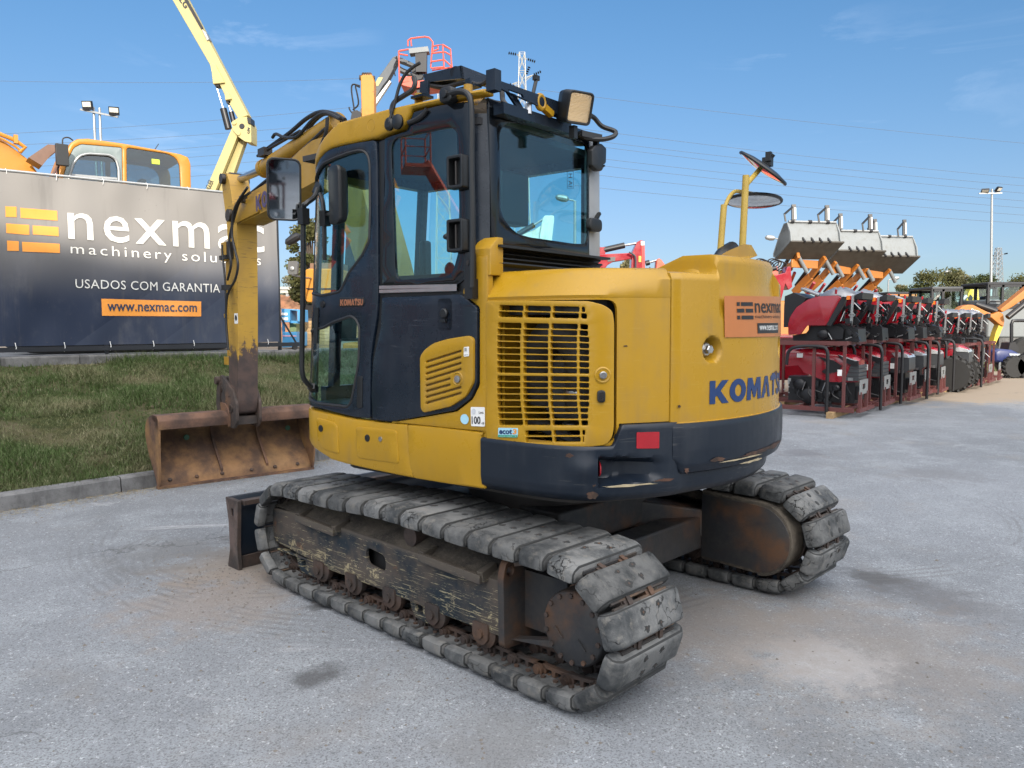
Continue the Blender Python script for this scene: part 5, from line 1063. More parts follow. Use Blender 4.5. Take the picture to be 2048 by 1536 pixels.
b = MB(); hq = [rp(p, u_) for p, u_ in zip(z4([(1690, 770), (1740, 800), (1850, 808), (1925, 790), (1948, 765), (1930, 745), (1850, 715), (1800, 660), (1770, 640)]), (-.40, -.42, -.46, -.48, -.48, -.46, -.42, -.40, -.40))]; b.tube(spline(hq, 4), .013, 8); b.bar(rp(z4([(1690, 770)])[0], -.40), rp(z4([(1830, 800)])[0], -.44), .05, .03); b.build('grab_handle', M['black'], ex)
b = MB(); q = [rp(p, ru - .06) for p in z4([(1800, 850), (1850, 835), (1885, 870), (1882, 975), (1850, 1000)])] + [rp(p, ru - .06) for p in z7([(1140, 600), (1110, 655), (1075, 655), (1030, 610), (1028, 480)])]; b.plate(rpoly([(p.y, p.z) for p in q], .01, 3), lambda y, z, d: V((ru - .06 - d, y, z)), -.03, .0, b=.008); b.box(rp(z7([(1060, 420)])[0], ru - .04), (.03, .02, .08)); b.build('rear_mirror', M['black'], ex)
b = MB(); q = rp(z7([(1030, 1090)])[0], ru - .03); b.plate(rrect(q.y - .075, q.z - .035, q.y + .05, q.z + .035, .03), lambda y, z, d: V((ru - .02 - d, y, z)), 0, .03, b=.01); b.bar(q + V((0, -.02, .02)), q + V((0, -.07, .07)), .02, .015); b.build('window_catch', M['black'], ex)

# ---------------------------------------------------------------- front mirrors
vm = 1.12
b = MB(); b.tube(spline([UF.hit(635, 378, 1, 1.02), UF.hit(628, 395, 1, 1.06), UF.hit(612, 408, 1, vm), UF.hit(607, 425, 1, vm), UF.hit(606, 560, 1, vm), UF.hit(604, 700, 1, vm), UF.hit(605, 748, 1, vm), UF.hit(614, 766, 1, 1.09), UF.hit(627, 777, 1, 1.04)], 5), .014, 10)
q = UF.hit(607, 433, 1, vm); b.box(q, (.045, .045, .085)); q2 = UF.hit(598, 425, 1, vm + .01); b.bar(q, q2, .02, .02); b.bar(UF.hit(632, 385, 1, 1.0), UF.hit(640, 365, 1, .97), .05, .02); b.bar(UF.hit(622, 772, 1, 1.06), UF.hit(630, 780, 1, 1.0), .04, .03)
mpole = b.build('mirror_arm', M['black'], ex)
def wing_mirror(px, lat, parent, yawdeg=0, name='wing_mirror', tilt=-.12):
    cs_ = [UF.hit(*p, 1, lat) for p in px]; c = sum(cs_, V()) / 4; n = (UF.Bi @ (CO - UF.w(c))).normalized(); n = Matrix.Rotation(rad(yawdeg), 3, 'Z') @ V((n.x, n.y, 0)).normalized()
    n = (n + V((0, 0, tilt))).normalized(); x = V((0, 0, 1)).cross(n).normalized(); z = n.cross(x); D = (UF.w(c) - CO); dist = D.length
    w_ = abs(px[1][0] - px[0][0]) / FPX * dist / 2 / max(.25, abs(math.cos(rad(yawdeg)))); h_ = abs(px[2][1] - px[0][1]) / FPX * dist / 2
    F_ = lambda a, b_, d: c + x * a + z * b_ + n * d
    b = MB(); rr = rrect(-w_, -h_, w_, h_, .045, 6); b.plate(rr, F_, -.012, .010, [rrect(-w_ + .011, -h_ + .011, w_ - .011, h_ - .011, .036, 6)], .004); b.grid([[F_(a * s, c_ * s, d) for a, c_ in rr] for s, d in ((1, -.011), (.93, -.035), (.7, -.05), (.01, -.052))], closed=True)
    o = b.build(name, M['black'], parent)
    b = MB(); rr = rrect(-w_ + .010, -h_ + .010, w_ - .010, h_ - .010, .037, 6); b.add([F_(a, c_, .004) for a, c_ in rr], [tuple(range(len(rr)))]); b.build('mirror_glass', M['mirror'], o); return o
wing_mirror(((538, 322), (600, 322), (600, 436), (538, 436)), vm + .02, mpole, 6)
b = MB(); vi = 1.045; b.tube([UF.hit(648, 425, 1, vi), UF.hit(649, 470, 1, vi), UF.hit(649, 520, 1, vi - .01)], .012, 8); b.tube(spline([UF.hit(648, 425, 1, vi), UF.hit(645, 402, 1, vi), UF.hit(640, 388, 1, vi - .01)], 4), .012, 8); b.box(UF.hit(650, 437, 1, vi), (.045, .04, .08)); b.bar(UF.hit(650, 431, 1, vi), UF.hit(664, 426, 1, vi + .02), .015, .015); ip = b.build('mirror_arm', M['black'], ex)
q = UF.hit(670, 390, 1, 1.07); b = MB(); n = Matrix.Rotation(rad(-62), 3, 'Z') @ V((UF.Bi @ (CO - UF.w(q))).xy.to_3d()).normalized(); x = V((0, 0, 1)).cross(n).normalized(); F_ = lambda a, c_, d: q + x * a + V((0, 0, c_)) + n * d
h_ = 55 / FPX * (UF.w(q) - CO).length; rr = rrect(-.055, -h_, .055, h_, .035, 6); b.plate(rr, F_, -.01, .01, b=.004); b.grid([[F_(a * s, c_ * s, d) for a, c_ in rr] for s, d in ((1, -.01), (.93, -.04), (.7, -.055), (.01, -.06))], closed=True); b.build('wing_mirror', M['black'], ip)

# ---------------------------------------------------------------- boom, arm and bucket
RB = rad(BF.deg - UF.deg)
bo = MB(); lw = .12
front = [BF.hit(*p, 1, lw) for p in ((477, 448), (467, 440), (465, 408), (480, 398), (537, 364), (580, 320), (599, 301), (624, 281), (648, 273))]
bpoly = [(p.x, p.z) for p in front] + [(.85, 2.93), (.55, 2.62), (.25, 2.0), (.0, 1.40), (-.10, 1.15), (.02, 1.02), (.16, 1.10), (.35, 1.55), (.70, 2.15), (1.0, 2.55)] + [(p.x, p.z) for p in (BF.hit(*q, 1, lw) for q in ((632, 362), (599, 380), (536, 420)))]
YF = lambda x, z, d: V((x, d, z))
bo.plate(rpoly(bpoly, .02, 3), YF, -lw, lw, b=0)
for s in (-1, 1):
    f = [BF.hit(*p, 1, lw) for p in ((477, 446), (466, 438), (467, 412), (500, 396), (520, 385), (520, 425))]; bo.plate(rpoly([(p.x, p.z) for p in f], .02, 3), YF, s * lw, s * (lw + .018), b=.004)
boom = bo.build('boom', M['yellow_worn'], ex, (1.05, 0, 0), RB, bevel=.008)
b = MB(); k0 = BF.hit(512, 419, 1, lw + .02); k1 = BF.hit(640, 352, 1, lw + .02); 
kz = BF.hit(512, 392, 1, lw + .02); d = V((-1, 0, .18)).normalized(); hh = (kz.z - k0.z) * 1.15
komatsu(b, lambda x, y, dd: V((k0.x - x * .118, lw + .019 + dd, k0.z - .02 + x * .118 * .10 + y * hh))); b.build('maker_lettering', plain('purple_print', (.07, .05, .12), .5), boom)
# arm
b = MB(); apoly = [(2.93, 2.36), (2.96, 1.7), (3.035, .80), (3.07, .70), (3.16, .66), (3.26, .70), (3.28, .85), (3.24, 1.5), (3.16, 2.2), (3.20, 2.58), (3.30, 2.95), (3.26, 3.03), (3.15, 3.02), (3.08, 2.92), (3.02, 2.72), (2.92, 2.55)]
b.plate(rpoly(apoly, .03, 3), YF, -.07, .125, b=0); b.lathe([(.06, 0), (.06, .29)], (3.03, -.115, 2.60), (0, 1, 0), 18, 1); b.lathe([(.05, 0), (.05, .27)], (3.21, -.105, 2.97), (0, 1, 0), 16, 1)
def armm():
    m = NT('arm_yellow_rusting_below'); z = m.n('ShaderNodeSeparateXYZ'); m.l(m.tc.outputs['Object'], z.inputs[0]); a = m.noise(7, 9, .72); st = m.noise(5, 8, .7, (3, 3, .8)); q = m.math('ADD', m.ramp(z.outputs[2], 2.0, .75, -.24, .30), m.math('ADD', m.math('MULTIPLY', a, .5), m.math('MULTIPLY', st, .5)))
    c = m.mix(m.ramp(m.noise(2, 4), .35, .7), (.48, .28, .03), (.36, .21, .035)); rr_ = m.mix(m.ramp(m.noise(9, 6), .4, .65), (.085, .055, .045), (.05, .036, .033)); c = m.mix(m.ramp(q, .54, .60), c, rr_)
    for rot in ((.3, .9, .2), (0, .3, .4)): s_ = m.noise(6, 3, .5, (1, 1, 18), .4, rot); c = m.mix(m.math('MULTIPLY', m.ramp(s_, .66, .68), .6), c, (.07, .045, .03))
    m.bsdf(c, .55, 0, a, .1, .003); return m.m
arm = b.build('arm', [armm(), M['darksteel']], ex, (1.05, 0, 0), RB, bevel=.010)
sxy = BF.hit(472, 637, 1, .128); b = MB(); b.plate(rrect(sxy.x - .045, sxy.z - .05, sxy.x + .045, sxy.z + .05, .008), YF, .126, .128); b.plate(circ(sxy.x, sxy.z + .005, .028, 14), YF, .1285, .1295, mi=1); b.build('warning_sticker', [M['white'], M['ink']], arm)
# cylinders
b = MB(); c0 = BF.hit(528, 338, 1, .0); c1 = BF.hit(655, 258, 1, .0); b.cyl(c0, c1 + (c1 - c0) * .15, .075, n=24); b.lathe([(.082, 0), (.085, .06), (.06, .08)], c0 + (c1 - c0) * .05, c0 - c1, 24); b.build('arm_cylinder', M['yellow_worn'], boom)
b = MB(); b.cyl(c0, V((3.21, 0, 2.97)), .036, n=18, mi=0); b.lathe([(.07, -.08), (.07, .08)], (3.21, 0, 2.97), (0, 1, 0), 18, 1); b.build('cylinder_rod', [M['steel'], M['darksteel']], boom)
b = MB(); b.cyl((3.30, .05, 2.2), (3.345, .05, 1.25), .055, n=18); b.cyl((3.345, .05, 1.25), (3.40, .05, .98), .032, n=14, mi=1); b.box((3.29, .05, 2.28), (.14, .16, .18)); b.box((3.345, .05, 1.20), (.15, .13, .08)); b.box((3.33, .05, 1.65), (.13, .12, .04)); b.build('bucket_cylinder', [M['yellow_worn'], M['steel']], arm)
b = MB()
for l in (-.06, .13): b.plate(rpoly([(3.40, 1.05), (3.50, 1.02), (3.40, .80), (3.32, .70), (3.24, .72), (3.30, .85)], .03, 3), YF, l, l + .03); b.plate(rpoly([(3.38, 1.0), (3.48, .95), (3.52, .75), (3.44, .62), (3.38, .66), (3.42, .78)], .03, 3), YF, l + .02, l + .045)
b.cyl((3.45, -.1, 1.0), (3.45, .2, 1.0), .04, n=14); b.build('bucket_link', M['rust'], arm)
b = MB(); b.tube(spline([BF.hit(*p, 1, .2) for p in ((495, 375), (475, 405), (466, 430), (464, 470), (470, 500), (476, 530), (470, 560), (455, 590), (452, 640), (457, 700))], 4), .012, 8); b.tube(spline([BF.hit(*p, 1, .18) for p in ((500, 385), (480, 402), (470, 430), (460, 470), (459, 500), (462, 530), (455, 560))], 4), .012, 8); b.tube(spline([BF.hit(*p, 1, .2) for p in ((444, 490), (446, 520), (450, 560), (452, 610))], 4), .01, 8); b.box(BF.hit(452, 575, 1, .18), (.12, .05, .05)); b.box(BF.hit(448, 515, 1, .18), (.16, .04, .04)); b.box(BF.hit(460, 500, 1, .15), (.05, .05, .16)); b.build('arm_hoses', M['rubberhose'], arm)
hz = [[(518, 310), (545, 290), (580, 265), (612, 238), (640, 224), (668, 228), (690, 240)], [(545, 275), (552, 268), (570, 275), (595, 272), (625, 240), (650, 226), (680, 238)], [(590, 303), (610, 270), (632, 240), (655, 228), (688, 245)], [(500, 388), (540, 355), (560, 340), (600, 305), (650, 258)], [(634, 345), (640, 300), (652, 265), (655, 235)]]
for i, h in enumerate(hz):
    b = MB(); b.tube(spline([BF.hit(*p, 1, (.05, .08, -.02, .1, .16)[i]) for p in h], 5), .014 if i else .017, 8); b.build('boom_hose', M['rubberhose'], boom)
b = MB(); b.tube([BF.hit(*p, 1, .1) for p in ((503, 392), (540, 362), (585, 318), (600, 304))], .011, 8); b.tube([BF.hit(*p, 1, .06) for p in ((515, 312), (548, 292), (600, 262))], .013, 8); b.box(BF.hit(530, 305, 1, .06), (.14, .08, .07)); b.box(BF.hit(487, 398, 1, .14), (.09, .05, .06)); b.build('boom_pipes', M['darksteel'], boom)
# coupler and bucket
b = MB()
for l in (-.09, .14): b.plate(rpoly([(3.02, .62), (3.02, .80), (3.10, .92), (3.42, 1.06), (3.52, 1.0), (3.50, .75), (3.40, .56), (3.10, .54)], .03, 4), YF, l - .014, l + .014, b=.004); [b.cyl((s_, l - .03, z_), (s_, l + .03, z_), .03, n=12) for s_, z_ in ((3.40, .92), (3.14, .74))]; [b.cyl((s_, l - .022, z_), (s_, l + .022, z_), .012, n=6) for s_, z_ in ((3.2, .86), (3.28, .8), (3.3, .68), (3.22, .64), (3.38, .74))]
b.cyl((3.14, -.12, .74), (3.14, .17, .74), .04, n=16); b.cyl((3.40, -.12, .92), (3.40, .17, .92), .035, n=16); b.box((3.2, .025, .62), (.25, .2, .08)); b.build('quick_coupler', M['rust'], arm, bevel=.004)
bk = MB(); bp = [(3.315, 0.0), (3.365, .10), (3.49, .22), (3.60, .34), (3.67, .47), (3.66, .57), (3.58, .65), (3.42, .70), (3.27, .69), (3.235, .66), (3.225, .60)]
ins_ = [(3.318, .016), (3.355, .115), (3.475, .235), (3.58, .35), (3.645, .47), (3.635, .56), (3.57, .625), (3.42, .668), (3.29, .66)]
L0, L1 = -.76, .82
sb = spline([V((x, 0, z)) for x, z in bp[:8]], 4); si = spline([V((x, 0, z)) for x, z in ins_], 4)
bk.grid([[V((p.x, l, p.z)) for l in (L0, L1)] for p in sb]); bk.grid([[V((p.x, l, p.z)) for l in np.linspace(L0 + .015, L1 - .015, 12)] for p in si], 1)
sd_ = [(p.x, p.z) for p in sb] + [(3.30, .70), (3.22, .67), (3.205, .58), (3.225, .40), (3.23, .22), (3.26, .08), (3.29, .0)]
for l0, l1 in ((L0, L0 + .018), (L1 - .018, L1)): bk.plate(sd_, YF, l0, l1, b=0)
for a_, c_ in ((L0, -.10), (.15, L1)): bk.plate(rpoly([(3.20, .575), (3.205, .66), (3.25, .705), (3.42, .705), (3.42, .66), (3.30, .64), (3.30, .575)], .008, 2), YF, a_, c_, b=.0)
bk.bar((3.312, L0 - .004, .012), (3.312, L1 + .004, .012), .07, .024, (0, 0, 1), 0)
for l in (-.27, .20): bk.plate([(3.635, .42), (3.565, .325), (3.46, .215), (3.34, .09), (3.335, .12), (3.44, .245), (3.54, .36), (3.59, .46), (3.61, .56)], YF, l - .012, l + .012, mi=0)
bkt = bk.build('bucket', [M['bucket'], M['bucketin']], ex, (1.05, 0, 0), RB, smooth=40)
b = MB(); b.cyl((3.24, -.11, .62), (3.24, .16, .62), .026, n=16); b.build('bucket_pin', M['steel'], bkt)
b = MB()
for l in (-.10, .155): b.plate(rpoly([(3.17, .55), (3.17, .70), (3.28, .78), (3.45, .78), (3.45, .66), (3.25, .56)], .03, 3), YF, l - .015, l + .015)
b.build('bucket_ear', M['bucket'], bkt, bevel=.004)
b = MB()
for l in (-.62, .45): b.lathe([(.03, 0), (.028, .008), (0, .010)], (3.615, l, .43), (-1, 0, .1), 8)
for l in (-.6, -.35, -.1, .2, .45, .7): b.lathe([(.022, 0), (.018, .012), (0, .013)], (3.335, l, .07), (-.6, 0, .8), 8, 1)
b.build('bucket_bolt', [plain('green_bolt', (.06, .14, .09), .7), M['rust']], bkt)
# ================================================================== THE YARD BEHIND
M['orange'] = paint('orange_machine_paint', (.46, .185, .013), .4, (.2, .1, .03), .3)
M['cream'] = paint('cream_lift_paint', (.40, .34, .14), .45, (.25, .2, .1), .25)
M['redm'] = paint('red_machine_paint', (.26, .007, .016), .2, (.05, .012, .012), .12, coat=.5)
M['redlift'] = paint('orange_red_lift_paint', (.58, .085, .045), .45, dirty=.3)
M['crate'] = paint('brown_red_crate_paint', (.105, .028, .026), .55, (.08, .05, .04), .4)
M['greymetal'] = paint('grey_bucket_paint', (.17, .185, .19), .45, (.10, .09, .07), .4)
M['bladem'] = plain('worn_bucket_blade', (.065, .058, .048), .6, .2, .6, scale=5)
M['film'] = plain('silver_wrap', (.26, .27, .29), .32, .45, .5, scale=6)
M['wood'] = plain('pallet_wood', (.38, .25, .12), .8, 0, .6, scale=9)
M['blackm'] = plain('black_machine_metal', (.014, .014, .016), .4, .2)
M['lens_o'] = plain('orange_lens', (.75, .2, .02), .25); M['lens_r'] = plain('red_lens', (.5, .02, .02), .25)
M['clear'] = plain('headlamp_glass', (.55, .58, .6), .12, .4, .3); M['tyre'] = plain('tyre_rubber', (.02, .02, .02), .85)
M['greyplastic'] = plain('grey_bonnet_plastic', (.045, .048, .052), .4)
M['bluelift'] = paint('blue_lift_paint', (.06, .27, .52), .45, dirty=.3); M['bluet'] = paint('blue_tractor_paint', (.012, .022, .10), .35, dirty=.25)
M['yellow2'] = paint('bright_yellow_paint', (.58, .40, .03), .4, dirty=.3)
M['caseo'] = paint('orange_boom_paint', (.40, .14, .02), .4, dirty=.3)
M['lamp'] = plain('floodlight_glass', (.55, .53, .46), .2); M['tower'] = plain('pale_lattice_steel', (.40, .40, .37), .6, .2, .2)
M['whitep'] = paint('white_machine_paint', (.62, .62, .58), .45, dirty=.3)

M['glass_mid'] = glassm('grey_cab_glass', (.50, .64, .68), .8)
def pp(mb, pts, D, th, mi=0, b=0.0, r=0.0, holes=()):
    """a plate traced at D metres ahead, th thick towards the back"""
    P = [at(x, y, D) for x, y in pts]; q = [(p.x, p.z) for p in P]; q = rpoly(q, r, 3) if r else q
    hq = [[(p.x, p.z) for p in (at(x, y, D) for x, y in h)] for h in holes]
    mb.plate(q, lambda x, z, d: V((x, D + d, z)), th, 0, hq, b, mi); return mb
def pl(mb, pts, D, r, n=8, mi=0, sm_=0):
    P = [at(x, y, D) for x, y in pts] if not isinstance(D, (list, tuple)) else [at(x, y, d) for (x, y), d in zip(pts, D)]
    mb.tube(spline(P, sm_) if sm_ else P, r, n, mi); return mb
def zz(px, y, D): return at(px, y, D)
def z1(l): return [(x / 3.8404, y / 3.84) for x, y in l]
def zl(l): return [(x / 5.12, 220 + y / 5.12) for x, y in l]

# ---- orange excavator behind the banner, parallel to it
OF = Frame(WL(0) + WN * 1.7, BW.deg)
def oh(l): return [(p.x, p.z) for p in (OF.hit(*q, 1, 0) for q in l)]
OFN = lambda x, z, d: V((x, d, z))
oe = tag(empty('excavator', OF.o, rad(OF.deg)), 'orange excavator behind the banner with only its cab roof and boom showing', 'excavator')
b = MB(); outer = oh(zl([(560, 745), (600, 640), (690, 400), (725, 335), (790, 295), (900, 290), (1260, 340), (1560, 395), (1850, 450), (1930, 482), (1955, 550), (1966, 1100), (560, 1100)]))
dw_ = oh(zl([(640, 730), (700, 500), (760, 385), (830, 350), (1250, 385), (1258, 1000), (640, 1000)])); rwn = oh(zl([(1300, 385), (1720, 450), (1800, 490), (1840, 560), (1862, 1000), (1306, 1000)]))
b.plate(rpoly(outer, .03, 3), OFN, .06, 0, [rpoly(dw_, .04), rpoly(rwn, .05)], .03); b.plate(rpoly(outer, .03, 3), OFN, 1.45, 1.39, [rpoly(dw_, .04), rpoly(rwn, .05)], .0)
ring = outer[1:10]; b.grid([[V((x, 0.03, z)) for x, z in ring], [V((x, 1.42, z)) for x, z in ring]]); b.build('cab', M['orange'], oe, smooth=40)
b = MB(); win = rpoly(oh(zl([(690, 760), (755, 540), (815, 470), (900, 448), (1120, 462), (1185, 500), (1215, 600), (1222, 960), (690, 960)])), .05, 4); b.plate(rpoly(dw_, .03, 3), OFN, .05, .01, [win], .01); dd = b.build('cab_door', paint('faded_grey_door', (.17, .21, .21), .5, (.3, .33, .32), .5), oe)
b = MB(); b.tube([V((x, -.005, z)) for x, z in win], .022, 8, closed=True); b.bar(V((*oh(zl([(730, 665)]))[0], 0)).xzy, V((*oh(zl([(1200, 705)]))[0], 0)).xzy, .03, .035); b.build('door_rail', M['galv'], dd)
for w_, d_ in ((win, .03), (rwn, .03), (rwn, 1.42), (dw_, 1.42)): b = MB(); b.plate(w_, OFN, d_, d_ - .006); b.build('window_glass', M['glass_mid'], oe)
b = MB(); q = oh(zl([(1310, 385), (1400, 400), (1850, 480)])); x0, z0 = oh(zl([(1480, 900)]))[0]; b.box((x0, .7, z0 - .1), (.5, .5, .7)); b.box((x0 + .12, .7, z0 + .28), (.12, .3, .3)); b.build('seat', M['dkgrey'], oe, bevel=.04)
b = MB(); x0, z0 = oh(zl([(1596, 528)]))[0]; b.box((x0, .015, z0), (.13, .01, .085)); b.build('window_sticker', plain('lime_sticker', (.45, .6, .05), .5), oe)
b = MB(); m0 = oh(zl([(537, 372), (660, 365), (682, 600), (560, 615)])); c = V((sum(p[0] for p in m0) / 4, -.25, sum(p[1] for p in m0) / 4)); b.box(c, (.18, .10, .34)); b.tube([c + V((-.02, .05, -.1)), c + V((-.05, .12, -.2)), c + V((-.03, .25, -.75))], .015); b.build('wing_mirror', M['black'], oe, bevel=.03)
b = MB(); b.plate(oh(zl([(-400, 20), (0, 195), (100, 250), (340, 435), (440, 575), (410, 680), (300, 900), (-400, 900)])), OFN, 1.0, .65); b.build('boom', M['orange'], oe, bevel=.02)
b = MB(); 
for l, r in (([(-60, 130), (40, 180), (190, 240), (300, 320), (240, 370)], .035), ([(-60, 180), (60, 230), (200, 310), (260, 360)], .02)): b.tube([V((x, .55, z)) for x, z in oh(zl(l))], r, 8)
x0, z0 = oh(zl([(200, 235)]))[0]; b.box((x0, .55, z0), (.06, .1, .14)); b.build('boom_pipe', M['orange'], oe)
b = MB(); x0, z0 = oh(zl([(10, 590)]))[0]; b.bar((x0 - .4, .4, z0 + .45), (x0 + .2, .4, z0 - .2), .05, .05); b.build('guard_rail', M['whitep'], oe)
b = MB(); b.plate(oh(zl([(300, 475), (500, 340), (650, 350), (525, 455), (440, 560)])), OFN, .5, .1); b.build('visor', plain('smoked_visor', (.16, .09, .06), .4), oe)
b = MB(); pts = oh(zl([(660, 330), (665, 270), (720, 258), (770, 290)])); b.tube(spline([V((x, .2, z)) for x, z in pts], 4), .012, 6); x0, z0 = oh(zl([(1640, 380)]))[0]; b.cyl((x0, .5, z0), (x0 + .10, .5, z0 + .16), .008, n=6); b.build('antenna', M['black'], oe)
b = MB(); x0, z0 = oh(zl([(1250, 980)]))[0]; b.box((x0 + .3, 1.4, 1.9), (3.6, 2.2, .75)); b.build('body', M['orange'], oe, bevel=.05)
for s in (0, 2.0): b = MB(); b.plate(rrect(x0 - 1.7, 1.1, x0 + 1.9, 1.85, .35, 6), OFN, s, s + .5); b.build('crawler_track', M['tyre'], oe)

# ---- cream boom lift
lift = tag(empty('boom_lift', at(430, 660, 20)), 'cream yellow boom lift rising in a bent line behind the banner', 'boom lift')
lift.location.z = 1.08; LO = V(lift.location)
class Rel:
    """builds meshes in world coordinates and stores them relative to their thing's origin"""
    def __init__(s, root): s.root = root; s.o = V(root.location)
    def __call__(s, mb, name, mats, parent=None, **k):
        mb.v = [tuple(V(p) - s.o) for p in mb.v]; return mb.build(name, mats, parent or s.root, **k)
rl = Rel(lift); D = 20
b = MB(); pp(b, z1([(1555, 1510), (1520, 1600), (1600, 1600), (1640, 1500), (1830, 1030), (1790, 960)]), D, .14); pp(b, z1([(1600, 1600), (1700, 1600), (1880, 1085), (1840, 1030), (1815, 1030)]), D + .2, .2); lo = rl(b, 'lower_boom', M['cream'], bevel=.015)
b = MB(); c0, c1 = at(*z1([(1598, 1500)])[0], D - .015), at(*z1([(1643, 1392)])[0], D - .015); ud = (c1 - c0); pd = V((ud.z, 0, -ud.x)).normalized() * .14; f = quad(c0, c1, c1 - pd, c0 - pd); write(b, 'ALUGUER', lambda x, y: f(x, y), 0, bold=.01); rl(b, 'lettering', M['ink'], lo)
b = MB(); pp(b, z1([(1560, 1600), (1640, 1600), (1700, 1340), (1810, 1040), (1790, 1040)]), D + .1, .1); rl(b, 'boom_shadow_channel', M['blackm'], lo)
b = MB(); pp(b, z1([(1775, 940), (1830, 905), (1900, 895), (1928, 955), (1930, 1095), (1880, 1085), (1830, 1050), (1790, 1000)]), D - .05, .45, r=.03); kn = rl(b, 'knuckle', M['cream'], bevel=.01)
b = MB()
for px in ((1800, 945), (1832, 1025)): b.lathe([(.06, 0), (.05, .03), (0, .035)], at(*z1([px])[0], D - .05), (0, -1, 0), 12)
b.lathe([(.07, 0), (.06, .015), (0, .016)], at(*z1([(1858, 970)])[0], D - .05), (0, -1, 0), 14, 1); pp(b, z1([(1895, 900), (1925, 905), (1928, 950), (1905, 945)]), D - .1, .3, 1); rl(b, 'pivot_pin', [M['cream'], M['blackm']], kn)
b = MB(); f = quad(at(*z1([(1895, 985)])[0], D - .06), at(*z1([(1902, 1030)])[0], D - .06), at(*z1([(1922, 1020)])[0], D - .06), at(*z1([(1918, 965)])[0], D - .06)); write(b, '40', lambda x, y: f(1 - x * 1, y)if False else f(x, y), 0, bold=.02); rl(b, 'lettering', M['ink'], kn)
b = MB(); pp(b, z1([(1180, -260), (1300, -260), (1440, 0), (1905, 885), (1830, 912), (1745, 770), (1620, 510), (1325, 0)]), D, .3); pp(b, z1([(1610, 480), (1650, 490), (1725, 635), (1635, 645), (1625, 560)]), D - .06, .42); pp(b, z1([(1722, 705), (1750, 705), (1778, 760), (1730, 770)]), D - .06, .42); ub = rl(b, 'upper_boom', M['cream'], bevel=.012)
b = MB(); pp(b, z1([(1400, -30), (1425, -30), (1560, 215), (1545, 225)]), D - .02, .03); pp(b, z1([(1550, 225), (1580, 245), (1605, 300), (1590, 310)]), D - .04, .2, 1); rl(b, 'boom_groove', [M['blackm'], M['galv']], ub)
b = MB(); c0, c1 = at(*z1([(1345, -15)])[0], D - .01), at(*z1([(1408, 76)])[0], D - .01); ud = c1 - c0; pd = V((-ud.z, 0, ud.x)).normalized() * .2; f = quad(c0, c1, c1 + pd, c0 + pd); write(b, 'JLG', lambda x, y: f(x, y), 0, bold=.03); rl(b, 'lettering', M['ink'], ub)
for a0, a1, a2, r in (((1660, 655), (1715, 835), (1755, 990), .06), ((1748, 785), (1775, 860), (1795, 940), .045)):
    b = MB(); b.cyl(at(*z1([a0])[0], D + .1), at(*z1([a1])[0], D + .1), r * .35, n=10, mi=1); b.cyl(at(*z1([a1])[0], D + .1), at(*z1([a2])[0], D + .1), r * 1.4, n=14); pp(b, z1([(a0[0] - 15, a0[1] - 12), (a0[0] + 25, a0[1] - 10), (a0[0] + 20, a0[1] + 8), (a0[0] - 8, a0[1] + 8)]), D, .2); rl(b, 'lift_cylinder', [M['blackm'], M['steel']], kn)
b = MB(); p = at(405, 600, D); b.box((p.x, D + .3, 1.9), (3, 1.8, .9)); rl(b, 'chassis', M['cream'], bevel=.05)
for s in (-1, 1): b = MB(); b.lathe([(.2, -.15), (.42, -.15), (.45, -.08), (.45, .08), (.42, .15), (.2, .15)], (p.x + s * 1.1, D - .6, 1.52), (0, 1, 0), 20); rl(b, 'wheel', M['tyre'])

# ---- floodlight masts and street lamps
def floods(name, px, ytop, D, label, zb, posts, bar, heads, r=.05):
    o = at(px, ytop, D); rt_ = tag(empty(name, (o.x, o.y, zb)), label, 'light mast', 'light masts'); R_ = Rel(rt_)
    for x0, x1, y in posts: b = MB(); a = at(x0, y, D); c = at(x1, ytop + 75, D); k = (c.x - a.x) / (c.z - a.z); b.tube([a, V((a.x + k * (zb - a.z) * .4, D, zb))], [r * .8, r * 1.2], 10); R_(b, 'post', M['galv'])
    b = MB(); b.bar(at(*bar[0], D - .1), at(*bar[1], D - .1), .06, .06); R_(b, 'crossbar', M['galv'])
    for (x, y), w, h, tl, yw in heads:
        c = at(x, y, D - .18); R = Matrix.Rotation(rad(yw), 3, 'Z') @ Matrix.Rotation(rad(tl), 3, 'X'); b = MB(); b.box(c, (w, .10, h), R); [b.box(c + R @ V((0, .07, h * k)), (w * .9, .05, .02), R) for k in (-.35, -.2, -.05, .1, .25)]; hd_ = R_(b, 'floodlight', M['blackm']); b = MB(); b.box(c + R @ V((0, -.055, h * .12)), (w * .84, .012, h * .55), R); R_(b, 'lamp_glass', M['lamp'], hd_)
    return rt_
floods('floodlight_mast', 192, 200, 28, 'twin pale posts with two floodlights on a sloping bar above the orange cab', 1.08, ((187, 190, 214), (199, 201, 216)), ((161, 219), (236, 234)), (((175, 211), .34, .30, 12, 0), ((228, 222), .33, .28, 18, 20)))
floods('floodlight_mast', 1986, 378, 42, 'tall single grey mast with two tilted floodlights over the far right tractors', 0, ((1984, 1987, 378),), ((1958, 387), (2004, 386)), (((1970, 382), .36, .30, 60, -20), ((1997, 379), .33, .30, 40, 25)), .07)
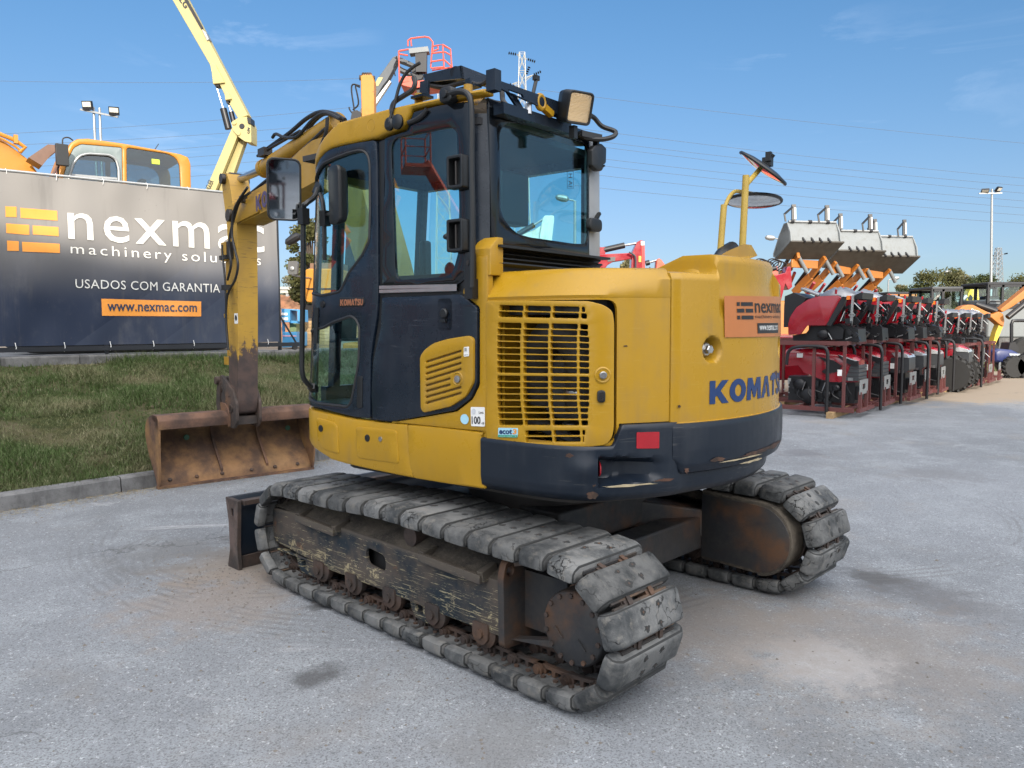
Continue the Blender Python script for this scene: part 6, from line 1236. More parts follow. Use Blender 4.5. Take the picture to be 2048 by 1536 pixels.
def lamp(px, D, label, zb=0, arm=(0, 0), head=(0, 0), mat='galv', top=None, r=.045):
    a = at(*px, D); rt_ = tag(empty('street_lamp', (a.x, D, zb)), label, 'street lamp', 'street lamps'); R_ = Rel(rt_); b = MB(); b.tube([V((a.x, D, zb)), a], [r * 1.3, r], 8); b.tube(spline([a, at(*arm, D), at(*head, D)], 4), r * .6, 8); R_(b, 'post', M[mat])
    h = at(*head, D); d = (at(*head, D) - at(*arm, D)).normalized(); b = MB(); b.lathe([(.02, -.12), (.10, -.05), (.12, .1), (.09, .28), (.02, .34)], h - d * .05, d, 10); R_(b, 'lamp_head', M[mat]); return rt_
lamp((606, 469), 20, 'dark street lamp with a flat head beside the banner edge', 1.08, (600, 470), (590, 476), 'blackm', r=.03)
lamp((1560, 479), 34, 'pale street lamp left of the raised grey buckets', 0, (1551, 477), (1543, 476))
lamp((1913, 549), 48, 'small street lamp with its head over the far trees', 0, (1905, 546), (1899, 545))
lamp((1777, 560), 46, 'thin street lamp pointing right above the brown far cab', 0, (1784, 558), (1789, 557))
lamp((1150, 402), 26, 'pale street lamp seen through the rear window of the yellow excavator', 0, (1138, 399), (1128, 397))

# ---- lattice pylons and wires
def pylon(px, ytop, D, wt, wb, zb, label, arms, hgt=None, r=.035, mat='tower'):
    a = at(px, ytop, D); rt_ = tag(empty('lattice_pylon', (a.x, D, zb)), label, 'pylon', 'lattice pylons'); R_ = Rel(rt_); b = MB(); H_ = a.z - zb; n = 16
    def cor(k, f): w = wb + (wt - wb) * f; return V((a.x + (w / 2 if k in (1, 2) else -w / 2), D + (w / 2 if k > 1 else -w / 2), zb + H_ * f))
    for k in range(4): b.tube([cor(k, 0), cor(k, 1)], r, 5)
    for i in range(n):
        f0 = 1 - (1 - i / n) ** 1.0; f1 = (i + 1) / n
        for k in range(4): j = (k + 1) % 4; b.tube([cor(k, f0), cor(j, f1)], r * .6, 4); b.tube([cor(j, f0), cor(k, f1)], r * .6, 4); b.tube([cor(k, f1), cor(j, f1)], r * .6, 4)
    R_(b, 'lattice', M[mat])
    for (x0, y0), (x1, y1) in arms:
        b = MB(); p, q = at(x0, y0, D), at(x1, y1, D); b.tube([p + V((0, -wt / 2, 0)), q], r * .8, 5); b.tube([p + V((0, wt / 2, 0)), q], r * .8, 5); b.tube([p - V((0, 0, wt * .6)), q], r * .6, 5); ar = R_(b, 'cross_arm', M[mat]); b = MB()
        d = (q - p).normalized(); [b.lathe([(.03, -.06), (.14, 0), (.03, .06)], q + d * (.12 + .16 * k), d, 10) for k in range(4)]; R_(b, 'insulator', M['blackm'], ar)
    return rt_
pylon(1044, 106, 60, .42, 1.7, 0, 'tall pale lattice pylon rising behind the excavator cab', (((1040, 110), (1034, 109)), ((1048, 116), (1054, 118)), ((1050, 155), (1052, 150)), ((1048, 158), (1066, 150)), ((1040, 164), (1024, 168)), ((1036, 172), (1030, 172))))
pylon(884, 160, 95, .9, 2.2, 0, 'lattice pylon mostly hidden under the red lift basket', ())
pylon(1997, 496, 140, .7, 2.4, 0, 'small far lattice pylon beside the tall grey mast at the right', (((1997, 510), (2008, 508)), ((1994, 510), (1988, 511))), r=.06, mat='galv')
M['wire'] = plain('aluminium_wire', (.075, .09, .115), .8)
wires = [((0, 162), (720, 157), 'left side, topmost, passing behind the cream boom lift'), ((0, 268), (720, 213), 'second from the top at the left'), ((0, 291), (720, 243), 'third from the top at the left'), ((0, 322), (720, 262), 'fourth from the top at the left'), ((0, 336), (720, 285), 'fifth from the top at the left'), ((0, 352), (720, 305), 'sixth from the top at the left'), ((0, 376), (720, 322), 'lowest at the left, just above the banner'),
         ((1080, 180), (2100, 291), 'topmost at the right, leaving the pylon behind the cab'), ((1150, 256), (2100, 361), 'second from the top at the right'), ((1150, 277), (2100, 376), 'third from the top at the right'), ((1150, 287), (2100, 391), 'fourth from the top at the right'), ((1150, 311), (2100, 406), 'fifth from the top at the right'), ((1150, 325), (2100, 420), 'sixth from the top at the right, crossing the round mirrors'), ((1150, 345), (2100, 434), 'seventh from the top at the right'), ((1150, 371), (2100, 450), 'lowest at the right, above the raised buckets')]
for (x0, y0), (x1, y1), lb in wires:
    a, c = at(x0, y0, 62), at(x1, y1, 70); b = MB(); b.tube([a + (c - a) * (k / 12) - V((0, 0, .9 * 4 * (k / 12) * (1 - k / 12) * .25)) for k in range(13)], .014, 5); tag(b.build('power_line', M['wire']), 'power line ' + lb, 'power line', 'power lines')

# ---- red lift basket on a grey jib
D = 22; bl_ = tag(empty('boom_lift', at(860, 655, D)), 'boom lift with an orange red basket held up on a dark grey jib', 'boom lift'); bl_.location.z = 0; R_ = Rel(bl_)
def zb4(l): return z4(l)
b = MB(); hd2 = D + .85
for l, d in (([(480, 150), (480, 110), (500, 95), (600, 83), (630, 90), (655, 120), (655, 200)], D), ([(415, 185), (480, 172)], D), ([(415, 185), (420, 410)], D), ([(420, 205), (480, 215)], D), ([(655, 150), (725, 138), (735, 300)], D), ([(645, 200), (740, 190)], D), ([(640, 260), (735, 245)], D), ([(640, 305), (735, 298)], D), ([(735, 150), (780, 170), (790, 300)], D + .3), ([(725, 138), (780, 172)], D + .2), ([(740, 190), (785, 215)], D + .2), ([(735, 245), (785, 290)], D + .2), ([(690, 150), (695, 170), (660, 185)], D + .4), ([(480, 110), (500, 100), (505, 150)], D + .5), ([(415, 185), (430, 180), (490, 172)], D + .7), ([(655, 120), (640, 300)], D + .7), ([(790, 298), (650, 320)], D + .7)):
    b.tube([at(x, y, d) for x, y in z4(l)], .022, 6)
pp(b, z4([(420, 365), (525, 362), (525, 395), (420, 410)]), D, .03); pp(b, z4([(420, 405), (660, 385), (790, 385), (795, 405), (520, 445), (430, 420)]), D, .8); R_(b, 'basket', M['redlift'])
b = MB(); pp(b, z4([(485, 165), (620, 150), (628, 185), (490, 200)]), D - .05, .3); pp(b, z4([(530, 200), (612, 190), (610, 330), (535, 330)]), D - .02, .2, 1); R_(b, 'control_panel', [M['greymetal'], M['blackm']])
b = MB(); pp(b, z4([(120, 640), (250, 400), (370, 230), (405, 225), (410, 250), (340, 380), (300, 430), (170, 660)]), D + .3, .3); pp(b, z4([(370, 228), (405, 215), (540, 280), (540, 300), (420, 255)]), D + .3, .25); pp(b, z4([(420, 300), (530, 350), (560, 340), (560, 370), (520, 365), (415, 320)]), D + .3, .25); R_(b, 'jib', plain('jib_grey', (.07, .08, .09), .5), bevel=.01)
b = MB(); pp(b, z4([(160, 640), (350, 390), (360, 400), (200, 640)]), D + .25, .15); R_(b, 'jib_ladder', M['whitep']); b = MB(); pp(b, z4([(238, 430), (270, 370), (305, 370), (270, 430)]), D + .29, .3); R_(b, 'jib_collar', M['cream'])
b = MB()
for l in ([(400, 220), (405, 260), (430, 300), (500, 330), (560, 350)], [(400, 250), (380, 300), (390, 360)], [(520, 330), (560, 310), (600, 330), (580, 380), (550, 390)]): pl(b, z4(l), D + .1, .018, 6, sm_=3)
pp(b, z4([(500, 300), (580, 300), (590, 400), (560, 520), (530, 430)]), D + .1, .3); R_(b, 'hoses', M['blackm'])
b = MB(); p = at(700, 600, D + 1); b.bar(at(*z4([(150, 640)])[0], D + .45), (p.x, D + .6, 1.0), .3, .35); b.box((p.x, D + 1, .8), (2.4, 1.6, .7)); [b.lathe([(.2, -.15), (.42, -.15), (.42, .15), (.2, .15)], (p.x + s, D + .2, .42), (0, 1, 0), 16) for s in (-.8, .8)]; R_(b, 'chassis', M['blackm'])

# ---- orange dipper arm standing behind the cab roof
D = 15; oa = tag(empty('excavator', at(735, 655, D)), 'upright scuffed orange digger arm behind the cab roof with black hoses', 'excavator'); oa.location.z = 0; R_ = Rel(oa)
b = MB(); pp(b, z4([(145, 360), (165, 345), (225, 350), (240, 385), (242, 640), (250, 1500), (140, 1500), (152, 640)]), D, .24); R_(b, 'arm', paint('scuffed_orange', (.46, .185, .013), .45, (.10, .06, .03), .4, .06, scratch=.4, scol=(.1, .07, .04)), bevel=.012)
b = MB(); b.cyl(at(*z4([(138, 372)])[0], D + .12), at(*z4([(245, 378)])[0], D + .12), .05, n=14); [b.cyl(at(*z4([(165 + 16 * k, 348)])[0], D - .0), at(*z4([(165 + 16 * k, 348)])[0], D + .24), .035, n=10) for k in range(4)]; R_(b, 'pin', M['rust'])
b = MB(); [pl(b, z4(l), D + .1, .016, 6, sm_=3) for l in ([(140, 430), (90, 420), (82, 470), (100, 590), (110, 660)], [(140, 440), (110, 430), (120, 480), (130, 560), (90, 600)], [(65, 580), (70, 600), (100, 640)])]; pp(b, z4([(75, 660), (85, 610), (120, 600), (150, 620), (150, 700), (80, 700)]), D + .05, .15); R_(b, 'hoses', M['blackm'])
b = MB(); p = at(735, 655, D); b.box((p.x + .6, D + .8, .75), (2.2, 1.6, .9)); R_(b, 'body', M['orange'], bevel=.05)

# ---- things glimpsed right of the banner
def zs(l): return [(540 + x / 5.12, 420 + y / 5.12) for x, y in l]
D = 15.2; sl_ = tag(empty('scissor_lift', at(585, 690, D)), 'light blue lift with a two-slot rail end beside the banner', 'lift'); R_ = Rel(sl_)
b = MB(); pp(b, zs([(115, 1010), (320, 1020), (325, 1150), (280, 1140), (278, 1030), (205, 1025), (205, 1150), (115, 1150)]), D, .5); pp(b, zs([(125, 1250), (272, 1250), (272, 1400), (125, 1410)]), D, .9); b.bar(at(*zs([(140, 1150)])[0], D + .2), at(*zs([(140, 1260)])[0], D + .2), .05, .05, (1, 0, 0)); b.bar(at(*zs([(200, 1145)])[0], D + .1), at(*zs([(320, 1150)])[0], D + .1), .05, .05); R_(b, 'frame', M['bluelift'], bevel=.006)
b = MB(); pp(b, zs([(115, 1052), (178, 1054), (178, 1078), (115, 1076)]), D - .01, .01); pp(b, zs([(115, 1100), (183, 1102), (183, 1128), (115, 1126)]), D - .01, .01); pp(b, zs([(130, 1283), (270, 1285), (270, 1297), (130, 1295)]), D - .01, .01, 1); R_(b, 'decal', [M['white'], plain('pink_decal', (.6, .35, .45), .5)])
b = MB(); pp(b, zs([(200, 1155), (268, 1155), (268, 1245), (200, 1245)]), D + .3, .3); R_(b, 'tank', plain('green_tank', (.22, .30, .14), .5))
D = 16; tb_ = tag(empty('timber_stack', at(615, 700, D)), 'stack of tan timber planks behind the mirror arm of the excavator', 'timber'); R_ = Rel(tb_)
for k in range(9): y0 = 1135 + k * 36; b = MB(); pp(b, zs([(305 + (k * 7) % 5, y0), (640, y0), (640, y0 + 33), (305 + (k * 7) % 5, y0 + 33)]), D, .25 + .05 * (k % 3)); R_(b, 'plank', M['wood'])
D = 17.5; yl = tag(empty('excavator', at(640, 640, D)), 'bright orange yellow machine body seen between the mirror arm and the cab door', 'excavator'); R_ = Rel(yl)
b = MB(); pp(b, zs([(360, 610), (400, 600), (720, 600), (720, 950), (385, 945), (360, 920), (360, 810)]), D, 1.4); R_(b, 'body', M['orange'], bevel=.03); b = MB(); pp(b, zs([(410, 545), (720, 540), (720, 605), (410, 605)]), D + .2, .8); R_(b, 'top_cover', plain('brown_cover', (.16, .09, .05), .5)); b = MB(); pp(b, zs([(365, 800), (640, 800), (640, 815), (385, 815)]), D - .02, .03); R_(b, 'trim_strip', M['blackm']); b = MB(); pp(b, zs([(350, 960), (700, 950), (700, 1110), (350, 1110)]), D + .2, 1.2); R_(b, 'undercarriage', M['blackm'])
b = MB(); pp(b, zs([(185, 525), (270, 520), (285, 540), (275, 660), (190, 660), (178, 640)]), D - 2, .10, r=.02); pl(b, zs([(228, 665), (280, 678), (330, 690), (420, 700)]), [D - 2, D - 1.9, D - 1.5, D], .02); mrr = R_(b, 'wing_mirror', plain('grey_mirror_back', (.10, .10, .10), .45), bevel=.012); b = MB(); b.lathe([(.05, 0), (.04, .03), (0, .04)], at(*zs([(228, 600)])[0], D - 2), (0, -1, 0), 12); R_(b, 'mirror_boss', M['galv'], mrr)
# bank of red earth with a crash barrier
b = MB(); P = [at(x, y, d) for (x, y), d in zip(((470, 640), (470, 600), (470, 590), (760, 640), (760, 600), (760, 590)), (25, 27, 30, 25, 27, 30))]; g0 = [V((p.x, p.y, z)) for p, z in zip(P, (1.0, 2.4, 2.5) * 2)]; rows = []
for i in range(31): f = i / 30; rows.append([V((g0[0].x + (g0[3].x - g0[0].x) * f, 25 + 6 * k / 8, 1.0 + 1.55 * min(1, k / 4) + .08 * RND.random())) for k in range(9)])
b.grid(rows); tag(b.build('earth_bank', rusty('red_earth', (.30, .13, .06), (.16, .08, .04), (.38, .2, .1), .95, 3, metal=0)), kind='structure')
D = 27; gr_ = tag(empty('crash_barrier', at(585, 600, D)), 'pale metal crash barrier on top of the red earth bank', 'crash barrier'); R_ = Rel(gr_); b = MB()
for y in (808, 836): b = MB(); b.bar(at(*zs([(-300, y - 12)])[0], D), at(*zs([(900, y + 10)])[0], D), .05, .12); R_(b, 'rail', M['tower']); 
for x in (-100, 180, 470): b = MB(); b.bar(at(*zs([(x, 800)])[0], D + .06), at(*zs([(x, 885)])[0], D + .06), .1, .1, (1, 0, 0)); R_(b, 'post', M['galv'])

# ---- trees
def leafm(name, a, c):
    m = NT(name); q = m.noise(1.2, 4, .6); k = m.noise(30, 3); col = m.mix(m.ramp(q, .38, .62), a, c); col = m.mix(m.ramp(k, .35, .7, 0, .5), col, tuple(x * .5 for x in a)); p = m.bsdf(col, .65, spec=.25); tr = m.n('ShaderNodeBsdfTranslucent'); m.l(col, tr.inputs[0]); mm = m.n('ShaderNodeMixShader'); mm.inputs[0].default_value = .3; m.l(p.outputs[0], mm.inputs[1]); m.l(tr.outputs[0], mm.inputs[2]); m.l(mm.outputs[0], m.out.inputs[0]); return m.m
LEAF = [leafm('leaf_olive', (.085, .095, .03), (.13, .125, .05)), leafm('leaf_dark', (.04, .06, .02), (.08, .09, .03)), leafm('leaf_pale', (.14, .14, .07), (.20, .18, .09))]
M['bark'] = plain('bark', (.09, .07, .055), .9, 0, .6)
def tree(x, y, zb, h, w, label, leaf=0, seed=1, dens=1.0, cat='tree', name='tree', bare=.35, ls=.05):
    r = random.Random(seed); n_ = np.random.default_rng(seed); o = tag(empty(name, (x, y, zb)), label, cat, 'trees and bushes beyond the yard'); b = MB()
    b.tube(spline([V((0, 0, 0)), V((r.uniform(-.06, .06) * h, 0, h * .3)), V((r.uniform(-.08, .08) * h, 0, h * .8))], 4), [.035 * h * (1 - .8 * k / 8) for k in range(9)], 7); clumps = []
    for k in range(int(16 * dens)):
        q = r.uniform(0, 6.28); z = h * r.uniform(bare, .97); rad_ = w / 2 * math.sin(math.pi * min(1, max(.12, (1 - (z / h - bare) / (1 - bare)) * .75 + .12))) * r.uniform(.35, 1.0); c = V((rad_ * math.cos(q), rad_ * math.sin(q), z)); b.tube([V((0, 0, z * .6)), c * .6 + V((0, 0, z * .32)), c], [.012 * h, .007 * h, .003 * h], 5); clumps.append((c, r.uniform(.12, .24) * w))
    b.build('trunk', M['bark'], o); tot = []
    for c, s in clumps:
        n = int(230 * (s / (.18 * w)) ** 2); d = n_.normal(size=(n, 3)); d /= np.linalg.norm(d, axis=1)[:, None]; p = np.array(c) + d * (s * n_.uniform(.35, 1.05, (n, 1))) * np.array([1, 1, .8]); a = n_.normal(size=(n, 3)); a /= np.linalg.norm(a, axis=1)[:, None]; e = np.cross(a, n_.normal(size=(n, 3))); e /= np.linalg.norm(e, axis=1)[:, None]; L_ = h * ls * n_.uniform(.5, 1.1, (n, 1)) * .5
        t = np.zeros((n * 6, 3)); t[0::6] = p - a * L_; t[1::6] = p + e * L_ * .5; t[2::6] = p + a * L_; t[3::6] = p - a * L_; t[4::6] = p + a * L_; t[5::6] = p - e * L_ * .5; tot.append(t)
    cr_ = tri_mesh('crown', np.concatenate(tot), LEAF[leaf]); cr_.parent = o; return o
def tpx(px, ytop, D, w, label, zb=0, **k): a = at(px, ytop, D); return tree(a.x, D, zb, a.z - zb, w / FPX * D, label, **k)
tpx(622, 448, 24, 100, 'olive green tree glimpsed between the mirror arm and the cab', 1.1, leaf=0, seed=3, bare=.3, dens=1.6)
tpx(583, 556, 33, 70, 'low pale bush on the earth bank beyond the crash barrier', 1.6, leaf=2, seed=5, cat='bush', name='bush', bare=.1)
tpx(668, 520, 34, 90, 'dark bush on the earth bank hidden behind the cab door', 1.6, leaf=1, seed=6, cat='bush', name='bush', bare=.1)
tpx(1258, 522, 30, 80, 'yellow green bush under the red digger boom', 0, leaf=2, seed=8, cat='bush', name='bush', bare=.2)
for i, (px, yt, w, lf, D, lb) in enumerate(((1752, 568, 30, 2, 50, 'thin pale sapling left of the brown far cab'), (1795, 566, 40, 2, 52, 'pale thin tree just behind the brown far cab'), (1835, 572, 85, 1, 50, 'dark green tree between the brown cab and the black cab'), (1862, 549, 105, 0, 46, 'olive tree rising behind the left of the black cab'), (1893, 545, 100, 0, 48, 'tallest olive tree of the far clump'), (1925, 551, 95, 2, 47, 'pale olive tree right of the tallest one'), (1958, 554, 95, 1, 45, 'dark tree left of the tall grey mast'), (1990, 556, 90, 1, 47, 'dark tree behind the tall grey mast'), (2035, 556, 90, 0, 52, 'olive tree behind the far right cab'))):
    tpx(px, yt, D, w, lb, 0, leaf=lf, seed=20 + i, dens=1.5 if w > 45 else .7, bare=.08 if w > 45 else .4, ls=.045)
rng = np.random.default_rng(9); N = 26000; px_ = rng.uniform(-40, 110, N); dd_ = 75 + rng.uniform(0, 18, N); hh_ = 1.2 + 2.4 * (.5 + .3 * np.sin(px_ * .31) + .25 * np.sin(px_ * .83 + 2)); zz_ = rng.uniform(0, 1, N) ** .7 * hh_; p = np.stack([px_, dd_, zz_], 1); a = rng.normal(size=(N, 3)) * .28; e = rng.normal(size=(N, 3)) * .2; t = np.zeros((N * 3, 3)); t[0::3] = p - a; t[1::3] = p + a; t[2::3] = p + e
tag(tri_mesh('far_scrub', t, LEAF[1]), 'far dark scrub and hedges along the edge of the yard', 'scrub', kind='stuff')

# ---- red and orange diggers behind the counterweight
def zr(l): return [(1180 + x / 5.39, 460 + y / 5.39) for x, y in l]
D = 16; rd = tag(empty('mini_digger', at(1250, 660, D)), 'red mini digger with folded boom between the cab and the tail mirrors', 'excavator'); rd.location.z = 0; R_ = Rel(rd)
b = MB(); pp(b, zr([(-200, 470), (-160, 330), (-40, 270), (110, 262), (370, 250), (440, 245), (465, 280), (440, 312), (250, 342), (190, 378), (120, 470)]), D, .2); R_(b, 'boom', M['redm'], bevel=.01)
b = MB(); pp(b, zr([(435, 620), (450, 300), (458, 240), (508, 130), (545, 108), (590, 120), (598, 620)]), D - .04, .28); R_(b, 'arm', M['redm'], bevel=.01)
b = MB(); b.cyl(at(*zr([(150, 215)])[0], D + .1), at(*zr([(372, 165)])[0], D + .1), .06, n=14); b.cyl(at(*zr([(372, 165)])[0], D + .1), at(*zr([(515, 142)])[0], D + .1), .025, n=10, mi=1); b.box(at(*zr([(130, 225)])[0], D + .1), (.12, .1, .14), mi=2); R_(b, 'cylinder', [M['blackm'], M['steel'], M['redm']])
b = MB(); pp(b, zr([(190, 295), (272, 290), (272, 335), (190, 340)]), D - .01, .01); pp(b, zr([(525, 280), (552, 280), (552, 345), (525, 345)]), D - .06, .01, 1); pp(b, zr([(555, 170), (590, 170), (592, 410), (560, 410)]), D - .06, .02, 2); pp(b, zr([(548, 120), (585, 122), (588, 165), (550, 165)]), D - .055, .02, 3); pl(b, zr([(420, 240), (460, 260), (490, 300), (490, 430)]), D - .1, .02, 6, 0, 3); R_(b, 'decal', [M['greyplastic'], M['yellow2'], plain('bright_red', (.6, .01, .01), .3), M['whitep']])
b = MB(); p = at(1190, 660, D); b.box((p.x, D + .6, .9), (1.5, 1.2, .8)); b.plate(rrect(p.x - .9, 0, p.x + .9, .5, .24, 5), lambda x, z, d: V((x, D + d, z)), 0, .3); R_(b, 'body', M['redm'], bevel=.04)
D = 18; od = tag(empty('mini_digger', at(1330, 660, D)), 'orange digger arm tip showing just over the yellow bonnet', 'excavator'); od.location.z = 0; R_ = Rel(od)
b = MB(); pp(b, zr([(705, 700), (712, 430), (722, 320), (745, 305), (770, 320), (805, 370), (822, 440), (830, 700)]), D, .25); R_(b, 'arm', M['redlift'], bevel=.012); b = MB(); b.cyl(at(*zr([(600, 360)])[0], D + .1), at(*zr([(640, 350)])[0], D + .1), .06, n=12); b.cyl(at(*zr([(640, 350)])[0], D + .1), at(*zr([(725, 325)])[0], D + .1), .025, n=8, mi=1); pp(b, zr([(640, 430), (648, 395), (660, 430), (700, 425), (700, 470), (640, 470)]), D + .05, .1); R_(b, 'cylinder', [M['blackm'], M['steel']]); b = MB(); p = at(1330, 660, D); b.box((p.x, D + .8, .8), (1.6, 1.2, 1.2)); R_(b, 'body', M['redlift'], bevel=.04)
def zq(l): return [(1530 + x / 3.2, 380 + y / 3.2) for x, y in l]
D = 15.5
for lb, off, mt in (('red mini digger nearest the counterweight, behind the first tractor crate', 0, 'redm'), ('orange mini digger with coiled hoses behind the counterweight', -26, 'redlift')):
    md_ = tag(empty('mini_digger', at(1570 + off, 660, D - off * .05)), lb, 'excavator'); md_.location.z = 0; R_ = Rel(md_); d = D - off * .06
    b = MB(); pp(b, [(x + off, y) for x, y in zq([(-40, 720), (-60, 560), (0, 530), (70, 545), (130, 530), (145, 490), (165, 490), (175, 620), (150, 640), (130, 600), (100, 720)])], d, .25); R_(b, 'boom', M[mt], bevel=.01)
    b = MB(); b.cyl(at(*[(x + off, y) for x, y in zq([(-40, 525)])][0], d - .05), at(*[(x + off, y) for x, y in zq([(70, 500)])][0], d - .05), .05, n=10); [pl(b, [(x + off + k * 5, y + k * 2) for x, y in zq([(0, 490), (15, 455), (45, 440), (85, 450), (80, 480), (40, 500), (10, 480)])], d + .1 * k, .013, 5, 0, 3) for k in range(4)]; R_(b, 'hoses', M['blackm'])
    b = MB(); p = at(1560 + off, 660, d); b.box((p.x, d + .7, .85), (1.3, 1.2, .9)); R_(b, 'body', M[mt], bevel=.04)

# ---- three loaders with raised buckets
def loader(off, D, label, arms, bucket, w):
    px = bucket[0]; o = at(px - 60, 660, D); ld = tag(empty('loader', (o.x, D, 0)), label, 'loader', 'loaders with raised buckets'); R_ = Rel(ld)
    B0 = at(*bucket, D); ax = V((.985, .17, 0)); fw = V((.42, -.91, 0)); up_ = V((0, 0, 1)); s = D / 24
    F_ = lambda a, z, d: B0 + ax * d + fw * (a * s) + up_ * (z * s)
    prof = [(0, 0), (.10, -.30), (.14, -.56), (-.42, -1.02), (-.50, -.98), (-.50, -.90), (-.30, -.40), (-.10, -.04)]
    b = MB(); b.plate(prof, F_, 0, w, b=0); [b.plate([(.02, 0), (.16, -.30), (.20, -.57), (-.40, -1.06), (-.54, -1.0), (-.54, -.90), (-.32, -.38), (-.12, -.02)], F_, l, l + .04) for l in (0, w - .04)]; bk_ = R_(b, 'bucket', M['greymetal'], smooth=30)
    b = MB(); b.plate([(.18, -.56), (.20, -.60), (-.42, -1.08), (-.46, -1.05)], F_, .0, w + .10); [b.plate([(.08, -.40), (.24, -.58), (.22, -.62), (.10, -.56)], F_, w * f, w * f + .05, mi=1) for f in (.25, .42, .58, .75)]; R_(b, 'cutting_edge', [M['bladem'], M['blackm']], bk_)
    b = MB(); b.cyl(F_(.02, .03, .05), F_(.02, .03, w - .05), .035, n=10); [b.cyl(F_(.02, .03, w * f - .05), F_(.02, .03, w * f + .05), .055, n=10, mi=1) for f in (.1, .45, .8)]; R_(b, 'hinge_bar', [M['galv'], M['blackm']], bk_)
    for f in (.14, .80):
        b = MB(); b.bar(F_(.0, .03, w * f), F_(-.02, .55, w * f), .07, .12, (1, 0, 0)); b.bar(F_(.03, .1, w * f + .02), F_(.01, .45, w * f + .02), .05, .05, (1, 0, 0), 1); b.bar(F_(-.02, .50, w * f), F_(.05, .24, w * f - .34), .05, .05); b.bar(F_(.05, .26, w * f - .34), F_(.06, .02, w * f - .30), .04, .04, (1, 0, 0)); R_(b, 'clamp_arm', [M['blackm'], M['galv']], bk_)
    for (a, c), dd in zip(arms, (0.0, .9)):
        b = MB(); p, q = at(*a, D + .2 + dd * .3), at(*c, D + 1.3 + dd * .3); m = (p + q) / 2 + V((.05, 0, -.06)); b.bar(p, m, .10, .20 * s); b.bar(m, q + V((0, 0, -.10)), .10, .26 * s); R_(b, 'lift_arm', M['caseo'], bevel=.02)
        for c0_, c1_, r_, mt_ in ((m + V((-.05, .1, .22)), q + V((.1, .1, .15)), .06 * s, 'blackm'), (p + V((0, .05, -.02)), p + V((.32, .15, -.50)), .06 * s, 'greymetal'), (m + V((.15, .1, -.2)), q + V((.35, .1, -.3)), .05, 'redm')): b = MB(); b.cyl(c0_, c1_, r_, n=12); R_(b, 'cylinder', M[mt_])
    p0, p1 = at(*arms[0][0], D + .2), at(*arms[1][0], D + .5); b = MB(); b.bar(p0 + V((-.18, .1, -.24)), p1 + V((-.18, .1, -.22)), .06, .26 * s); R_(b, 'cross_beam', M['caseo'], bevel=.02)
    b = MB(); q = at(*arms[0][1], D + 1.4); b.box((q.x + .2, D + 2.2, 1.6), (1.6, 1.8, 1.3)); R_(b, 'body', M['caseo'], bevel=.06)
    for s_ in (-.5, .9): b = MB(); b.lathe([(.25, -.2), (.5, -.2), (.55, -.1), (.55, .1), (.5, .2), (.25, .2)], (q.x + s_, D + 1.4, .55), (0, 1, 0), 20); R_(b, 'wheel', M['tyre'])
loader(0, 23, 'nearest loader with orange arms holding its grey bucket highest and furthest left', ((zq([(215, 415)])[0], zq([(100, 530)])[0]), (zq([(385, 430)])[0], zq([(185, 640)])[0])), (1573, 445), 1.62)
loader(1, 25.5, 'middle loader with its grey bucket raised between two others', ((zq([(450, 455)])[0], zq([(260, 640)])[0]), (zq([(590, 470)])[0], zq([(370, 680)])[0])), (1668, 463), 1.62)
loader(2, 28, 'furthest loader with its grey bucket lowest and furthest right', ((zq([(650, 490)])[0], zq([(480, 640)])[0]), (zq([(795, 500)])[0], zq([(590, 680)])[0])), (1737, 474), 1.78)

# ---- tractors packed in steel crates
ROW0 = V((5.47, 12.45, 0)); RDIR = V((.687, .727, 0)); NH = -38.0
def mk(name, label, cat, pos, group, rz=None): o = empty(name, pos, rad(NH if rz is None else rz)); return tag(o, label, cat, group)
XZ = lambda x, z, d: V((x, d, z))
def crate(pos, label, L0=-2.0, hs_=1.0):
    o = mk('steel_crate', label, 'crate', pos, 'steel tractor crates'); o.scale.z = hs_; W_ = 1.16
    for x in (0, -.62, L0):
        for y in (0, W_):
            b = MB(); b.bar((x - .14 if x == 0 else x, y, .10), (x - .14 if x == 0 else x, y, 1.24), .045, .045, (1, 0, 0)); b.build('upright', M['crate'], o)
    for z in (.13, 1.22):
        b = MB()
        for y in (0, W_): b.bar((L0, y, z), (0.02 if z < 1 else -.10, y, z), .06, .07)
        for x in (L0, -.9, -.14): b.bar((x, 0, z), (x, W_, z), .055, .055)
        b.build('rail', M['crate'], o)
    b = MB(); b.bar((.06, .12, .12), (.06, W_ - .1, .12), .06, .06); b.bar((.06, .22, .12), (.06, .22, .42), .05, .05, (1, 0, 0)); b.bar((.06, .62, .12), (.06, .62, .42), .05, .05, (1, 0, 0)); b.plate(rrect(.16, .38, .66, .62, .01), lambda x, z, d: V((.06 + d, x, z)), 0, .012, [rrect(.32, .46, .50, .55, .005)], mi=1); b.build('front_bracket', [M['crate'], M['galv']], o)
    b = MB(); b.box((-.3, .5, .05), (.1, 1.4, .10)); b.build('timber_block', M['wood'], o); b = MB(); b.box((-1.6, .5, .05), (.1, 1.4, .10)); b.build('timber_block', M['wood'], o)
    return o
def ppx(pts): return [((x - 835) / 5.12 * .00835, .12 + (1375 - y) / 5.12 * .00835) for x, y in pts]     # measured on the nearest unit's side
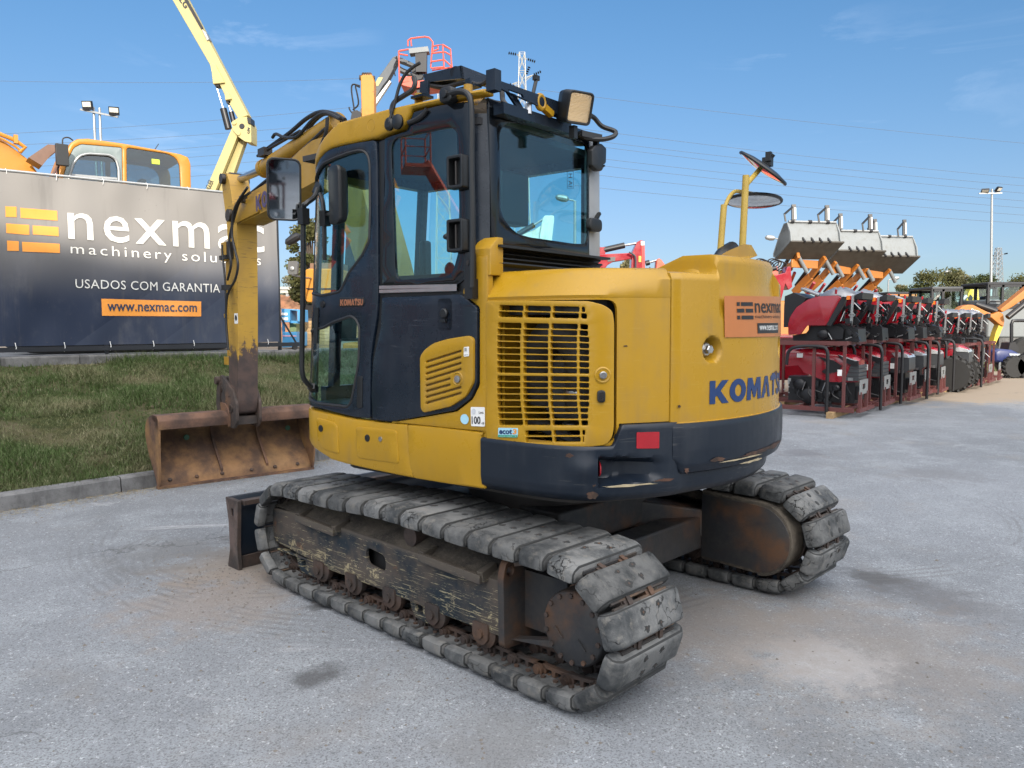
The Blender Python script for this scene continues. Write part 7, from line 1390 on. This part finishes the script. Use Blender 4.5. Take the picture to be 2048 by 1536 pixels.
def loft_hood(b, top, bot, x0, x1, w, mi=0, n=22, wn=.78):
    rows = []
    for i in range(n + 1):
        x = x0 + (x1 - x0) * i / n; zt, zb = top(x), bot(x); f = i / n; ww = w * (1 - (1 - wn) * f ** 3) / 2; c = .58
        rows.append([V((x, c + s * ww * k, zb + (zt - zb) * h)) for s, k, h in ((-1, .96, 0), (-1, 1, .3), (-1, 1, .62), (-1, .95, .84), (-1, .78, .96), (-.0, 0, 1), (1, .78, .96), (1, .95, .84), (1, 1, .62), (1, 1, .3), (1, .96, 0))])
    b.grid(rows, mi); b.add(rows[-1], [tuple(range(11))], mi); return b
def lerpf(pts):
    def f(x):
        for (a, c), (d, e) in zip(pts, pts[1:]):
            if x <= d: t = (x - a) / (d - a) if d > a else 0; return c + (e - c) * max(0, t)
        return pts[-1][1]
    return f
def tractor_front(pos, label, kind=0, tyres=False):
    o = mk('packed_tractor', label, 'tractor', pos, 'red tractor front halves'); 
    tp = lerpf(ppx([(100, 768), (420, 760), (620, 785), (760, 825), (825, 872)])); bt = lerpf(ppx([(100, 960), (240, 940), (300, 1020), (540, 1105), (825, 1100)])) if kind == 0 else lerpf(ppx([(100, 960), (300, 1000), (420, 1060), (825, 1070)]))
    b = MB(); loft_hood(b, tp, bt, -1.2, -.02, .56); hd_ = b.build('bonnet', M['redm'], o, smooth=50)
    yn = .58 - .282
    if kind == 0:
        b = MB(); b.plate(rpoly(ppx([(630, 822), (700, 835), (800, 875), (835, 880), (835, 930), (760, 920), (690, 890)]), .01, 2), XZ, yn + .03, yn - .006, mi=0); b.plate(ppx([(640, 822), (700, 835), (800, 872), (830, 880), (800, 880), (700, 850)]), XZ, yn + .02, yn - .010, mi=1); b.plate(rpoly(ppx([(430, 842), (590, 880), (680, 935), (640, 992), (520, 1025), (480, 1000), (560, 925)]), .01, 2), XZ, yn + .01, yn - .004, mi=0); b.build('side_trim', [M['blackm'], M['clear']], hd_)
        b = MB(); [b.plate(rpoly(ppx([(760 - k * 14, 925 + k * 40), (838, 925 + k * 40), (838, 962 + k * 40), (745 - k * 14, 962 + k * 40)]), .008, 2), XZ, .58 + .26, .58 - .26 - .0, mi=0) for k in range(4)]; b.build('nose_grille', M['greyplastic'], hd_, bevel=.01)
    else:
        b = MB(); b.plate(rpoly(ppx([(640, 905), (840, 905), (842, 1050), (800, 1085), (640, 1085)]), .02, 3), XZ, .58 + .255, .58 - .255); b.build('nose_grille', M['greyplastic'], hd_, bevel=.02)
        b = MB(); b.plate(rpoly(ppx([(650, 850), (720, 838), (815, 868), (840, 905), (690, 900)]), .01, 2), XZ, .58 + .272, .58 - .272); b.build('headlamp', M['clear'], hd_, bevel=.01)
    b = MB(); b.box((-.62, .58, .42), (1.1, .34, .42)); b.box((-.18, .58, .38), (.36, .26, .22)); 
    for x, z, r in ((-.80, .30, .13), (-.35, .46, .06), (-.95, .5, .09), (-.5, .34, .07)): b.lathe([(r * .4, -.02), (r, 0), (r, .08), (r * .6, .1)], (x, .40, z), (0, -1, 0), 16)
    for k in range(14): b.box((-1.1 + .07 * k + RND.uniform(-.02, .02), .36 + RND.uniform(-.04, .04), RND.uniform(.2, .62)), (RND.uniform(.03, .12), RND.uniform(.03, .1), RND.uniform(.03, .12)))
    for k in range(7): q = V((-1.1 + .15 * k, .34, RND.uniform(.3, .6))); b.tube(spline([q, q + V((RND.uniform(-.1, .1), -.05, -.12)), q + V((RND.uniform(.05, .2), -.03, -.2))], 4), .012, 5)
    b.build('engine', M['blackm'], o)
    b = MB(); b.box((-.95, .295, .98 + RND.uniform(-.03, .03)), (.10, .006, .07)); b.box((-.2, -.035, RND.uniform(.5, .8)), (.07, .004, .10)); b.build('paper_label', M['white'], o)
    b = MB(); b.box((-.12, .315, .62), (.08, .01, .05)); b.box((-1.12, .30, .55), (.05, .01, .10)); [b.cyl((-.9 + .33 * k, .31, .40), (-.85 + .33 * k, .31, .55), .008, n=6) for k in range(3)]; [b.cyl((-1.2 + .08 * (k % 2), .295, .3 + .05 * k), (-1.2 + .08 * (k % 2), .285, .3 + .05 * k), .012, n=6) for k in range(5)]; b.build('fittings', M['steel'], o)
    b = MB(); hoop = spline([V((0, 0, 0)) + V(p) for p in ((-1.06, -.06, .85), (-1.02, -.06, 1.08), (-.86, -.06, 1.16), (-.5, -.06, 1.165), (-.40, -.06, 1.09), (-.385, -.06, .85), (-.385, -.06, .05))], 5); b.tube(hoop, .028, 10); b.build('roll_bar', M['blackm'], o); b = MB(); b.tube([p + V((.55, 1.22, 0)) for p in hoop[12:]], .026, 10); b.build('roll_bar', M['blackm'], o)
    if tyres:
        for y in (.02, 1.14):
            b = MB(); wheel(b, (-.25, y, .40), .38, .22); b.build('wheel', [M['tyre'], M['redm']], o)
    return o
def wheel(b, c, r, w, red=1):
    c = V(c); b.lathe([(r * .55, -w / 2), (r * .92, -w / 2), (r, -w * .3), (r, w * .3), (r * .92, w / 2), (r * .55, w / 2)], c, (0, 1, 0), 28); b.lathe([(0, -w * .2), (r * .3, -w * .22), (r * .5, -w * .4), (r * .57, -w * .45)], c, (0, 1, 0), 20, red)
    for k in range(16):
        q = 2 * math.pi * k / 16
        for s in (-1, 1): b.box(c + V((math.cos(q + s * .1) * r * 1.02, s * w * .25, math.sin(q + s * .1) * r * 1.02)), (.05, w * .52, r * .12), Matrix.Rotation(-q, 3, 'Y') @ Matrix.Rotation(s * .5, 3, 'X'))
def tractor_rear(pos, label, dz=0, film=True):
    o = mk('packed_tractor', label, 'tractor', V(pos) + V((0, 0, dz)), 'red tractor rear halves')
    fp = rpoly(ppx([(185, 620), (182, 500), (200, 430), (262, 335), (372, 258), (480, 226), (665, 222), (702, 248), (562, 520), (372, 522), (312, 612)]), .02, 3)
    for y0, y1 in ((.0, .035), (1.1, 1.135)): b = MB(); b.plate(fp, XZ, y1, y0, b=.006); [b.lathe([(.012, 0), (.01, .004), (0, .005)], (*ppx([p])[0], 0), (0, -1, 0), 8) for p in ()]; b.build('fender', M['redm'], o)
    top_ = ppx([(182, 500), (200, 430), (262, 335), (372, 258), (480, 226), (665, 222)])
    for y0, y1 in ((.0, .26), (.87, 1.13)): b = MB(); b.grid([[V((x, y0, z)) for x, z in top_], [V((x, y1, z)) for x, z in top_]]); b.build('fender_top', M['redm'], o, smooth=50)
    b = MB(); b.plate(ppx([(566, 518), (700, 255), (760, 232), (735, 300), (610, 530)]), XZ, .06, -.012); b.plate(ppx([(190, 625), (330, 600), (380, 530), (640, 525), (700, 560), (690, 660), (200, 690)]), XZ, .9, .2); b.plate(ppx([(105, 330), (110, 215), (200, 180), (330, 240), (230, 400), (180, 540), (105, 540)]), XZ, .95, .15); b.plate(ppx([(560, 520), (640, 500), (820, 560), (830, 690), (600, 680)]), XZ, .8, .3)
    b.lathe([(.05, 0), (.085, .02), (.085, .10), (.05, .12)], (*[ppx([(510, 610)])[0][0], .2, ppx([(510, 610)])[0][1]],), (0, -1, 0), 18)
    for k in range(34): x = RND.uniform(650, 830); z = RND.uniform(300, 680); p = ppx([(x, z)])[0]; b.box((p[0], RND.uniform(.05, 1.0), p[1]), (RND.uniform(.02, .09), RND.uniform(.03, .14), RND.uniform(.02, .12)), Matrix.Rotation(RND.uniform(-1, 1), 3, 'Y'))
    b.plate(ppx([(790, 232), (870, 195), (885, 200), (880, 260), (800, 265)]), XZ, .8, .1); [b.bar((*[ppx([(700, 240)])[0][0], y, ppx([(700, 240)])[0][1]],), (*[ppx([(690, 420)])[0][0], y, ppx([(690, 420)])[0][1] - .1],), .04, .04, (1, 0, 0)) for y in (.2, .9)]
    b.build('rear_frame', M['blackm'], o)
    b = MB(); pt = lambda x, y_, z: V((ppx([(x, z)])[0][0], y_, ppx([(x, z)])[0][1])); b.bar(pt(815, -.03, 225), pt(805, -.03, 480), .035, .03, (1, 0, 0)); b.tube([pt(815 + 28 * math.cos(a), -.06, 420 - 14 * math.sin(a)) for a in [k * math.pi / 5 for k in range(10)]], .007, 5, closed=True); b.build('lift_post', M['galv'], o)
    for a0_, a1_, r_ in ((pt(830, -.05, 300), pt(892, -.05, 365), .009), (pt(570, .1, 600), pt(605, .1, 665), .008), (pt(720, .2, 660), pt(780, .2, 640), .010), (pt(690, .05, 480), pt(720, .1, 380), .008), (pt(760, .3, 520), pt(800, .1, 400), .010)): b = MB(); b.cyl(a0_, a1_, r_, n=6); b.build('link_rod', M['galv'], o)
    for y in (-.01, .75): b = MB(); b.box(pt(772, y, 248), (.05, .06, .065)); lp_ = b.build('tail_lamp', M['lens_o'], o); b = MB(); b.box(pt(800, y, 250), (.04, .06, .055)); b.build('lamp_lens', M['lens_r'], lp_)
    if film:
        b = MB(); c = pt(700, .5, 160); rows = []
        for i in range(13):
            f = i / 12; r_ = random.Random(i + int(pos[0] * 10)); cx = pt(430 + 390 * f, .5, 0).x; hgt = (.02 + .15 * math.sin(math.pi * min(1, f * .85 + .12)) ** 1.2) * (1 if f < .95 else .7); rows.append([V((cx, .5 + .30 * math.cos(a) * (.6 + .4 * math.sin(math.pi * f)), pt(0, 0, 235).z + hgt * max(0, math.sin(a)) * r_.uniform(.8, 1.15) + r_.uniform(-.012, .012))) for a in [math.pi * k / 10 for k in range(11)]])
        b.grid(rows); b.add(rows[-1], [tuple(range(11))]); b.build('seat_cover', M['film'], o, smooth=35)
    b = MB(); b.bar(pt(230, .5, 135), pt(420, .5, 210), .30, .05); b.build('wrapped_panel', M['film'], o, bevel=.015); b = MB(); b.cyl(pt(622, .15, 205), pt(625, .15, 160), .02, n=8); b.build('lever', M['redm'], o)
    return o
nm = ('first', 'second', 'third', 'fourth', 'fifth')
ts_ = (0, 1.33, 2.72, 3.85, 4.95)
for i, t in enumerate(ts_):
    P = ROW0 + RDIR * t + V((RND.uniform(-.05, .05), RND.uniform(-.05, .05), 0)); NH = -38.0 + RND.uniform(-2.2, 2.2)
    desc = (', nearest the yellow excavator', ' from the yellow excavator', ' from the yellow excavator', ' from the yellow excavator', ' from the yellow excavator, before the tyres')[i]
    crate(P, nm[i] + ' brown steel crate of the tractor row' + desc)
    tractor_front(P, nm[i] + ' red tractor bonnet in the lower crates' + desc, 0 if i < 2 else 1)
    tractor_rear(P, nm[i] + ' red tractor rear atop the crates' + desc, film=i < 2)
for i, t in enumerate((6.5, 7.6, 8.7, 9.8)):
    NH = -38.0 + RND.uniform(-2, 2)
    P = ROW0 + RDIR * t + V((.05, 0, 0)); nm2 = ('nearest', 'second', 'third', 'furthest')[i]
    crate(P, nm2 + ' open brown crate of the far tractor group in the sun', hs_=.84)
    if i == 0: tractor_front(P + V((.05, -.1, 0)), 'bright red tractor nose on lugged red-rimmed tyres before the far open crates', 1, True)
    else: tractor_rear(P + V((-.2, .1, 0)), nm2 + ' red tractor rear inside the lower far crates', -1.10, i == 1)
    tractor_rear(P + V((-.25, .15, 0)), nm2 + ' sunlit red tractor rear on top of the far crates', -.27, i in (1, 2, 3))

# ---- far right machines
def ze(l): return [(1780 + x / 5.907, 540 + y / 5.907) for x, y in l]
def cabm(px4, D, label, post, roofm, glass='glass_dark', depth=1.5, mull=(.28,), zb=0, base=None):
    x0, y0, x1, y1 = px4; o = at((x0 + x1) / 2, 660, D); rt_ = tag(empty('machine', (o.x, D, zb)), label, 'excavator'); R_ = Rel(rt_); a, c = at(x0, y0, D), at(x1, y1, D); w = c.x - a.x; h = a.z - c.z
    b = MB(); b.box(((a.x + c.x) / 2, D + depth / 2, a.z + .03), (w * 1.08, depth * 1.06, .10)); R_(b, 'roof', M[roofm], bevel=.03)
    b = MB()
    for f in (0, *mull, 1):
        for d in (0, depth): b.bar((a.x + w * f, D + d, c.z), (a.x + w * f, D + d, a.z), .08, .08, (1, 0, 0))
    for d in (0, depth): b.bar((a.x, D + d, c.z), (c.x, D + d, c.z), .09, .16); b.bar((a.x, D + d, a.z - .05), (c.x, D + d, a.z - .05), .08, .08); b.bar((a.x, D + d, c.z + h * .22), (c.x, D + d, c.z + h * .22), .04, .05)
    for x in (a.x, c.x): b.bar((x, D, c.z), (x, D + depth, c.z), .09, .12)
    R_(b, 'cab_frame', M[post])
    b = MB(); b.add([(a.x, D + .02, c.z), (c.x, D + .02, c.z), (c.x, D + .02, a.z), (a.x, D + .02, a.z)], [(0, 1, 2, 3)]); R_(b, 'window_glass', M[glass]); b = MB(); b.add([(a.x, D + depth, c.z), (c.x, D + depth, c.z), (c.x, D + depth, a.z), (a.x, D + depth, a.z)], [(0, 1, 2, 3)]); R_(b, 'window_glass', M[glass])
    b = MB(); b.box(((a.x + c.x) / 2, D + depth * .6, c.z + h * .25), (.5, .4, h * .5)); R_(b, 'seat', M['blackm'], bevel=.06)
    b = MB(); b.box(((a.x + c.x) / 2 + (.4 if not base else base[1]), D + depth * .6, (c.z + .75) / 2 + .25), (w * 1.15, depth * 1.2, max(.3, c.z - .8))); R_(b, 'body', M[base[0] if base else 'blackm'], bevel=.06)
    for s in (-.4, .4): b = MB(); cxm = (a.x + c.x) / 2 + s * w * 1.5; b.lathe([(.2, -.18), (.48, -.18), (.52, -.1), (.52, .1), (.48, .18), (.2, .18)], (cxm, D, .52), (0, 1, 0), 18); R_(b, 'wheel', M['tyre'])
    return rt_, R_
cabm((1776, 588, 1829, 640), 30, 'brown roofed machine cab furthest left of the far cabs', 'caseo', 'dkgrey', depth=1.6, mull=(.38,), base=('caseo', 0))
cabm((1865, 578, 1921, 632), 27, 'black framed far cab with a flat grey roof above the sunlit crates', 'blackm', 'greyplastic', 'glass', mull=(.36,), base=('caseo', 0))
rt3, R3 = cabm((1977, 569, 2046, 612), 26, 'far right excavator cab with a ribbed dark roof and an orange arm', 'blackm', 'dkgrey', 'glass', mull=(.40, .95), base=('greymetal', .1))
b = MB(); pp(b, ze([(1300, 470), (1360, 420), (1583, 240), (1700, 150), (1740, 230), (1583, 340), (1440, 440), (1330, 500)]), 24.5, .3); R3(b, 'arm', M['caseo'], bevel=.02); b = MB(); b.cyl(at(*ze([(1390, 560)])[0], 24.3), at(*ze([(1600, 390)])[0], 24.3), .09, n=12); R3(b, 'cylinder', M['blackm'])
D = 24.5; cb = tag(empty('digger_boom', at(1960, 660, D)), 'orange digger boom with white letters lying behind the sunlit tractors', 'excavator'); cb.location.z = 0; R_ = Rel(cb)
b = MB(); pp(b, ze([(725, 545), (780, 490), (860, 430), (920, 410), (985, 412), (1100, 470), (1215, 525), (1290, 490), (1340, 520), (1355, 600), (1340, 670), (1290, 640), (1200, 565), (1060, 530), (960, 500), (860, 500), (780, 560)]), D, .3); bb = R_(b, 'boom', M['caseo'], bevel=.02)
b = MB(); f = quad(*[at(*p, D - .02) for p in ze([(955, 478), (1056, 512), (1062, 488), (960, 452)])]); write(b, 'CASE', f, 0, bold=.03); R_(b, 'lettering', M['white'], bb)
b = MB(); pp(b, ze([(1290, 640), (1340, 660), (1290, 780), (1240, 890), (1215, 880), (1250, 740)]), D + .05, .25, 1); b.cyl(at(*ze([(1010, 405)])[0], D + .4), at(*ze([(1260, 490)])[0], D + .2), .10, n=12); R_(b, 'cylinder', [M['blackm'], M['yellow2']])
D = 30; yb = tag(empty('digger_boom', at(1950, 660, D)), 'bright yellow digger boom between the two far black cabs', 'excavator'); yb.location.z = 0; R_ = Rel(yb)
b = MB(); pp(b, ze([(850, 700), (850, 430), (900, 370), (930, 260), (960, 210), (1000, 185), (1035, 200), (1048, 250), (1050, 320), (1085, 350), (1092, 390), (1060, 405), (1020, 385), (1000, 350), (960, 400), (900, 430), (900, 700)]), D, .3, r=.03); R_(b, 'boom', M['yellow2'], bevel=.02); b = MB(); pp(b, ze([(925, 330), (950, 290), (980, 320), (975, 355), (930, 355)]), D - .02, .03); b.cyl(at(*ze([(850, 355)])[0], D), at(*ze([(900, 310)])[0], D), .09, n=10, mi=1); b.lathe([(.13, 0), (.10, .03), (0, .035)], at(*ze([(1060, 375)])[0], D), (0, -1, 0), 14, 2); R_(b, 'cylinder', [M['blackm'], M['galv'], M['yellow2']])
# blue tractor, barrier and verge at the right edge
D = 21.5; bt_ = tag(empty('tractor', at(2030, 745, D)), 'dark blue compact tractor with a black roll bar at the right edge', 'tractor'); bt_.location.z = 0; R_ = Rel(bt_)
b = MB(); pp(b, ze([(1240, 960), (1300, 930), (1450, 945), (1560, 1000), (1590, 1060), (1590, 1120), (1400, 1120), (1300, 1090), (1240, 1080)]), D, .7, b=.05); R_(b, 'bonnet', M['bluet'], bevel=.05)
b = MB(); [pp(b, ze([(1425, y), (1583, y), (1583, y + 14), (1425, y + 14)]), D - .03, .05) for y in (1045, 1070, 1092)]; pp(b, ze([(1410, 985), (1555, 990), (1555, 1018), (1415, 1012)]), D - .02, .05, 1); R_(b, 'grille', [M['greymetal'], M['clear']])
b = MB(); pl(b, ze([(1435, 900), (1435, 640), (1450, 600), (1500, 598), (1700, 598)]), D + .6, .045, 8); R_(b, 'roll_bar', M['blackm'])
b = MB(); pp(b, ze([(1350, 1120), (1700, 1110), (1700, 1200), (1400, 1200)]), D + .1, .5); pp(b, ze([(1400, 950), (1420, 860), (1480, 850), (1520, 920), (1520, 960)]), D + .5, .4); R_(b, 'chassis', M['blackm'])
for x, r in ((1440, .30), (1600, .34)): b = MB(); c = at(*ze([(x, 1190)])[0], D); wheel(b, (c.x, D - .05, r), r, .2, 1); R_(b, 'wheel', [M['tyre'], M['whitep']])
b = MB(); p, q = at(1990, 680, 27.5), at(2130, 680, 29); b.bar(V((p.x, p.y, .55)), V((q.x, q.y, .55)), .3, 1.1); tag(b.build('concrete_barrier', M['concrete']), 'grey concrete barrier block behind the blue tractor', 'barrier')
N = 6000; rng = np.random.default_rng(12); P0 = np.stack([rng.uniform(14.5, 22, N), rng.uniform(24.2, 27, N), np.zeros(N)], 1); ang = rng.uniform(0, 6.28, N); hg = rng.uniform(.1, .4, N); t = np.zeros((N * 3, 3)); t[0::3] = P0 - np.stack([np.sin(ang) * .015, np.cos(ang) * .015, hg * 0], 1); t[1::3] = P0 + np.stack([np.sin(ang) * .015, np.cos(ang) * .015, hg * 0], 1); t[2::3] = P0 + np.stack([np.cos(ang) * hg * .4, np.sin(ang) * hg * .4, hg], 1)
tag(tri_mesh('verge_grass', t, M['grass']), 'rough green verge grass behind the blue tractor', 'grass', kind='stuff')
# white digger arm seen through the rear window
def zw(l): return z7(l)
D = 20; wa = tag(empty('excavator', at(1085, 640, D)), 'white digger arm seen through the rear window of the yellow excavator', 'excavator'); wa.location.z = 0; R_ = Rel(wa)
b = MB(); pp(b, z7([(600, 1400), (605, 1150), (630, 1030), (650, 1012), (720, 1015), (722, 1050), (705, 1200), (700, 1400)]), D, .3); pp(b, z7([(420, 1180), (560, 1130), (620, 1090), (610, 1200), (500, 1260)]), D + .1, .25); R_(b, 'arm', M['whitep'], bevel=.02); b = MB(); b.cyl(at(*z7([(430, 1165)])[0], D + .1), at(*z7([(560, 1090)])[0], D + .1), .07, n=12); b.cyl(at(*z7([(560, 1090)])[0], D + .1), at(*z7([(640, 1040)])[0], D + .1), .03, n=10, mi=1); R_(b, 'cylinder', [M['blackm'], M['steel']]); b = MB(); p = at(1080, 660, D); b.box((p.x, D + .8, .9), (2, 1.5, 1.2)); R_(b, 'body', M['whitep'], bevel=.05)

# ---- lifts parked left of the frame; they show as reflections in the cab's doors
for i, (x, y, col, hh, lb) in enumerate(((-15.5, 6.6, 'bluelift', 6.5, 'light blue boom lift parked left of the banner, nearest the kerb'), (-17.5, 4.4, 'redlift', 5.0, 'low orange red boom lift parked left of the banner'), (-19.2, 3.0, 'orange', 7.5, 'orange boom lift parked left of the banner'), (-21.0, 0.5, 'redlift', 5.5, 'orange red boom lift parked furthest left of the banner'))):
    o = tag(empty('boom_lift', (x, y, 1.08)), lb, 'boom lift', 'boom lifts left of the frame'); b = MB(); b.box((0, 0, .95), (1.5, 2.4, .8)); b.build('chassis', M[col], o, bevel=.05)
    b = MB(); b.bar((0, .6, 1.3), (.4, -.5, hh * .55), .35, .4); b.bar((.4, -.5, hh * .55), (-.3, .8, hh), .28, .32); b.build('boom', M[col], o, bevel=.02)
    b = MB(); b.box((-.3, 1.1, hh - .2), (1.4, .8, .1)); [b.tube([(-.3 + sx * .68, 1.1 + sy * .38, hh - .2), (-.3 + sx * .68, 1.1 + sy * .38, hh + .9)], .025, 6) for sx in (-1, 1) for sy in (-1, 1)]; [b.tube([(-.98, .72, z), (.38, .72, z), (.38, 1.48, z), (-.98, 1.48, z)], .025, 6, closed=True) for z in (hh + .35, hh + .9)]; b.build('basket', M[col], o)
    for sx in (-.8, .8):
        for sy in (-.8, .8): b = MB(); b.lathe([(.15, -.13), (.38, -.13), (.42, -.06), (.42, .06), (.38, .13), (.15, .13)], (sx, sy, .42), (1, 0, 0), 18); b.build('wheel', M['tyre'], o)

# ---- a few tractors parked behind the photographer; the wing mirror shows them
src = [o for o in C.objects if o.get('category') == 'tractor' and o.name.startswith('packed_tractor')][:2] + [o for o in C.objects if o.name == 'steel_crate']
for k, (x, y) in enumerate(((3.2, -8.5), (4.8, -9.2), (6.4, -9.9))):
    for q, o in enumerate(src):
        c = copy_tree(o); c.location = (x, y, 0); c.rotation_euler.z = rad(75); c['group'] = 'tractors behind the photographer'; c['label'] = ('red tractor bonnet', 'red tractor rear', 'brown steel crate')[q] + ' ' + ('nearest the hall door', 'midway', 'furthest right')[k] + ' in the row behind the photographer'
